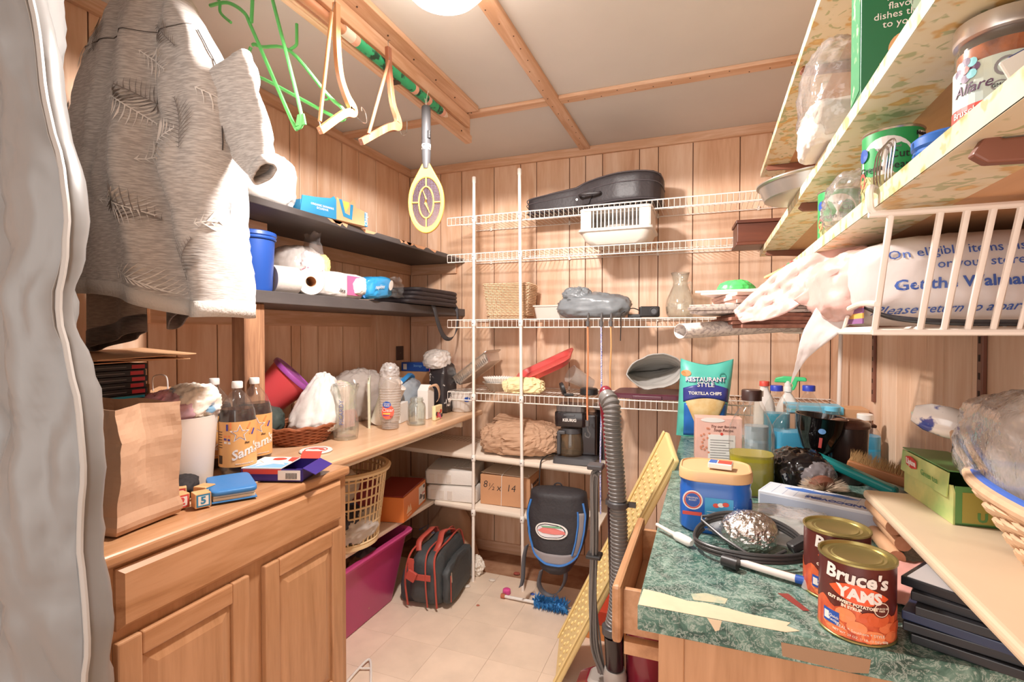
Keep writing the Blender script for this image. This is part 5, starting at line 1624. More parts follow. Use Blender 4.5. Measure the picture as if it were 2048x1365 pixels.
def slump(u, v):
    a = 2*PI*u
    k = 1 - .75 * v ** 1.3
    x = .20 * k * sgnpow(math.cos(a), .6) + .03*v; y = .11 * k * sgnpow(math.sin(a), .6) + .05 * v
    z = .33 * v
    p = Vector((x, y, z))
    return p + Vector((1, 1, .2)) * .012 * ridge(p, 7, 9)
mb = MB().grid(slump, 60, 26, wrap=True); mb.f.append(tuple(26*60 + i for i in range(60)))
mb.build('sack', M_kraft, wpb, auto=15)
txt(wpb, 'Walmart', .062, drape([mb], frame((-.01, -.094, .155), (-1, 0, .12), (-.12, 0, -1))), mat('faded_blue', '6f86b4', .6), bold=.0012)
M_wad = mat('white_tissue', 'e6dccf', .9)
tag(crumple((.10, .09, .09), 251, .3, e=.9).build('tissue_wad', M_wad, None, loc=(-1.235, 2.60, 0)), 'crumpled white tissue on the floor behind the left pole', 'tissue')
bpk = thing('backpack', 'small black backpack with blue piping hanging off the lower cream shelf', 'backpack', (-.69, 2.40, .20), 6)
M_bpk = mat('black_cordura', '2c282b', .6, bump=.2, bs=70); M_bgr = mat('grey_panel', '8a8384', .6); M_bblu = mat('blue_piping', '3d78c0', .45)
def bp_fn(u, v):
    a = 2*PI*u
    # v up the bag; tapered shield, leaning back over the shelf edge
    w = .155 * (math.sin(min(1, (v*1.02 + .12)) * PI * .62) ** .7) * (1 - .25 * max(0, v - .7))
    if v > .93: w *= max(.02, math.sqrt(max(0, 1 - ((v - .93)/.07) ** 2)))
    if v < .05: w *= .75 + .25 * v / .05
    d = .065 * (1 if v > .06 else .5 + .5 * v/.06) * (1 if v < .93 else max(.05, 1 - (v - .93)/.08))
    p = Vector((w*sgnpow(math.cos(a), .7), d*sgnpow(math.sin(a), .7), .40*v))
    p += Vector((1, 1, 0))*.006*ridge(p, 9, 6)
    p.y += .075 * v - .02
    return p
mb = MB().grid(bp_fn, 52, 34, wrap=True)
mb.f.append(tuple(reversed(range(52)))); mb.f.append(tuple(34*52 + i for i in range(52)))
mb.build('body', M_bpk, bpk, smooth='all')
def bp_front(s, t, off=.004):
    # s across -1..1, t up 0..1 on the front face
    u = .75 + .17 * s
    p = bp_fn(u % 1.0, t)
    return p + Vector((0, -off, 0))
MB().grid(lambda u, v: bp_front(-1 + 2*u, .14 + .12*v + .05*(2*u-1)**2, .005), 20, 4).build('grey_panel', M_bgr, bpk, smooth='all', solid=.002)
MB().grid(lambda u, v: bp_front(.62 + .3*u, .24 + .5*v, .005), 4, 16).build('grey_panel', M_bgr, bpk, smooth='all', solid=.002)
pip = [bp_front(-.98, .85 - .6*i/14, .006) for i in range(15)] + [bp_front(-.98 + 1.96*i/16, .14 + .1*((i-8)/8)**2, .007) for i in range(17)] + [bp_front(.98, .25 + .6*i/14, .006) for i in range(15)]
MB().tube(pip, .0055, 6).build('piping', M_bblu, bpk, smooth=True)
MB().tube([bp_front(.60, .26 + .5*i/12, .008) for i in range(13)], .0045, 6).build('piping', M_bblu, bpk, smooth=True)
pm = lambda p: bp_front(p.x / .155, .52 + p.y / .40, .007 + p.z)
disc(bpk, 'emblem_ring', -.02, .0, .062, .038, pm, M_wht, 28, .001, .86)
disc(bpk, 'emblem', -.02, .0, .050, .029, lambda p: pm(p) + V(0, -.001, 0), mat('emblem_pale', 'd7d3d6', .5), 24, .001)
poly(bpk, 'emblem_fish', [(-.068, .0), (-.04, .014), (0, .016), (.03, .004), (.034, -.008), (.0, -.012), (-.04, -.010)], lambda p: pm(p) + V(0, -.0025, 0), mat('emblem_red', 'd97a72', .5), .001)
poly(bpk, 'emblem_green', [(-.05, .022), (.01, .026), (.018, .018), (-.04, .016)], lambda p: pm(p) + V(0, -.0025, 0), mat('emblem_green', '6fa07c', .5), .001)
for pts in ([(-.06, -.06, .02), (-.075, -.05, -.05), (-.06, -.03, -.10), (-.02, -.03, -.115), (.02, -.03, -.09), (.05, -.03, -.03), (.05, -.02, .03)], [(-.14, -.03, .12), (-.155, -.03, .05), (-.16, -.03, -.05), (-.17, -.03, -.09)]):
    SP = catmull(pts, 6); SW = V(.018, .012, .01)
    MB().grid(strap_fn, 30, 2).build('strap', mat('strap_grey', '55555b', .6), bpk, smooth='all', solid=.003)
MB().tube([(-.0 + .02*math.cos(PI*i/8), .06, .395 + .018*math.sin(PI*i/8)) for i in range(9)], .004, 6).build('top_loop', M_bpk, bpk, smooth=True)

fd = thing('feather_duster', 'bright blue feather duster with white handle lying on the floor', 'duster', (-.80, 2.405, .012), -2)
MB().tube([(-.17, 0, 0), (.0, 0, .004)], .008, 10).build('handle', M_wht, fd, smooth=True)
MB().lathe([(0, 0), (.012, 0), (.012, .022), (0, .022)], (-.185, 0, 0), 10, rot(y=90)).build('handle_tip', mat('rust_tip', 'b5694a', .6), fd, smooth=True)
mb = MB(); rr_ = random.Random(8)
for i in range(520):
    a = rr_.uniform(0, 2*PI); x = rr_.uniform(0, .16)
    d = V(rr_.uniform(-.2, .8), math.cos(a), math.sin(a)).normalized()
    b0 = V(x, 0, .012); L = rr_.uniform(.03, .055)
    tip = b0 + d * L
    tip.z = max(tip.z, -.010)
    sd = d.orthogonal().normalized() * .004
    mid = b0.lerp(tip, .6)
    mb.add([b0, mid + sd, tip, mid - sd], [(0, 1, 2, 3)])
stuff(mb.build('feathers', mat('blue_feather', '3b86c4', .7, var=.3, vs=30), fd))
MB().tube([(0, 0, .01), (.165, 0, .01)], .020, 10).build('core', mat('blue_feather', '3b86c4'), fd, smooth=True)
pc = thing('bottle_cap', 'small hot pink cap lying on the floor by the poles', 'cap', (-.975, 2.462, 0))
MB().lathe([(0, 0), (.020, 0), (.022, .003), (.020, .022), (.014, .026), (0, .026)], n=20).build('cap', mat('hot_pink', 'e0559a', .4), pc, smooth=True)
cl = thing('plastic_clip', 'white plastic clip lying on the floor beside the oak cabinet', 'clip', (-1.285, 1.69, .006), 20)
MB().tube(catmull([(-.05, -.09, 0), (-.03, -.02, .004), (-.008, .045, .006), (.008, .045, .006), (.03, -.02, .004), (.05, -.09, 0)]), .005, 8).build('arms', M_wht, cl, smooth=True)
MB().tube([(-.022, .0, .004), (.022, .0, .004)], .004, 6).build('crossbar', M_wht, cl)
for i, (x, y, s, c) in enumerate(((-1.065, 2.30, .014, 'b0654e'), (-1.20, 2.45, .03, 'e0d4c8'), (-.845, 2.50, .02, '4b63b4'), (-1.10, 2.56, .03, 'd9cdbf'), (-1.0, 2.68, .03, '9c4b3e'), (-.93, 2.58, .02, 'b5533c'))):
    names = ('rust red crumb on the floor tiles', 'pale paper scrap left of the left pole foot', 'small blue scrap beside the duster', 'torn white paper scrap behind the left pole', 'dark red scrap on the bare floor', 'small brick red scrap near the right pole foot')
    tag(crumple((s, s * .8, s * .3), 260 + i, .3, e=.9, nu=12, nv=8).build('floor_scrap', mat('scrap_%s' % c, c, .8), None, loc=(x, y, 0)), names[i], 'scrap')

ob = thing('orange_carton', 'orange and red carton on the floor beneath the leaning yellow board', 'box', (-.36, 2.36, 0), 0)
MB().bb(-.17, .17, -.13, .13, 0, .13).build('carton', mat('amber_carton', 'd98a4a', .6), ob, bev=.003)
MB().bb(-.172, .1, -.132, .132, .07, .132).build('red_band', mat('carton_red', 'c8442a', .6), ob, bev=.002)

# yellow bumpy board leaning against the right cabinet
A_, B_, C_ = V(-.590, 2.10, .062), V(-.149, 2.0, .997), V(-.108, 1.765, .935)
ex = (B_ - A_); L_ = ex.length; ex.normalize()
wy = (C_ - B_); wy = wy - ex * wy.dot(ex); W_ = wy.length; wy.normalize()
nn = ex.cross(wy)
if nn.x > 0: nn = -nn
yb = bpy.data.objects.new('yellow_board', None); COL.objects.link(yb)
Mx = Matrix((ex, wy, nn)).transposed().to_4x4(); Mx.translation = A_
yb.matrix_world = Mx
tag(yb, 'yellow plastic washboard panel leaning against the right cabinet', 'board')
M_yel = mat('butter_plastic', 'e6cb8c', .45, coat=.1)
MB().bb(0, L_, 0, W_, -.022, 0).build('panel', M_yel, yb, bev=.008, segs=3)
for y0, y1 in ((0, .018), (W_ - .018, W_)):
    MB().bb(.0, L_, y0, y1, 0, .008).build('raised_edge', M_yel, yb, bev=.004)
k = 0
for i in range(26):
    for j in range(5):
        x = .05 + i * (L_ - .1) / 26; y = .036 + j * (W_ - .075) / 4.3 + (.010 if i % 2 else 0)
        if k == 0:
            bump0 = MB().lathe([(.009, 0), (.007, .003), (.004, .0055), (0, .006)], n=8, sx=1.2, sy=.75).build('bump', M_yel, yb, smooth='all'); bump0.location = (x, y, 0)
        else:
            piece('bump', bump0.data, yb, (x, y, 0))
        k += 1

# upright vacuum cleaner
va = thing('vacuum_cleaner', 'dark red upright vacuum cleaner with long grey hose', 'vacuum cleaner', (-.272, 1.80, 0), 0)
M_vred = mat('wine_red', '7c1f30', .25, coat=.5); M_hose = mat('hose_grey', '736f6c', .35); M_vgr = mat('vacuum_grey', 'a8a099', .4)
hp = catmull([(-.018, .02, 1.085), (-.025, -.008, 1.125), (-.008, -.03, 1.10), (-.006, -.035, 1.02), (.002, -.03, .86), (.006, -.03, .72), (.004, -.03, .56), (-.006, -.03, .44), (-.022, -.03, .36)], 30)
# even out the spacing so the ribs are regular
even = []; step = .0032; left = 0.0
for p, q in zip(hp, hp[1:]):
    L = (q - p).length; s_ = left
    while s_ < L:
        even.append(p.lerp(q, s_ / L)); s_ += step
    left = s_ - L
MB().tube(even, [.0285 if (j % 4) < 2 else .0245 for j in range(len(even))], 18).build('hose', M_hose, va, smooth=True, auto=25)
MB().tube(catmull([(-.02, .045, .80), (-.025, .04, .95), (-.03, .03, 1.08), (-.035, .02, 1.13), (-.03, .0, 1.155)]), [.02, .02, .022, .022, .022, .024, .024, .024, .025, .025, .026, .027, .027, .027, .027, .027, .026, .025, .024, .022, .022, .02, .018, .014, .008], 14).build('handle', M_vred, va, smooth=True)
MB().tube([(-.022, .048, .12), (-.02, .045, .80)], .024, 14).build('wand', M_drk, va, smooth=True)
MB().lathe([(.030, 0), (.036, .004), (.036, .03), (.030, .034)], (-.022, -.03, .335), 20).build('hose_cuff', M_grph, va, smooth=True)
MB().tube([(-.022, -.03, .33), (-.02, -.02, .20)], .03, 16).build('elbow', M_drk, va, smooth=True)
MB().lathe([(.030, 0), (.034, .004), (.034, .018), (.030, .022)], (.004, -.03, .78), 18).box((.045, -.02, .79), (.03, .012, .016)).box((-.03, .01, .79), (.014, .07, .016)).build('hose_clamp', M_grph, va, smooth=True)
MB().lathe([(.0, 0), (.035, 0), (.04, .02), (.04, .10), (.035, .12), (0, .12)], (-.02, -.02, .085), 20).build('lower_neck', M_vgr, va, smooth=True)
MB().lathe([(0, 0), (.06, 0), (.065, .03), (.062, .24), (.05, .27), (0, .27)], (.075, .03, .09), 24).build('dust_canister', M_vred, va, smooth=True)
loft([(rrect(.16, .12, .03), .012), (rrect(.165, .125, .03), .02), (rrect(.16, .12, .03), .10), (rrect(.12, .085, .03), .14)]).build('floor_head', M_vred, va, smooth=True).location = (-.005, -.04, 0)
loft([(rrect(.08, .05, .02), .138), (rrect(.07, .04, .02), .150)]).build('head_trim', M_vgr, va, smooth=True).location = (-.04, -.01, 0)
for sx in (-.09, .12):
    MB().lathe([(0, 0), (.026, 0), (.026, .02), (0, .02)], (sx, .05, .027), 16, rot(y=90)).build('wheel', M_blk, va, smooth=True)
for i in range(7):
    dx = -.070 - .006 * (i % 4) + .003 * (i // 4); dy = -.01 - .008 * (i // 2)
    MB().tube(catmull([(dx + .02, dy, .90 - .004 * i), (dx + .005, dy, .86), (dx - .004 * (i % 3), dy, .65), (dx - .012, dy, .45), (dx - .003 * i, dy, .28), (dx + .012, dy, .16 + .004 * i)], 6), .0042, 6).build('cord_loop', M_hose, va, smooth=True)
MB().box((-.080, -.02, .60), (.05, .05, .012)).build('cord_tie', M_blk, va, bev=.003)
MB().box((-.066, -.02, .905), (.05, .05, .016)).build('cord_hook', M_grph, va, bev=.004)

# the upright body leans a little towards the aisle
for c in [q for q in bpy.data.objects if q.parent == va and q.type == 'MESH']:
    if c.name.split('.')[0] in ('floor_head', 'head_trim', 'wheel'):
        continue
    for v in c.data.vertices:
        v.co.y -= .15 * v.co.z
        v.co.z *= 1.03

# ================================================================ right side: shelves on brackets
def floral(name):
    if name in MATS: return MATS[name]
    m, nt, b = _new(name)
    v = _coords(nt, (1, 1, 1), False)
    f1 = _noise(nt, v, 26, 2); f2 = _noise(nt, v, 41, 2, .5)
    c1 = _ramp(nt, f1, [(.40, lin('e2d8bd')), (.56, lin('e0d4b4')), (.62, lin('d2ac6c')), (.72, lin('dfc283'))])
    c2 = _ramp(nt, f2, [(.57, (0, 0, 0, 1)), (.61, (1, 1, 1, 1))])
    mx = nt.nodes.new('ShaderNodeMix'); mx.data_type = 'RGBA'
    nt.links.new(c2, mx.inputs[0]); nt.links.new(c1, mx.inputs[6]); mx.inputs[7].default_value = lin('b4b88c')
    nt.links.new(mx.outputs[2], b.inputs['Base Color'])
    b.inputs['Roughness'].default_value = .4
    MATS[name] = m
    return m
M_flor = floral('floral_contact_paper')
M_board = wood('shelf_plywood', 'd2a57c', 'b07f58', 'y', 3, .55, 7, c3='c3956c')
M_brk = mat('brown_bracket', '7a4a38', .5)
XF = .20
def right_shelf(label, z, y1=2.36, y0=-.45):
    t = thing('bracket_shelf', label, 'shelf', (0, 0, 0))
    MB().bb(XF + .003, XR - .004, y0, y1, z - .021, z - .0012).build('board', M_board, t)
    MB().bb(XF, XR - .004, y0, y1, z - .0012, z).bb(XF, XF + .003, y0, y1, z - .0222, z - .0012).bb(XF, XF + .085, y0, y1, z - .0224, z - .0212).build('contact_paper', M_flor, t)
    for y in (.54, 1.42, 2.2):
        pts = [(.006, -.002), (.012, .008), (.020, -.001), (.36, -.001), (.36, -.045), (.06, -.022), (.01, -.020), (.0, -.012)]
        MB().prism([(a, b) for a, b in pts], -.006, .006, frame((XF + .004, y, z - .0225), (1, 0, 0), (0, 0, 1))).build('bracket', M_brk, t, bev=.002)
    return t
ZS1, ZS2, ZS3 = 2.035, 1.707, 1.552
right_shelf('topmost floral papered shelf on the right wall', ZS1)
right_shelf('middle floral papered shelf with green carton and metal pan on the right wall', ZS2)
right_shelf('lowest floral papered shelf with bean cans on the right wall', ZS3)
for i, y in enumerate((.54, 1.42, 2.2)):
    t = thing('shelf_standard', ('slotted brown metal strip on the right wall nearest the viewer', 'slotted brown metal strip on the right wall behind the white grocery bag', 'slotted brown metal strip on the right wall nearest the back corner')[i], 'strip', (XR, y, 1.115), group='slotted shelf strips')
    MB().bb(-.010, -.0005, -.012, .012, 0, 1.0).build('strip', M_brk, t, bev=.002)
    mb = MB()
    for k in range(24):
        mb.bb(-.0106, -.0100, -.004, .004, .03 + k * .04, .045 + k * .04)
    stuff(mb.build('slots', M_dark, t))

# things on the middle shelf
gx = thing('green_carton', 'tall dark green food carton on the middle right shelf', 'box', (.285, .925, ZS2 + .001), -4)
M_dgr = mat('deep_green', '1d6a43', .35)
MB().bb(-.075, .075, -.04, .04, 0, .26).build('carton', M_dgr, gx, bev=.002)
F = fm('-y', 0, -.0402, 0)
txt(gx, 'Make more\nflavor with\ndishes that come\nto your table', .014, fm('-y', -.012, -.0405, .125), M_wht, line=.9)
disc(gx, 'gold_seal', -.02, .07, .022, .022, F, mat('tan_seal', 'd8a878', .5))
poly(gx, 'seal_ship', [(-.032, .066), (-.008, .066), (-.012, .074), (-.02, .084), (-.028, .074)], fm('-y', 0, -.0412, 0), mat('seal_dark', '6b4a2c', .5))
patch(gx, 'gold_band', -.052, -.01, .030, .052, F, mat('tan_seal', 'd8a878', .5))
txt(gx, 'flavor\nmaker\nfine', .011, fm('-y', -.034, -.0415, .036), M_dgr, line=.8)
poly(gx, 'white_beam', [(-.045, .26), (-.02, .26), (.0, .10), (-.01, .10)], F, mat('pale_green', 'b9d8c4', .5))
patch(gx, 'leaf_print', -.035, .035, .02, .24, frame((-.0752, 0, 0), (0, -1, 0), (0, 0, 1)), mat('leafy_print', '3c8a5a', .45, col2='b9c8a0', vs=40, lo=.36, hi=.42))
MB().lathe([(0, 0), (.03, 0), (.034, .02), (.03, .04), (0, .04)], (.03, -.043, .20), 16, rot(x=90), sy=.6).build('printed_bowl', mat('bowl_grey', 'c9c2bb', .5), gx, smooth=True)
fb2 = thing('clear_bag', 'clear plastic bag with white foam plates hanging over the middle right shelf', 'bag', (.235, 1.12, ZS2 + .004))
crumple((.13, .20, .17), 301, .14, e=.7).build('film', M_filmc, fb2, smooth='all').location = (.0, 0, .01)
crumple((.11, .16, .08), 303, .10, e=.5).build('foam_plates', M_eps, fb2, smooth='all').location = (-.01, .02, .002)
M_tin = mat('brushed_tin', 'b5b0a8', .3, .8, var=.1, vs=10)
pn = thing('metal_pan', 'round dull metal pan overhanging the middle right shelf', 'pan', (.245, 1.46, ZS2 + .002), 0, ry=-4)
MB().lathe([(0, 0), (.105, 0), (.112, .003), (.122, .035), (.128, .038), (.128, .041), (.121, .040), (.108, .006), (0, .004)], n=44, cap=False).build('pan', M_tin, pn, smooth=True)
dw = thing('dark_wood_block', 'dark stained wooden box sticking out past the middle right shelf end', 'box', (.22, 2.255, ZS2 + .001), 4)
M_dkw = wood('dark_stain', '6b3a28', '40201a', 'x', 4, .4, 8)
MB().bb(-.125, .13, -.075, .075, 0, .012).bb(-.12, .12, -.07, .07, .012, .085).bb(-.125, .13, -.075, .075, .085, .098).build('box', M_dkw, dw, bev=.002)

# things on the lowest shelf
M_cangr = mat('can_green', '2f9a55', .35); M_rim = mat('can_rim', 'cfc9c0', .25, .9)
M_bean = mat('bean_print', 'a9a06a', .5, col2='6f7440', vs=60, lo=.38, hi=.5)
def bean_can(label, loc, turn=0):
    t = thing('bean_can', label, 'can', loc, group='cans of cut green beans')
    R, H = .0375, .110
    MB().lathe([(0, .001), (R - .002, .001), (R, .003), (R, H - .003), (R - .002, H - .001), (R - .004, H - .004), (0, H - .005)], n=36).build('can', M_cangr, t, smooth=True)
    for z in (.003, H - .003):
        MB().lathe([(R, -.002), (R + .0013, 0), (R, .002)], (0, 0, z), 36, cap=False).build('rim', M_rim, t, smooth=True)
    a = facing(loc[0], loc[1]) + turn
    disc(t, 'white_oval', -.012, .062, .036, .034, cylmap(R, a, 0), M_wht, 30, .0003)
    patch(t, 'bean_picture', -.048, .020, .004, .042, cylmap(R, a, 0, off=.0010), M_bean, 12, .0003)
    rr2 = random.Random(5)
    for i in range(26):
        x = rr2.uniform(-.046, .018); y = rr2.uniform(.008, .040); an = rr2.uniform(0, PI)
        c_, s_ = math.cos(an), math.sin(an)
        pts = [(x + c_*dx - s_*dy, y + s_*dx + c_*dy) for dx, dy in ((-.007, -.0022), (.007, -.0022), (.007, .0022), (-.007, .0022))]
        poly(t, 'printed_bean', pts, cylmap(R, a, 0, off=.0013 + i * .00004), mat('bean_%d' % (i % 3), ('b3aa72', '9a955a', '87864e')[i % 3], .5), .0002)
    txt(t, 'No Salt Added', .005, cylmap(R, a - 12, .079, off=.0012), mat('grey_print', '8a8585', .5))
    txt(t, 'Cut', .015, cylmap(R, a + 8, .068, off=.0012), M_txt)
    txt(t, 'Green Beans', .0145, cylmap(R, a - 20, .053, off=.0012), M_txt)
    disc(t, 'blue_badge', -.044, .077, .010, .010, cylmap(R, a, 0, off=.0014), M_blued, 16, .0002)
    disc(t, 'red_badge', -.045, .040, .007, .012, cylmap(R, a, 0, off=.0016), M_red, 16, .0002, .6)
    patch(t, 'nutrition_panel', .030, .052, .03, .100, cylmap(R, a, 0), mat('panel_cream', 'e9e4d4', .5), 8, .0003)
    txt(t, 'Nutrition\nFacts', .0075, cylmap(R, a + 62, .092, off=.0012), M_txt, bold=.0004)
    return t
bean_can('cut green beans can in the middle of the lowest shelf, beside a blue lid', (.252, .905, ZS3 + .001), 4)
bean_can('cut green beans can further back on the lowest shelf beside a clear bag', (.252, 1.235, ZS3 + .001), 16)
wc = thing('wire_whisk', 'bent steel wire whisk hanging before the nearer green beans can', 'whisk', (.213, .835, ZS3 + .002))
for i in range(3):
    MB().tube(catmull([(.03, .05 - .02 * i, .001), (.0, .0 - .012*i, .012), (-.004, -.02 - .014*i, .05), (.004, -.036 - .014*i, .056), (.004, -.03 - .012*i, .01), (.03, .0 - .02*i, .002)]), .0012, 6).build('wire_loop', M_steel, wc, smooth=True)
tag(crumple((.09, .12, .09), 311, .2, e=.8).build('clear_bag', M_filmc, None, smooth='all', loc=(.248, 1.07, ZS3 + .002)), 'crumpled clear plastic bag between the two bean cans', 'bag')
bl = thing('blue_lid_tin', 'short tin with blue plastic lid right of the green beans can', 'tin', (.272, .765, ZS3 + .001))
MB().lathe([(0, 0), (.034, 0), (.034, .030), (0, .030)], n=30).build('tin', mat('tan_tin', 'a8927a', .4), bl, smooth=True)
MB().lathe([(0, .030), (.037, .030), (.038, .034), (.036, .038), (.039, .041), (.039, .050), (.034, .054), (0, .053)], n=30).build('lid', mat('lid_blue', '2464b8', .35), bl, smooth=True)
jb = thing('bruschetta_jar', 'glass jar of orange bruschetta with pastel label on the lowest right shelf', 'jar', (.272, .655, ZS3 + .001))
R = .036
MB().lathe([(0, .002), (.033, 0), (R, .006), (R, .10), (.033, .108)], n=36, cap=False).build('glass', M_glass, jb, smooth='all')
MB().lathe([(0, .004), (.031, .004), (R - .002, .008), (R - .002, .098), (0, .100)], n=36).build('relish', mat('bruschetta', 'c8692c', .3, col2='7c2f17', vs=45, lo=.35, hi=.6), jb, smooth=True)
MB().lathe([(.032, .108), (R + .001, .109), (R + .002, .112), (R + .001, .126), (.033, .128), (0, .127)], n=36, cap=False).build('lid', mat('lid_silver', 'd8cfc8', .3, .6), jb, smooth=True)
a = facing(.272, .655)
patch(jb, 'label_band', -.075, .075, .022, .082, cylmap(R, a, 0, off=.0005), mat('pastel_label', 'd9dcc0', .4, col2='a8c4d2', vs=14), 24, .0003)
patch(jb, 'red_strip', -.075, .075, .030, .042, cylmap(R, a, 0, off=.0010), mat('label_coral', 'd2524a', .4), 24, .0003)
txt(jb, 'Bruschetta', .0095, cylmap(R, a - 34, .036, off=.0016), M_wht)
txt(jb, 'Alfare', .014, cylmap(R, a - 36, .058, off=.0014), mat('label_plum', '5c3a58', .5), shear=.3)
for i in range(8):
    an = 2*PI*i/8
    disc(jb, 'flower_petal', -.027 + .008*math.cos(an), .077 + .008*math.sin(an), .0045, .0045, cylmap(R, a, 0, off=.0014 + .0001*i), (mat('label_plum', '5c3a58'), mat('petal_teal', '7fc4cc', .5))[i % 2], 10, .0002)
disc(jb, 'flower_heart', -.027, .077, .004, .004, cylmap(R, a, 0, off=.0026), mat('label_coral', 'd2524a'), 10, .0002)
disc(jb, 'seal_ring', .004, .069, .009, .009, cylmap(R, a, 0, off=.0014), mat('grey_print', '8a8585'), 18, .0002, .75)
disc(jb, 'seal_dot', .004, .069, .004, .004, cylmap(R, a, 0, off=.0014), M_gold, 12, .0002)
disc(jb, 'gmo_ring', -.001, .052, .006, .0045, cylmap(R, a, 0, off=.0014), mat('grey_print', '8a8585'), 18, .0002, .8)
txt(jb, 'GMO', .0045, cylmap(R, a - 2, .052, off=.0014), M_txt)
tg = thing('price_tag', 'dark blue hang tag sticking out at the right frame edge', 'tag', (.265, .565, ZS3 + .05), 0)
MB().box((0, 0, 0), (.05, .003, .03), rot(y=-28, z=10)).build('tag', mat('tag_navy', '3d4a78', .5), tg, bev=.001)
MB().box((-.004, -.001, -.003), (.055, .003, .030), rot(y=-28, z=10)).build('white_edge', M_wht, tg, bev=.001)
MB().tube([(.02, .0, .01), (.03, .03, -.03), (.03, .04, -.049)], .0015, 5).build('tag_string', M_wht, tg)

# wire basket slung under the lowest shelf
ub = thing('under_shelf_basket', 'white wire basket slung beneath the lowest right shelf', 'wire basket', (0, 0, 0))
zb_, zt_ = 1.374, 1.520
BX = [.214, .265, .291, .316, .342, .368, .394, .42, .446, .472, .498, .524, .550]
for i, x in enumerate(BX):
    MB().tube([(x, .772, zt_), (x, .832, zb_), (x, 1.72, zb_)], .0042 if i < 5 else .0032, 8).build('bar', M_wmetal, ub, smooth=True)
MB().tube(catmull([(.206, .80, ZS3 + .004), (.193, .775, ZS3 + .002), (.191, .772, 1.54), (.196, .772, zt_ + .002), (.225, .772, zt_), (.56, .772, zt_)], 5), .0045, 8).build('top_rail', M_wmetal, ub, smooth=True)
MB().tube([(.211, .832, zb_ - .004), (.556, .832, zb_ - .004)], .0045, 8).build('bottom_rail', M_wmetal, ub, smooth=True)
MB().tube(catmull([(.212, .815, 1.408), (.212, .90, 1.412), (.212, 1.0, 1.404), (.212, 1.10, 1.394), (.212, 1.70, 1.394)]), .004, 8).build('side_rail', M_wmetal, ub, smooth=True)
MB().tube([(.212, .832, zb_ - .004), (.212, 1.72, zb_ - .004)], .004, 8).build('bottom_rail', M_wmetal, ub, smooth=True)
MB().tube([(.556, .832, zb_ - .004), (.556, 1.72, zb_ - .004)], .004, 8).build('bottom_rail', M_wmetal, ub, smooth=True)
MB().tube([(.552, .80, 1.45), (.552, 1.70, 1.45)], .0035, 8).build('back_rail', M_wmetal, ub, smooth=True)
for y in (1.0, 1.15, 1.3, 1.5, 1.72):
    MB().tube([(.212, y, zb_ - .004), (.556, y, zb_ - .004)], .003, 6).build('cross_wire', M_wmetal, ub, smooth=True)
    MB().tube([(.212, y, zb_ - .004), (.212, y - .03, 1.395)], .003, 6).build('side_bar', M_wmetal, ub, smooth=True)
    MB().tube([(.552, y, zb_ - .004), (.552, y, 1.526)], .003, 6).build('side_bar', M_wmetal, ub, smooth=True)

M_wal2 = mat('walmart_bag_white', 'cfc6c3', .35, bump=.15, bs=20)
M_walp = mat('pinkish_bag', 'd3ada4', .35, bump=.15, bs=20)
gbg = thing('grocery_bag', 'stuffed white and pink grocery bag with blue lettering in the wire basket', 'bag', (.365, 1.04, 1.380))
mb_a = crumple((.30, .38, .132), 321, .045, e=.5, nu=72, nv=40); mb_a.build('bag', M_wal2, gbg, smooth='all')
crumple((.20, .26, .122), 323, .14, e=.65, nu=60, nv=40).build('pink_side', M_walp, gbg, smooth='all').location = (-.075, .04, .006)
M_wtx = mat('bag_blue', '3a5aa6', .5)
def bag_text(s, size, x, z, **kw):
    txt(gbg, s, size, drape([mb_a], frame((x - .365, .845 - 1.04, z - 1.38), (1, 0, .03), (-.03, 0, 1)), .0015), M_wtx, align='LEFT', **kw)
bag_text('On eligible items visit', .0175, .238, 1.478)
bag_text('or your store', .0165, .286, 1.461)
bag_text('Get the Walmart App today', .0205, .243, 1.434, bold=.0004)
bag_text('Please return to a participating store', .0165, .229, 1.400, shear=.15)
# handles trailing down from the bag
def sheet(pts_a, pts_b, n=24, m=10, seed=0, amp=.006):
    A = catmull(pts_a, 6); B = catmull(pts_b, 6)
    def fn(u, v):
        i = u * (len(A) - 1); k = min(int(i), len(A) - 2)
        j = u * (len(B) - 1); l = min(int(j), len(B) - 2)
        p = A[k].lerp(A[k+1], i - k).lerp(B[l].lerp(B[l+1], j - l), v)
        return p + Vector((.7, .7, .3)) * amp * (ridge(p, 14, seed) + .6 * ridge(p, 34, seed + 1))
    return MB().grid(fn, n, m)
O = V(.365, 1.04, 1.38)
def S(*pp): return [V(*p) - O for p in pp]
sheet(S((.26, 1.10, 1.53), (.17, 1.18, 1.52), (.10, 1.22, 1.47), (.045, 1.25, 1.415)), S((.27, 1.08, 1.45), (.19, 1.12, 1.44), (.13, 1.16, 1.40), (.06, 1.22, 1.385)), 40, 20, 3, .014).build('handle', M_walp, gbg, smooth='all', solid=.001)
sheet(S((.24, .98, 1.47), (.19, 1.04, 1.43), (.165, 1.08, 1.375), (.155, 1.10, 1.32), (.148, 1.12, 1.265)), S((.25, .97, 1.43), (.225, .99, 1.39), (.20, 1.02, 1.36), (.168, 1.09, 1.315), (.149, 1.12, 1.265)), 34, 12, 5, .006).build('handle', M_wal2, gbg, smooth='all', solid=.001)
sheet(S((.22, 1.02, 1.50), (.18, 1.08, 1.46), (.15, 1.12, 1.43)), S((.24, 1.0, 1.41), (.21, 1.05, 1.40), (.16, 1.11, 1.42)), 20, 10, 6, .008).build('pink_fold', M_walp, gbg, smooth='all', solid=.001)
M_news = mat('newsprint', 'cfc4bb', .8, col2='a89c98', vs=120, lo=.42, hi=.5)
M_pinkp = mat('pink_paper', 'dcb8aa', .7, var=.1, vs=15); M_brnp = mat('brown_paper_edges', '9c6a58', .8, var=.3, vs=60)
nz = 1.379
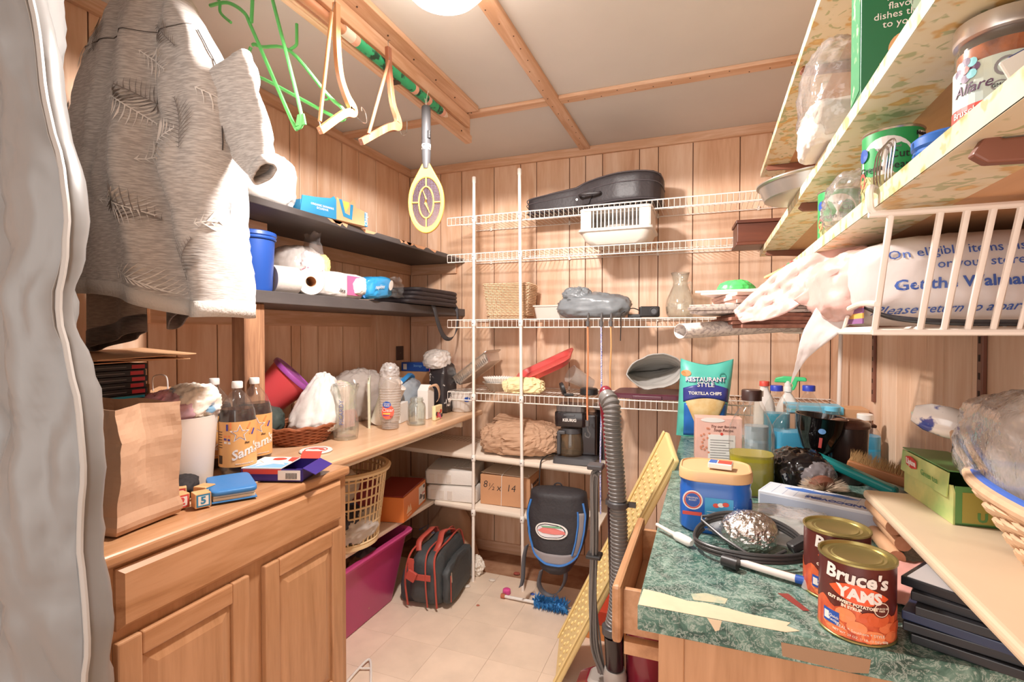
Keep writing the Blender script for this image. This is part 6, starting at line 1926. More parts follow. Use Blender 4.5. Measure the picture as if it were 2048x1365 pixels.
specs = [('paper_stack', 'stack of brown flattened cartons at the bottom of the wire basket', (.215, 1.42), (.36, .30, .034), M_brnp, 8),
         ('newspaper', 'folded newspaper poking furthest left out of the wire basket', (.13, 1.40), (.33, .24, .022), M_news, -6),
         ('magazine_stack', 'pinkish stack of magazines above the folded newspaper', (.20, 1.44), (.34, .28, .026), M_pinkp, 12),
         ('paper_stack', 'white and pink paper wedge jutting over the newspapers', (.15, 1.47), (.32, .22, .012), mat('blush_paper', 'e6d3cb', .7), -14),
         ('carton_stack', 'tan folded cartons beneath the shiny gift wrap', (.25, 1.42), (.20, .22, .042), M_card, 4)]
for nm, lb, (x, y), (a_, b_, c_), m, rz in specs:
    t = thing(nm, lb, 'papers', (x, y, nz), rz)
    n_ = max(2, int(c_ / .007))
    for i in range(n_):
        q = random.Random(i + int(c_ * 1e4))
        MB().box((q.uniform(-.012, .012), q.uniform(-.008, .008), c_ * (i + .5) / n_), (a_ - q.uniform(0, .03), b_, c_ / n_ * .92), rot(z=q.uniform(-4, 4))).build('sheet', m, t, bev=.001)
    nz += c_ + .001
gw = thing('gift_wrap', 'green and red patterned folded gift wrap on top of the cartons', 'gift wrap', (.27, 1.40, nz), 3)
for i in range(2):
    MB().box((0, 0, .003 + i * .006), (.20, .18, .005)).build('fold', mat('festive_print', '2f8a5c', .4, col2='c2564c', vs=26, lo=.40, hi=.48), gw, bev=.001)
tag(crumple((.10, .10, .09), 331, .1, e=.8).build('green_bag', mat('bright_green_film', '4fc466', .4), None, smooth='all', loc=(.075, 1.60, 1.425)), 'bright green plastic bundle behind the bag on the newspapers', 'bag')
fw = thing('rolled_newspaper', 'rolled newspaper circular drooping left of the basket', 'newspaper', (.03, 1.37, 1.352), 18)
MB().grid(lambda u, v: V(-.10 + .30*v, .055*math.cos(2*PI*u)*(1 - .2*v), .020 + .018*math.sin(2*PI*u) + .02*v), 24, 10, wrap=True).build('roll', M_news, fw, smooth='all', solid=.002)
st_ = thing('striped_ribbon', 'purple and yellow striped strip hanging at the basket corner', 'ribbon', (.222, .98, 1.379))
for i, c in enumerate(('8a5a8c', 'd9a84e', '8a5a8c', 'd98a7c')):
    MB().bb(-.004, -.002, -.07, .10, .004 + .008*i, .012 + .008*i).build('stripe', mat('stripe_%s' % c, c, .6), st_)
bs = thing('black_strap', 'black strap coiled under the grocery bag in the basket', 'strap', (.36, .862, 1.3792))
SP = catmull([(-.14, .06, .03), (-.12, .0, .012), (-.06, -.02, .004), (.05, -.022, .003), (.15, -.02, .006), (.185, .0, .03)], 6); SW = V(0, .012, .006)
MB().grid(strap_fn, 40, 2).build('strap', M_blk, bs, smooth='all', solid=.003)

# ================================================================ right cabinet with green laminate counter
def marble(name):
    m, nt, b = _new(name)
    v = _coords(nt, (1, 1, 1), False)
    f = _noise(nt, v, 14, 8, 1.6, .7); g = _noise(nt, v, 55, 5, 2.5, .65)
    c1 = _ramp(nt, f, [(.36, lin('24413a')), (.5, lin('4c7064')), (.66, lin('86a295'))])
    c2 = _ramp(nt, g, [(.50, (0, 0, 0, 1)), (.545, (.55, .55, .55, 1)), (.59, (0, 0, 0, 1))])
    mx = nt.nodes.new('ShaderNodeMix'); mx.data_type = 'RGBA'
    nt.links.new(c2, mx.inputs[0]); nt.links.new(c1, mx.inputs[6]); mx.inputs[7].default_value = lin('ccd6cc')
    nt.links.new(mx.outputs[2], b.inputs['Base Color'])
    b.inputs['Roughness'].default_value = .3
    return m
M_marb = marble('green_marble_laminate')
M_core = mat('bare_particleboard', 'd9c5a6', .8, var=.12, vs=14)
YC = .873
rc2 = thing('base_cabinet', 'oak base cabinet with green marble counter and open drawer on the right', 'cabinet', (0, 0, 0))
MB().bb(-.075, XR - .002, .935, 2.48, .10, .865).build('body', M_oakz, rc2, bev=.002)
MB().bb(-.078, -.035, .925, .937, .10, .865).build('corner_stile', M_oakz, rc2, bev=.002)
MB().bb(-.035, XR - .002, .930, .936, .10, .865).build('end_panel', M_oakz, rc2)
MB().bb(.0, XR - .002, .98, 2.48, 0, .10).build('toe_kick', M_dark, rc2)
MB().bb(-.108, XR - .002, YC, 2.50, .866, .909).build('counter_top', M_marb, rc2, bev=.0015, segs=1)
def chip(name, pts, M, m, t=.0005): poly(rc2, name, pts, M, m, t)
Ftop = frame((0, 0, .9091), (1, 0, 0), (0, 1, 0)); Ffr = frame((0, YC - .0002, 0), (1, 0, 0), (0, 0, 1))
chip('worn_core', [(-.107, YC + .001), (.115, YC + .001), (.135, YC + .012), (.118, YC + .020), (.125, YC + .032), (.06, YC + .036), (.03, YC + .043), (.0, YC + .047), (-.03, YC + .043), (-.07, YC + .054), (-.105, YC + .058)], Ftop, M_core)
chip('worn_spot', [(-.02, YC + .05), (.03, YC + .055), (.035, YC + .075), (.0, YC + .082), (-.025, YC + .07)], Ftop, mat('thin_wear', '9db09a', .6, col2='c9bd9c', vs=60))
chip('edge_chip', [(.002, .9088), (.024, .9088), (.020, .893), (.014, .890), (.008, .900)], Ffr, M_core)
chip('tape_strip', [(.108, .893), (.225, .893), (.222, .872), (.20, .868), (.11, .872)], Ffr, mat('brown_tape', '9a7a5e', .35))
chip('red_stain', [(.118, 1.0), (.135, 1.005), (.16, .955), (.15, .952)], Ftop, mat('dried_red', '8a3a34', .4))
# drawer standing open towards the aisle
dr = MB().bb(-.180, -.160, 1.035, 1.45, .735, .854).build('drawer', M_oakx, rc2, bev=.007, segs=2)
MB().bb(-.160, -.079, 1.06, 1.072, .745, .838).build('drawer_side', M_oakx, dr, bev=.001)
MB().bb(-.160, -.079, 1.398, 1.41, .745, .838).build('drawer_side', M_oakx, dr, bev=.001)
MB().bb(-.159, -.079, 1.072, 1.398, .748, .756).build('drawer_floor', M_oakx, dr)
MB().bb(-.156, -.079, 1.045, 1.068, .712, .738).build('runner', M_oakx, dr)

# ---------------------------------------------------------------- counter clutter on the right
ZR = .910
M_yamd = mat('yam_brown', '5a2420', .3); M_yamo = mat('yam_orange', 'd9683c', .35, col2='b8482c', vs=22, lo=.4, hi=.6)
M_lidg = mat('gold_tin', 'a79a62', .3, .75)
def yam_can(label, loc, turn=0):
    t = thing('yam_can', label, 'can', loc, group='cans of yams on the green counter')
    R, H = .0505, .117
    MB().lathe([(0, .001), (R - .002, .001), (R, .003), (R, H - .002)], n=48, cap=False).build('can', M_yamd, t, smooth=True)
    MB().lathe([(R, .0), (R + .0016, .001), (R + .0016, .003), (R, .004)], n=48, cap=False).build('bottom_rim', M_lidg, t, smooth=True)
    MB().lathe([(R, H - .004), (R + .0018, H - .003), (R + .0018, H), (R - .001, H), (R - .003, H - .004), (R - .010, H - .004), (R - .012, H - .0025), (R - .016, H - .004), (R - .018, H - .0028), (R - .022, H - .004), (0, H - .004)], n=48, cap=False).build('lid', M_lidg, t, smooth=True)
    a = facing(loc[0], loc[1]) + turn
    cm = cylmap(R, a, 0, off=.0004)
    n = 28
    top = [( -.10 + .20*i/n, .052 + .006*math.sin(i*1.1) - .010*abs(i - n/2)/n) for i in range(n + 1)]
    for i in range(n):
        poly(t, 'yam_picture', [(top[i][0], .005), (top[i+1][0], .005), top[i+1], top[i]], cm, M_yamo, .0002)
    rr3 = random.Random(3)
    for i in range(12):
        disc(t, 'printed_yam', rr3.uniform(-.065, .065), rr3.uniform(.012, .045), rr3.uniform(.010, .018), rr3.uniform(.007, .011), cylmap(R, a, 0, off=.0008 + i*.00005), mat('yam_%d' % (i % 3), ('e0774a', 'cf5c34', 'e88a58')[i % 3], .35), 14, .0002)
    MB().grid(lambda u, v: cylmap(R, a, 0, off=.0014)(V(-.036 + .078*u, .0735 - .06*(-.036 + .078*u) + (2*v - 1)*.0145*max(.02, math.sin(PI*u)) ** .8, 0)), 16, 2).build('orange_leaf', mat('leaf_orange', 'e0582e', .4), t)
    sl = math.radians(-4)
    def tl(x0, y0, off=.0018):
        f = cylmap(R, a, 0, off=off)
        return lambda p: f(Vector((x0 + p.x, y0 + p.y + p.x * -.06, p.z)))
    txt(t, "Bruce's", .028, tl(-.001, .096), M_wht, bold=.0009, shear=.12)
    txt(t, 'YAMS', .022, tl(.004, .072), M_wht, bold=.0011)
    txt(t, 'CUT SWEET POTATOES\nIN SYRUP', .0060, tl(-.006, .055), mat('print_cream', 'ecd9c4', .5), bold=.0003)
    disc(t, 'seal', .032, .056, .012, .012, cylmap(R, a, 0, off=.0016), M_yamd, 20, .0002)
    disc(t, 'seal_ring', .032, .056, .0105, .0105, cylmap(R, a, 0, off=.0020), mat('print_cream', 'ecd9c4'), 20, .0002, .9)
    txt(t, 'SOURCE OF\nFIBER', .0036, tl(.032, .056, .0022), mat('print_cream', 'ecd9c4'))
    patch(t, 'blue_panel', -.046, -.021, .018, .038, cylmap(R, a, 0, off=.0016), M_blued, 6, .0002)
    txt(t, 'Quick\nRecipe', .0058, tl(-.0285, .0265, .0020), M_wht)
    patch(t, 'white_icon', -.044, -.036, .022, .034, cylmap(R, a, 0, off=.0020), M_wht, 3, .0002)
    txt(t, 'REAL * Southern * STYLE', .0058, tl(.006, .018), mat('print_cream', 'ecd9c4'))
    txt(t, 'NET WT. 29 OZ. (1 LB. 13 OZ.) 822g', .0046, tl(.006, .010), mat('print_cream', 'ecd9c4'))
    return t
yam_can('front can of yams, nearest the camera, on the green counter', (.218, .925, ZR), 0)
yam_can('rear can of yams, half hidden behind the other one', (.215, 1.043, ZR), 10)

cc2 = thing('coffee_canister', 'big blue plastic coffee canister with tan lid on the green counter', 'canister', (.018, 1.305, ZR))
M_cof = mat('coffee_blue', '1f5fb4', .3, coat=.2)
cs = lambda k: [(x * k, y * k) for x, y in rrect(.078, .070, .045, 6)]
loft([(cs(.94), 0), (cs(1.0), .006), (cs(1.0), .095), (cs(.97), .105), (cs(.99), .112), (cs(.96), .122)]).build('body', M_cof, cc2, smooth=True)
loft([(cs(1.0), .117), (cs(1.03), .119), (cs(1.03), .136), (cs(1.0), .141), (cs(.96), .142), (cs(.94), .139)]).build('lid', mat('tan_lid', 'd9ad7e', .4), cc2, smooth=True)
MB().bb(.050, .0785, -.05, -.02, .02, .085).build('grip_recess', mat('coffee_blue_dark', '173f86', .3), cc2, bev=.008)
Fc = fm('-y', 0, -.0703, 0)
patch(cc2, 'light_label', -.022, .038, .018, .084, Fc, mat('label_azure', '3f98c8', .4))
disc(cc2, 'round_badge', -.048, .075, .022, .022, Fc, M_wht)
disc(cc2, 'badge_ring', -.048, .075, .019, .019, fm('-y', 0, -.0712, 0), M_red, 24, .0006, .85)
disc(cc2, 'badge_core', -.048, .075, .0155, .0155, fm('-y', 0, -.0712, 0), M_blued)
txt(cc2, 'ORIGINAL\nROAST', .0055, fm('-y', -.048, -.0722, .078), M_wht)
for i in range(3):
    disc(cc2, 'printed_cup', .002 + .010*i, .068 + .002*i, .007, .005, fm('-y', 0, -.0712 - .0003*i, 0), (M_red, M_wht, M_red)[i], 14)
for i in range(5):
    patch(cc2, 'small_print', -.018 + .001*i, .034 - .001*i, .052 - .006*i, .0535 - .006*i, fm('-y', 0, -.0712, 0), mat('print_pale', 'b8d6ea', .5))
patch(cc2, 'red_bar', -.070, -.028, .040, .048, Fc, M_red)
txt(cc2, 'NET WT 30.5 OZ', .006, fm('-y', -.015, -.0712, .011), M_wht)
sn = thing('small_packet', 'small white and red packet on the tan canister lid', 'packet', (.030, 1.285, ZR + .1425), -8)
MB().bb(-.026, .026, -.018, .018, 0, .013).build('packet', M_wht, sn, bev=.002)
patch(sn, 'red_print', -.005, .024, -.015, .015, frame((0, 0, .0132), (1, 0, 0), (0, 1, 0)), M_red)
patch(sn, 'blue_print', -.024, -.008, -.015, .015, frame((0, 0, .0132), (1, 0, 0), (0, 1, 0)), mat('lid_blue', '2464b8'))

rb2 = thing('recipe_carton', 'pink soup mix carton with printed recipe card on the green counter', 'box', (.035, 1.98, ZR), 6)
MB().bb(-.078, .078, -.03, .03, 0, .155).build('carton', mat('blush_carton', 'e3b3a4', .45, var=.08, vs=20), rb2, bev=.002)
Fr = fm('-y', 0, -.0304, 0)
patch(rb2, 'recipe_card', -.035, .055, .005, .095, Fr, M_wht)
for i in range(8):
    patch(rb2, 'recipe_line', -.028, .048 - (i % 3)*.012, .075 - i*.009, .0768 - i*.009, fm('-y', 0, -.0311, 0), mat('grey_print', '8a8585'))
txt(rb2, 'Try our favorite\nSoup Recipe', .013, fm('-y', .015, -.0311, .118), M_yamd, shear=.25)
disc(rb2, 'white_oval', -.02, .146, .04, .008, Fr, M_wht)
disc(rb2, 'red_pin', .01, .098, .005, .005, fm('-y', 0, -.0312, 0), M_red)
for i in range(14):
    disc(rb2, 'printed_noodle', -.06 + .03*rnd.random(), .02 + .1*rnd.random(), .004, .004, fm('-y', 0, -.0306, 0), mat('noodle', 'd2876a', .5), 8)

ch = thing('chip_bag', 'teal and blue bag of tortilla chips standing at the counter back', 'chip bag', (-.02, 2.40, ZR), 8)
def chip_fn(u, v):
    a = 2*PI*u
    hx = .098 + .012*v; d = .055 * math.sin(PI*min(1, max(0, .06 + v*.90)))**.6 + .002
    x = hx*sgnpow(math.cos(a), .6); y = d*sgnpow(math.sin(a), .9)
    z = .315*v
    if v > .85: z += .028 * abs(x/hx)**1.5 * (v - .85)/.15
    p = Vector((x, y, z))
    p.y += .008*ridge(p, 12, 4); p.x += .03*v - .012
    return p
mt = M_chipb = mat('teal_bag', '5cc0b0', .3)
mb = MB().grid(chip_fn, 48, 36, wrap=True)
mb.build('bag', M_chipb, ch, smooth='all')
CHD = drape([mb], frame((0, 0, 0), (1, 0, 0), (0, 0, 1)), 0)
def chip_front(off):
    def fn(p):
        q = CHD(Vector((p.x + .003, p.y, 0)))
        return q + V(0, -off - p.z, 0)
    return fn
def grid_patch(parent, name, x0, x1, y0, y1, fn, m, nx=14, ny=10, shape=None):
    def g(u, v):
        x = x0 + (x1-x0)*u; y = y0 + (y1-y0)*v
        if shape: x, y = shape(x, y, u, v)
        return fn(Vector((x, y, 0)))
    return MB().grid(g, nx, ny).build(name, m, parent, smooth='all', solid=.0006)
grid_patch(ch, 'blue_base', -.085, .092, .006, .15, chip_front(.001), mat('chips_blue', '2f6fc0', .3), 18, 12)
grid_patch(ch, 'chip_picture', -.07, .075, .06, .20, chip_front(.003), mat('chips_print', 'ead2a0', .4, col2='d9b070', vs=26), 18, 12, lambda x, y, u, v: (x * (.55 + .6*min(1, v*1.4)), y))
grid_patch(ch, 'violet_band', -.088, .098, .175, .235, chip_front(.004), mat('chips_violet', '3a3f8a', .35), 18, 6, lambda x, y, u, v: (x, y - .02*(2*u-1)**2))
txt(ch, 'RESTAURANT\nSTYLE', .0265, lambda p: chip_front(.0062)(p + V(.003, .243, 0)), M_wht, bold=.0005, line=.85)
txt(ch, 'RESTAURANT\nSTYLE', .0265, lambda p: chip_front(.0050)(p + V(.004, .2415, 0)), mat('chips_violet', '3a3f8a'), bold=.0016, line=.85)
txt(ch, 'TORTILLA CHIPS', .018, lambda p: chip_front(.006)(p + V(0, .195, 0)), M_wht, bold=.0006)
disc(ch, 'orange_blob', -.075, .28, .02, .014, chip_front(.003), M_orn, 16)
disc(ch, 'round_seal', .075, .27, .014, .014, chip_front(.003), mat('seal_teal', '3f9488', .5), 18, .0006, .8)

M_oil = mat('cooking_oil', 'a8a028', .15, alpha=.86)
def jug(name, label, loc, w, d, h, cap_m, shell, liquid=None, level=0, cat='bottle', group=None, neck=.016, cap_h=.018, rz=0, waist=True, capr=None):
    t = thing(name, label, cat, loc, rz, group)
    k = lambda s, s2=None: [(x * s, y * (s2 or s)) for x, y in rrect(w/2, d/2, min(w, d)*.35, 5)]
    nk = [(neck*math.cos(2*PI*i/24), neck*math.sin(2*PI*i/24)) for i in range(24)]
    # outlines with the same number of points
    def ring(r):
        src = k(1); out = []
        for x, y in src:
            L = math.hypot(x, y); out.append((x/L*r, y/L*r))
        return out
    secs = [(k(.9), 0), (k(1), .01*1), (k(1), h*.30), (k(.95) if waist else k(1), h*.36), (k(1), h*.42), (k(1), h*.60), (k(.93), h*.68), (k(.72), h*.78), (k(.45), h*.86), (ring(neck), h*.90), (ring(neck), h*.955)]
    loft(secs, True, False).build('shell', shell, t, smooth='all')
    if liquid:
        zl = h*level
        ls = [(k(.87), .004), (k(.97), .012)] + [(k(.965), z) for z in (h*.30,) if z < zl] + [(k(.965), zl)]
        loft(ls).build('liquid', liquid, t, smooth=True)
    cr_ = capr or neck*1.2
    MB().lathe([(0, 0), (cr_, 0), (cr_, cap_h*.9), (cr_*.92, cap_h), (0, cap_h)], (0, 0, h*.93), 24).build('cap', cap_m, t, smooth=True)
    return t
M_bcap = mat('brown_cap', '3a2420', .4)
jg = jug('oil_jug', 'large clear jug of yellow cooking oil with brown cap', (.118, 1.605, ZR), .118, .11, .285, M_bcap, M_pet, M_oil, .40, 'jug', neck=.021, cap_h=.030, capr=.027)
M_bfl = mat('blue_fluid', '3fa8d4', .2, alpha=.9); M_dvi = mat('violet_fluid', '2c1f4a', .2); M_teal = mat('teal_fluid', '2b94ae', .2, alpha=.92)
M_whtcap = mat('white_cap', 'ece6de', .4); M_blucap = mat('navy_cap', '2a3fae', .4)
jug('clear_bottle', 'clear bottle with white cap behind the oil jug', (.155, 1.90, ZR), .075, .065, .262, M_whtcap, M_pet, mat('grey_blue_fluid', '8ea6b4', .2, alpha=.8), .55, neck=.015, cap_h=.02, capr=.021)
jug('red_cap_bottle', 'white bottle with red cap behind the clear bottle', (.205, 2.18, ZR), .075, .06, .272, M_red, M_milkw, neck=.015, cap_h=.018)
jug('mouthwash_bottle', 'teal mouthwash bottle with blue cap at the counter back', (.238, 2.10, ZR), .088, .06, .262, M_blucap, M_pet, M_teal, .62, group='mouthwash bottles', neck=.015, cap_h=.02, capr=.021)
jug('mouthwash_bottle', 'dark violet mouthwash bottle with blue cap at the counter back', (.345, 2.12, ZR), .088, .06, .264, M_blucap, M_pet, M_dvi, .64, group='mouthwash bottles', neck=.015, cap_h=.02, capr=.021)
sy = jug('spray_bottle', 'white spray bottle with green trigger head behind the mouthwash', (.305, 2.33, ZR), .085, .06, .235, M_wht, M_milkw, cat='spray bottle', neck=.013, cap_h=.02, rz=-10)
M_sgr = mat('spray_green', '3fc47a', .4)
MB().prism([(-.05, .012), (-.045, .030), (-.015, .038), (.06, .036), (.066, .030), (.066, .020), (.035, .020), (.03, .0), (.022, -.018), (.014, -.018), (.018, .004), (.012, .012)], -.011, .011, frame((0, 0, .243), (1, 0, 0), (0, 0, 1))).build('trigger_head', M_sgr, sy, bev=.004)
MB().lathe([(0, 0), (.014, 0), (.012, .03), (0, .03)], (0, 0, .232), 16).build('collar', M_wht, sy, smooth=True)
jug('drink_bottle', 'rightmost blue sports drink bottle with white cap by the wall', (.505, 2.06, ZR), .088, .075, .172, M_whtcap, M_pet, M_bfl, .62, neck=.019, cap_h=.02, capr=.024)
jug('blue_drink_jug', 'wide clear jug of blue drink behind the black bag', (.262, 1.93, ZR), .115, .09, .215, M_pet, M_pet, M_bfl, .60, 'jug', neck=.02, cap_h=.015)
jug('blue_drink_jug', 'second jug of blue drink, behind the smoky cup', (.40, 2.02, ZR), .10, .09, .205, mat('blue_film', '6fc0de', .3), M_pet, M_bfl, .68, 'jug', neck=.02, cap_h=.015)
dp = thing('detergent_carton', 'blue topped carton with brown edge behind the jugs', 'box', (.415, 2.25, ZR), 0)
MB().bb(-.13, .14, -.04, .06, 0, .175).build('carton', M_card, dp, bev=.002)
MB().bb(-.13, .06, -.045, .062, .15, .18).build('blue_wrap', mat('blue_film', '6fc0de', .3), dp, bev=.004)
cup_ = thing('smoky_scoop', 'glossy black tapered bowl leaning against the brown tumbler', 'bowl', (.315, 1.80, ZR + .085), 0, ry=6)
M_gblk = mat('gloss_black', '0f0d0e', .08, coat=.6)
MB().lathe([(0, 0), (.028, 0), (.045, .02), (.064, .075), (.070, .115), (.072, .118), (.069, .119), (.060, .072), (.03, .01), (0, .008)], n=36, cap=False).build('bowl', M_gblk, cup_, smooth=True)
pm2 = lambda p: cylmap(.066, facing(.315, 1.80) + 5, .075)(p)
disc(cup_, 'blue_mark', 0, .005, .010, .008, pm2, mat('mark_blue', '5f8fc4', .5), 14)
patch(cup_, 'red_mark', -.004, .004, -.045, -.015, cylmap(.061, facing(.315, 1.8) + 5, .075), mat('mark_red', 'b0403a', .5), 4)
ob2 = thing('pedestal_stand', 'black ribbed base carrying the tapered bowl', 'base', (.315, 1.80, ZR), 0)
MB().lathe([(0, 0), (.05, 0), (.045, .02), (.03, .07), (.034, .084), (0, .084)], n=28).build('pedestal', M_gblk, ob2, smooth=True)
tr = thing('brown_tumbler', 'tall smoky brown tumbler with domed lid on the green counter', 'tumbler', (.405, 1.83, ZR), 0)
MB().lathe([(0, 0), (.044, 0), (.048, .01), (.054, .165), (.054, .17), (0, .17)], n=36).build('tumbler', mat('smoky_brown', '3a2a26', .25, coat=.3), tr, smooth=True)
MB().lathe([(.055, .168), (.059, .170), (.060, .178), (.054, .186), (.03, .194), (0, .196)], n=36, cap=False).build('lid', mat('smoky_brown_lid', '5a3a30', .2, coat=.4), tr, smooth=True)
MB().box((.060, .0, .176), (.022, .03, .010)).build('lid_tab', mat('smoky_brown_lid', '5a3a30'), tr, bev=.003)
bbag = thing('black_bag', 'shiny black plastic bag with clear window beside the oil jug', 'bag', (.248, 1.655, ZR))
crumple((.125, .17, .115), 341, .16, e=.7).build('bag', mat('shiny_black_film', '141214', .15, coat=.5), bbag, smooth='all')
crumple((.09, .10, .09), 343, .12, e=.7).build('window', clear('smoky_film', 'b8aeb0', .35, .08, 1.5, .5, 30), bbag, smooth='all').location = (.03, -.05, .012)
bb2 = thing('scrub_brush', 'round scrubbing brush with beige bristles in front of the black bag', 'brush', (.285, 1.535, ZR + .045), 20)
MB().lathe([(0, 0), (.03, .0), (.036, .012), (.03, .024), (0, .028)], (0, 0, 0), 20, rot(x=-60)).build('head', M_brk, bb2, smooth=True)
mb = MB(); rr4 = random.Random(12)
for i in range(420):
    a1 = rr4.uniform(0, 2*PI); b1_ = rr4.uniform(.1, 1.3)
    d = V(math.cos(a1)*math.sin(b1_)*1.4, math.sin(a1)*math.sin(b1_), math.cos(b1_)*.6 - .1).normalized()
    p0 = d * .012; p1 = V(d.x*.068, d.y*.04, max(-.04, d.z*.045))
    sd = d.orthogonal().normalized()*.0016
    mb.add([p0 - sd, p0 + sd, p1], [(0, 1, 2)])
stuff(mb.build('bristles', mat('beige_bristle', 'cdb79e', .8, var=.3, vs=40), bb2))
th = thing('dust_brush', 'teal handled dust brush lying against the brown tumbler', 'brush', (.375, 1.62, ZR + .075), -32, ry=16)
MB().bb(-.11, .10, -.017, .017, -.012, .012).build('handle', mat('teal_plastic', '1f8f8e', .35), th, bev=.009, segs=3)
wbz = thing('wooden_brush', 'wooden block brush with tan bristles by the tea box', 'brush', (.455, 1.72, ZR + .06), -20, ry=12)
MB().bb(-.075, .075, -.03, .03, -.012, .016).build('block', wood('brush_wood', 'b87a4c', '8f5a35', 'x', 4, .5, 8), wbz, bev=.005)
mb = MB()
for i in range(40):
    for j in range(8):
        x = -.07 + i*.0036; y = -.026 + j*.0075
        mb.add([(x - .001, y, .016), (x + .001, y, .016), (x + rr4.uniform(-.008, .008), y + rr4.uniform(-.004, .010), .045)], [(0, 1, 2)])
stuff(mb.build('bristles', mat('tan_bristle', 'b08a58', .8), wbz))
hc = thing('handcovers_box', 'long white and blue box of disposable hand covers', 'box', (.275, 1.425, ZR), -22)
M_hcw = mat('hand_box_white', 'dfe3ea', .4)
MB().bb(-.145, .145, -.05, .05, 0, .058).build('carton', M_hcw, hc, bev=.003)
Fh = frame((0, 0, .0583), (-1, 0, 0), (0, -1, 0))
txt(hc, 'HANDCOVERS', .022, frame((.03, -.024, .0583), (-1, 0, 0), (0, -1, 0)), M_blued, bold=.0010)
poly(hc, 'blue_glove', [(-.10, .0), (-.06, .018), (-.02, .010), (.02, .020), (.06, .008), (.04, -.002), (.0, .002), (-.04, -.008), (-.08, -.010)], frame((0, .016, .0583), (1, 0, 0), (0, 1, 0)), mat('glove_blue', '4f7fd0', .4))
for i in range(12):
    patch(hc, 'grid_line', -.14 + i*.025, -.139 + i*.025, -.048, .048, frame((0, 0, .0582), (1, 0, 0), (0, 1, 0)), mat('pale_line', 'b4c0da', .5), t=.0002)
patch(hc, 'side_print', -.14, .14, .004, .05, fm('-y', 0, -.0503, 0), mat('hand_box_grey', 'bcc4d6', .4))
cbg = tag(crumple((.24, .14, .055), 351, .2, e=.7).build('clear_bag', M_film, None, smooth='all', loc=(.135, 1.275, ZR)), 'crumpled clear bag lying before the hand cover box', 'bag')
fb3 = tag(crumple((.105, .10, .075), 353, .07, e=.9, k=38, nu=80, nv=50).build('foil_ball', mat('bright_foil', 'd9d5d0', .3, 1, bump=.3, bs=120), None, loc=(.085, 1.185, ZR)), 'crumpled ball of shiny aluminium foil inside the cord loop', 'foil')
co2 = thing('power_cord', 'coiled black power cord with plug on the green counter', 'cord', (.085, 1.15, ZR))
M_cord = mat('cord_black', '3a3838', .4)
pts = []
for i in range(97):
    a = 2*PI*i/32 + 2.6
    k = 1 + .08*math.sin(i*.21)
    pts.append((.105*k*math.cos(a) + .004*math.sin(i*.4), .062*k*math.sin(a), .012 + .007*(i % 32)/32 + .006*(i//32) + .04*max(0, math.sin(a))*.9))
pts += [(.0, -.06, .02), (.06, -.03, .03)]
MB().tube(catmull(pts, 2), .0035, 8).build('cable', M_cord, co2, smooth=True)
MB().box((.085, -.012, .040), (.04, .022, .02), rot(y=-25, z=28)).build('plug', M_blk, co2, bev=.005)
for s in (-1, 1):
    MB().box((.112, .004 + s*.005, .056), (.02, .0015, .006), rot(y=-25, z=28)).build('prong', M_steel, co2)
MB().lathe([(0, 0), (.011, 0), (.012, .03), (0, .03)], (-.055, -.072, .012), 14, rot(y=90, z=-25)).build('socket_end', M_blk, co2, smooth=True)
ws = thing('hand_tool', 'white handled tool lying at the left edge of the green counter', 'tool', (-.072, 1.185, ZR + .010), -44)
MB().lathe([(0, 0), (.008, 0), (.010, .006), (.010, .04), (.006, .048), (0, .048)], (.012, 0, 0), 12, rot(y=90)).build('handle', M_wht, ws, smooth=True)
MB().tube([(.012, 0, 0), (-.05, 0, .003)], [.0055, .004], 10).build('shaft', M_milkw, ws, smooth=True)
tb2 = thing('toothbrush_pack', 'toothbrush blister pack lying before the foil ball', 'toothbrush', (.125, 1.058, ZR + .007), -22)
MB().tube(catmull([(-.085, .004, .002), (-.03, 0, .003), (.03, 0, .003)]), .007, 10).build('handle', mat('brush_white', 'e2d6cf', .35), tb2, smooth=True)
MB().tube([(.03, 0, .003), (.047, 0, .004)], .0078, 10).build('blue_grip', M_blued, tb2, smooth=True)
MB().bb(-.08, .03, .010, .018, -.004, .004).build('brown_stick', M_brk, tb2, bev=.002)
loft([(rrect(.035, .016, .012), 0), (rrect(.032, .013, .012), .014)]).build('blister', M_film, tb2, smooth=True).location = (.075, 0, -.005)
MB().bb(.05, .10, -.004, .012, -.003, .006).build('green_bristle_pad', mat('mint_green', '4fae8a', .4), tb2, bev=.002)
pk2 = thing('pink_wrapper', 'pink saw edged wrapper lying behind the front yam can', 'wrapper', (.315, 1.12, ZR), -20)
MB().grid(lambda u, v: V(-.07 + .14*u, -.10 + .20*v + (.004 if int(u*28) % 2 else 0)*(v > .99), .004 + .012*abs(ridge((u, v, 0), 2.5, 2))), 28, 16).build('wrapper', mat('salmon_film', 'e3a79c', .35), pk2, smooth='all', solid=.001)
M_dvd = mat('dvd_black', '232326', .3)
dz = ZR
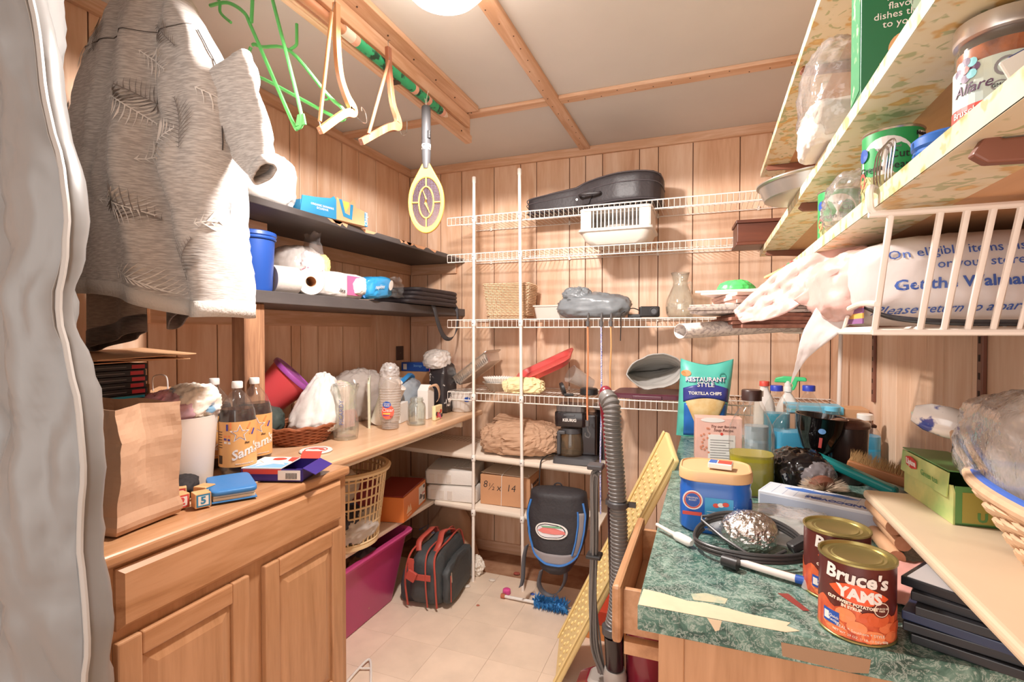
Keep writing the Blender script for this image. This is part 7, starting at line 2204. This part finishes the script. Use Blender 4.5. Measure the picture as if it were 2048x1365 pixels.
for i in range(6):
    lb = ('lowest black disc case of the stack beside the yam can', 'second black disc case from the counter', 'third disc case of the stack, with navy spine', 'fourth black disc case of the stack', 'fifth disc case, skewed towards the wall', 'topmost disc case with pale cover under the cream board')[i]
    t = thing('disc_case', lb, 'disc case', (.375 + (.004, -.006, .0, .01, .015, .012)[i], .965 + (.0, .01, .006, .0, .01, .018)[i], dz), (-24, -22, -28, -25, -30, -36)[i], 'black disc cases')
    MB().bb(-.065, .065, -.09, .09, 0, .0135).build('case', (M_dvd, M_dvd, mat('dvd_navy', '2a3550', .3), M_dvd, M_dvd, M_dvd)[i], t, bev=.0015)
    if i == 5:
        patch(t, 'cover', -.058, .062, -.086, .086, frame((0, 0, .0136), (1, 0, 0), (0, 1, 0)), mat('pale_cover', 'b8b4b4', .4))
    if i in (0, 1):
        patch(t, 'spine_label', -.05, .05, .003, .010, frame((-.0652, 0, 0), (0, -1, 0), (0, 0, 1)), mat('grey_spine', '9a9a9c', .4))
    dz += .0138

# cream board on dowels and what stands on it
bd = thing('cream_board', 'loose cream shelf board resting above the right counter', 'board', (0, 0, 0))
MB().bb(.325, XR - .014, -.30, 1.34, 1.000, 1.020).build('board', mat('cream_board', 'd6c0a2', .45, var=.05, vs=6), bd, bev=.008, segs=3)
for z, x in ((.985, .345), (.955, .36), (.925, .35)):
    MB().tube([(x, 1.20, z), (x + .0, 1.345, z)], .0148, 14).build('dowel', wood('dowel', 'd9b08a', 'b88a62', 'y', 4, .5, 8), bd, smooth=True)
MB().bb(.48, .54, 1.05, 1.32, ZR, .9995).build('support_block', M_oakx, bd)
lt = thing('tea_box', 'opened yellow green box of green tea bags on the cream board', 'tea box', (.455, 1.252, 1.0205), -87)
M_tea = mat('tea_yellow', 'd6d68c', .4, col2='9fbd72', vs=9, lo=.36, hi=.6); M_teag = mat('tea_green', '5f9050', .4)
MB().bb(-.105, .105, -.04, .04, 0, .003).bb(-.105, .105, .037, .04, 0, .088).bb(-.105, -.102, -.04, .04, 0, .088).bb(.102, .105, -.04, .04, 0, .07).build('carton', M_teag, lt)
poly(lt, 'front_panel', [(-.105, 0), (.105, 0), (.105, .058), (.098, .070), (.07, .066), (.03, .062), (-.02, .068), (-.06, .060), (-.105, .066)], frame((0, -.0402, 0), (1, 0, 0), (0, 0, 1)), M_tea, .003)
MB().box((-.01, -.004, .092), (.20, .082, .0025), rot(x=-3)).build('lid', M_teag, lt)
MB().box((-.01, -.0455, .068), (.20, .0025, .045), rot(x=-4)).build('lid_flap', M_tea, lt)
Fl = frame((-.055, -.0495, .074), (1, 0, 0), (0, -.06, 1))
poly(lt, 'red_badge', [(-.025, -.008), (0, -.013), (.025, -.008), (.025, .008), (0, .013), (-.025, .008)], Fl, mat('badge_red', 'd0362e', .4))
txt(lt, 'Lipton', .017, frame((-.055, -.0503, .074), (1, 0, 0), (0, -.06, 1)), M_wht, bold=.0006)
txt(lt, 'Green tea', .017, frame((.025, -.0497, .066), (1, 0, 0), (0, -.06, 1)), M_teag)
patch(lt, 'end_print', -.03, .03, .005, .060, frame((.1052, 0, 0), (0, 1, 0), (0, 0, 1)), mat('tea_olive', 'a89a4a', .4))
txt(lt, 'U', .022, frame((.1062, .0, .016), (0, 1, 0), (0, 0, 1)), M_teag, bold=.001)
bk2 = thing('handled_basket', 'tall wicker basket with blue trim and painted handle on the cream board', 'basket', (.468, .885, 1.0205), 0)
woven(.035, .12, .085, .245, .102, 12, 15, .0052, .004, 90, .006).build('weave', M_wickl, bk2, smooth=True)
mb = MB()
for i in range(30):
    a = 2*PI*i/30
    mb.tube([(.030*math.cos(a), .10*math.sin(a), .004), (.085*math.cos(a), .245*math.sin(a), .108)], .0032, 5)
mb.build('stakes', M_wickl, bk2)
MB().tube([(.087*math.cos(2*PI*i/60), .248*math.sin(2*PI*i/60), .114) for i in range(60)], .009, 8, True).build('rim', M_wickl, bk2, smooth=True)
MB().tube([(.080*math.cos(2*PI*i/60), .238*math.sin(2*PI*i/60), .122) for i in range(60)], .006, 8, True).build('blue_trim', mat('cobalt_reed', '3a66c0', .4), bk2, smooth=True)
for s in (-1, 1):
    hpth = catmull([(-.055, .16 + .03*s, .125), (-.05, .225 + .03*s, .150), (-.035, .285 + .022*s, .172)], 8)
    MB().tube(hpth, .006, 8).build('handle_stem', M_wickl, bk2, smooth=True)
    MB().tube([p + V(.006, 0, .006) for p in hpth], .0042, 6).build('blue_wrap', mat('cobalt_reed', '3a66c0'), bk2, smooth=True)
o = MB().lathe([(0, -.056), (.016, -.052), (.027, -.03), (.030, 0), (.028, .03), (.018, .048), (.010, .052), (0, .052)], n=28).build('ceramic_grip', mat('painted_ceramic', 'e6ddd6', .12, col2='3f4a94', vs=22, lo=.45, hi=.5, coat=.8), bk2, smooth=True)
o.location = (-.042, .315, .178); o.rotation_euler = V(.85, -.35, -.22).to_track_quat('Z', 'Y').to_euler()
bgc = thing('clear_bag', 'large clear plastic bag spilling out of the handled basket', 'bag', (.478, .98, 1.10))
crumple((.15, .34, .17), 361, .14, e=.7, nu=70, nv=44).build('film', clear('basket_film', 'f7f4f1', .34, .08, 2.2, .6, 26), bgc, smooth='all')
crumple((.07, .12, .10), 363, .15, e=.8).build('white_paper', M_wht, bgc, smooth='all').location = (.01, -.06, .02)
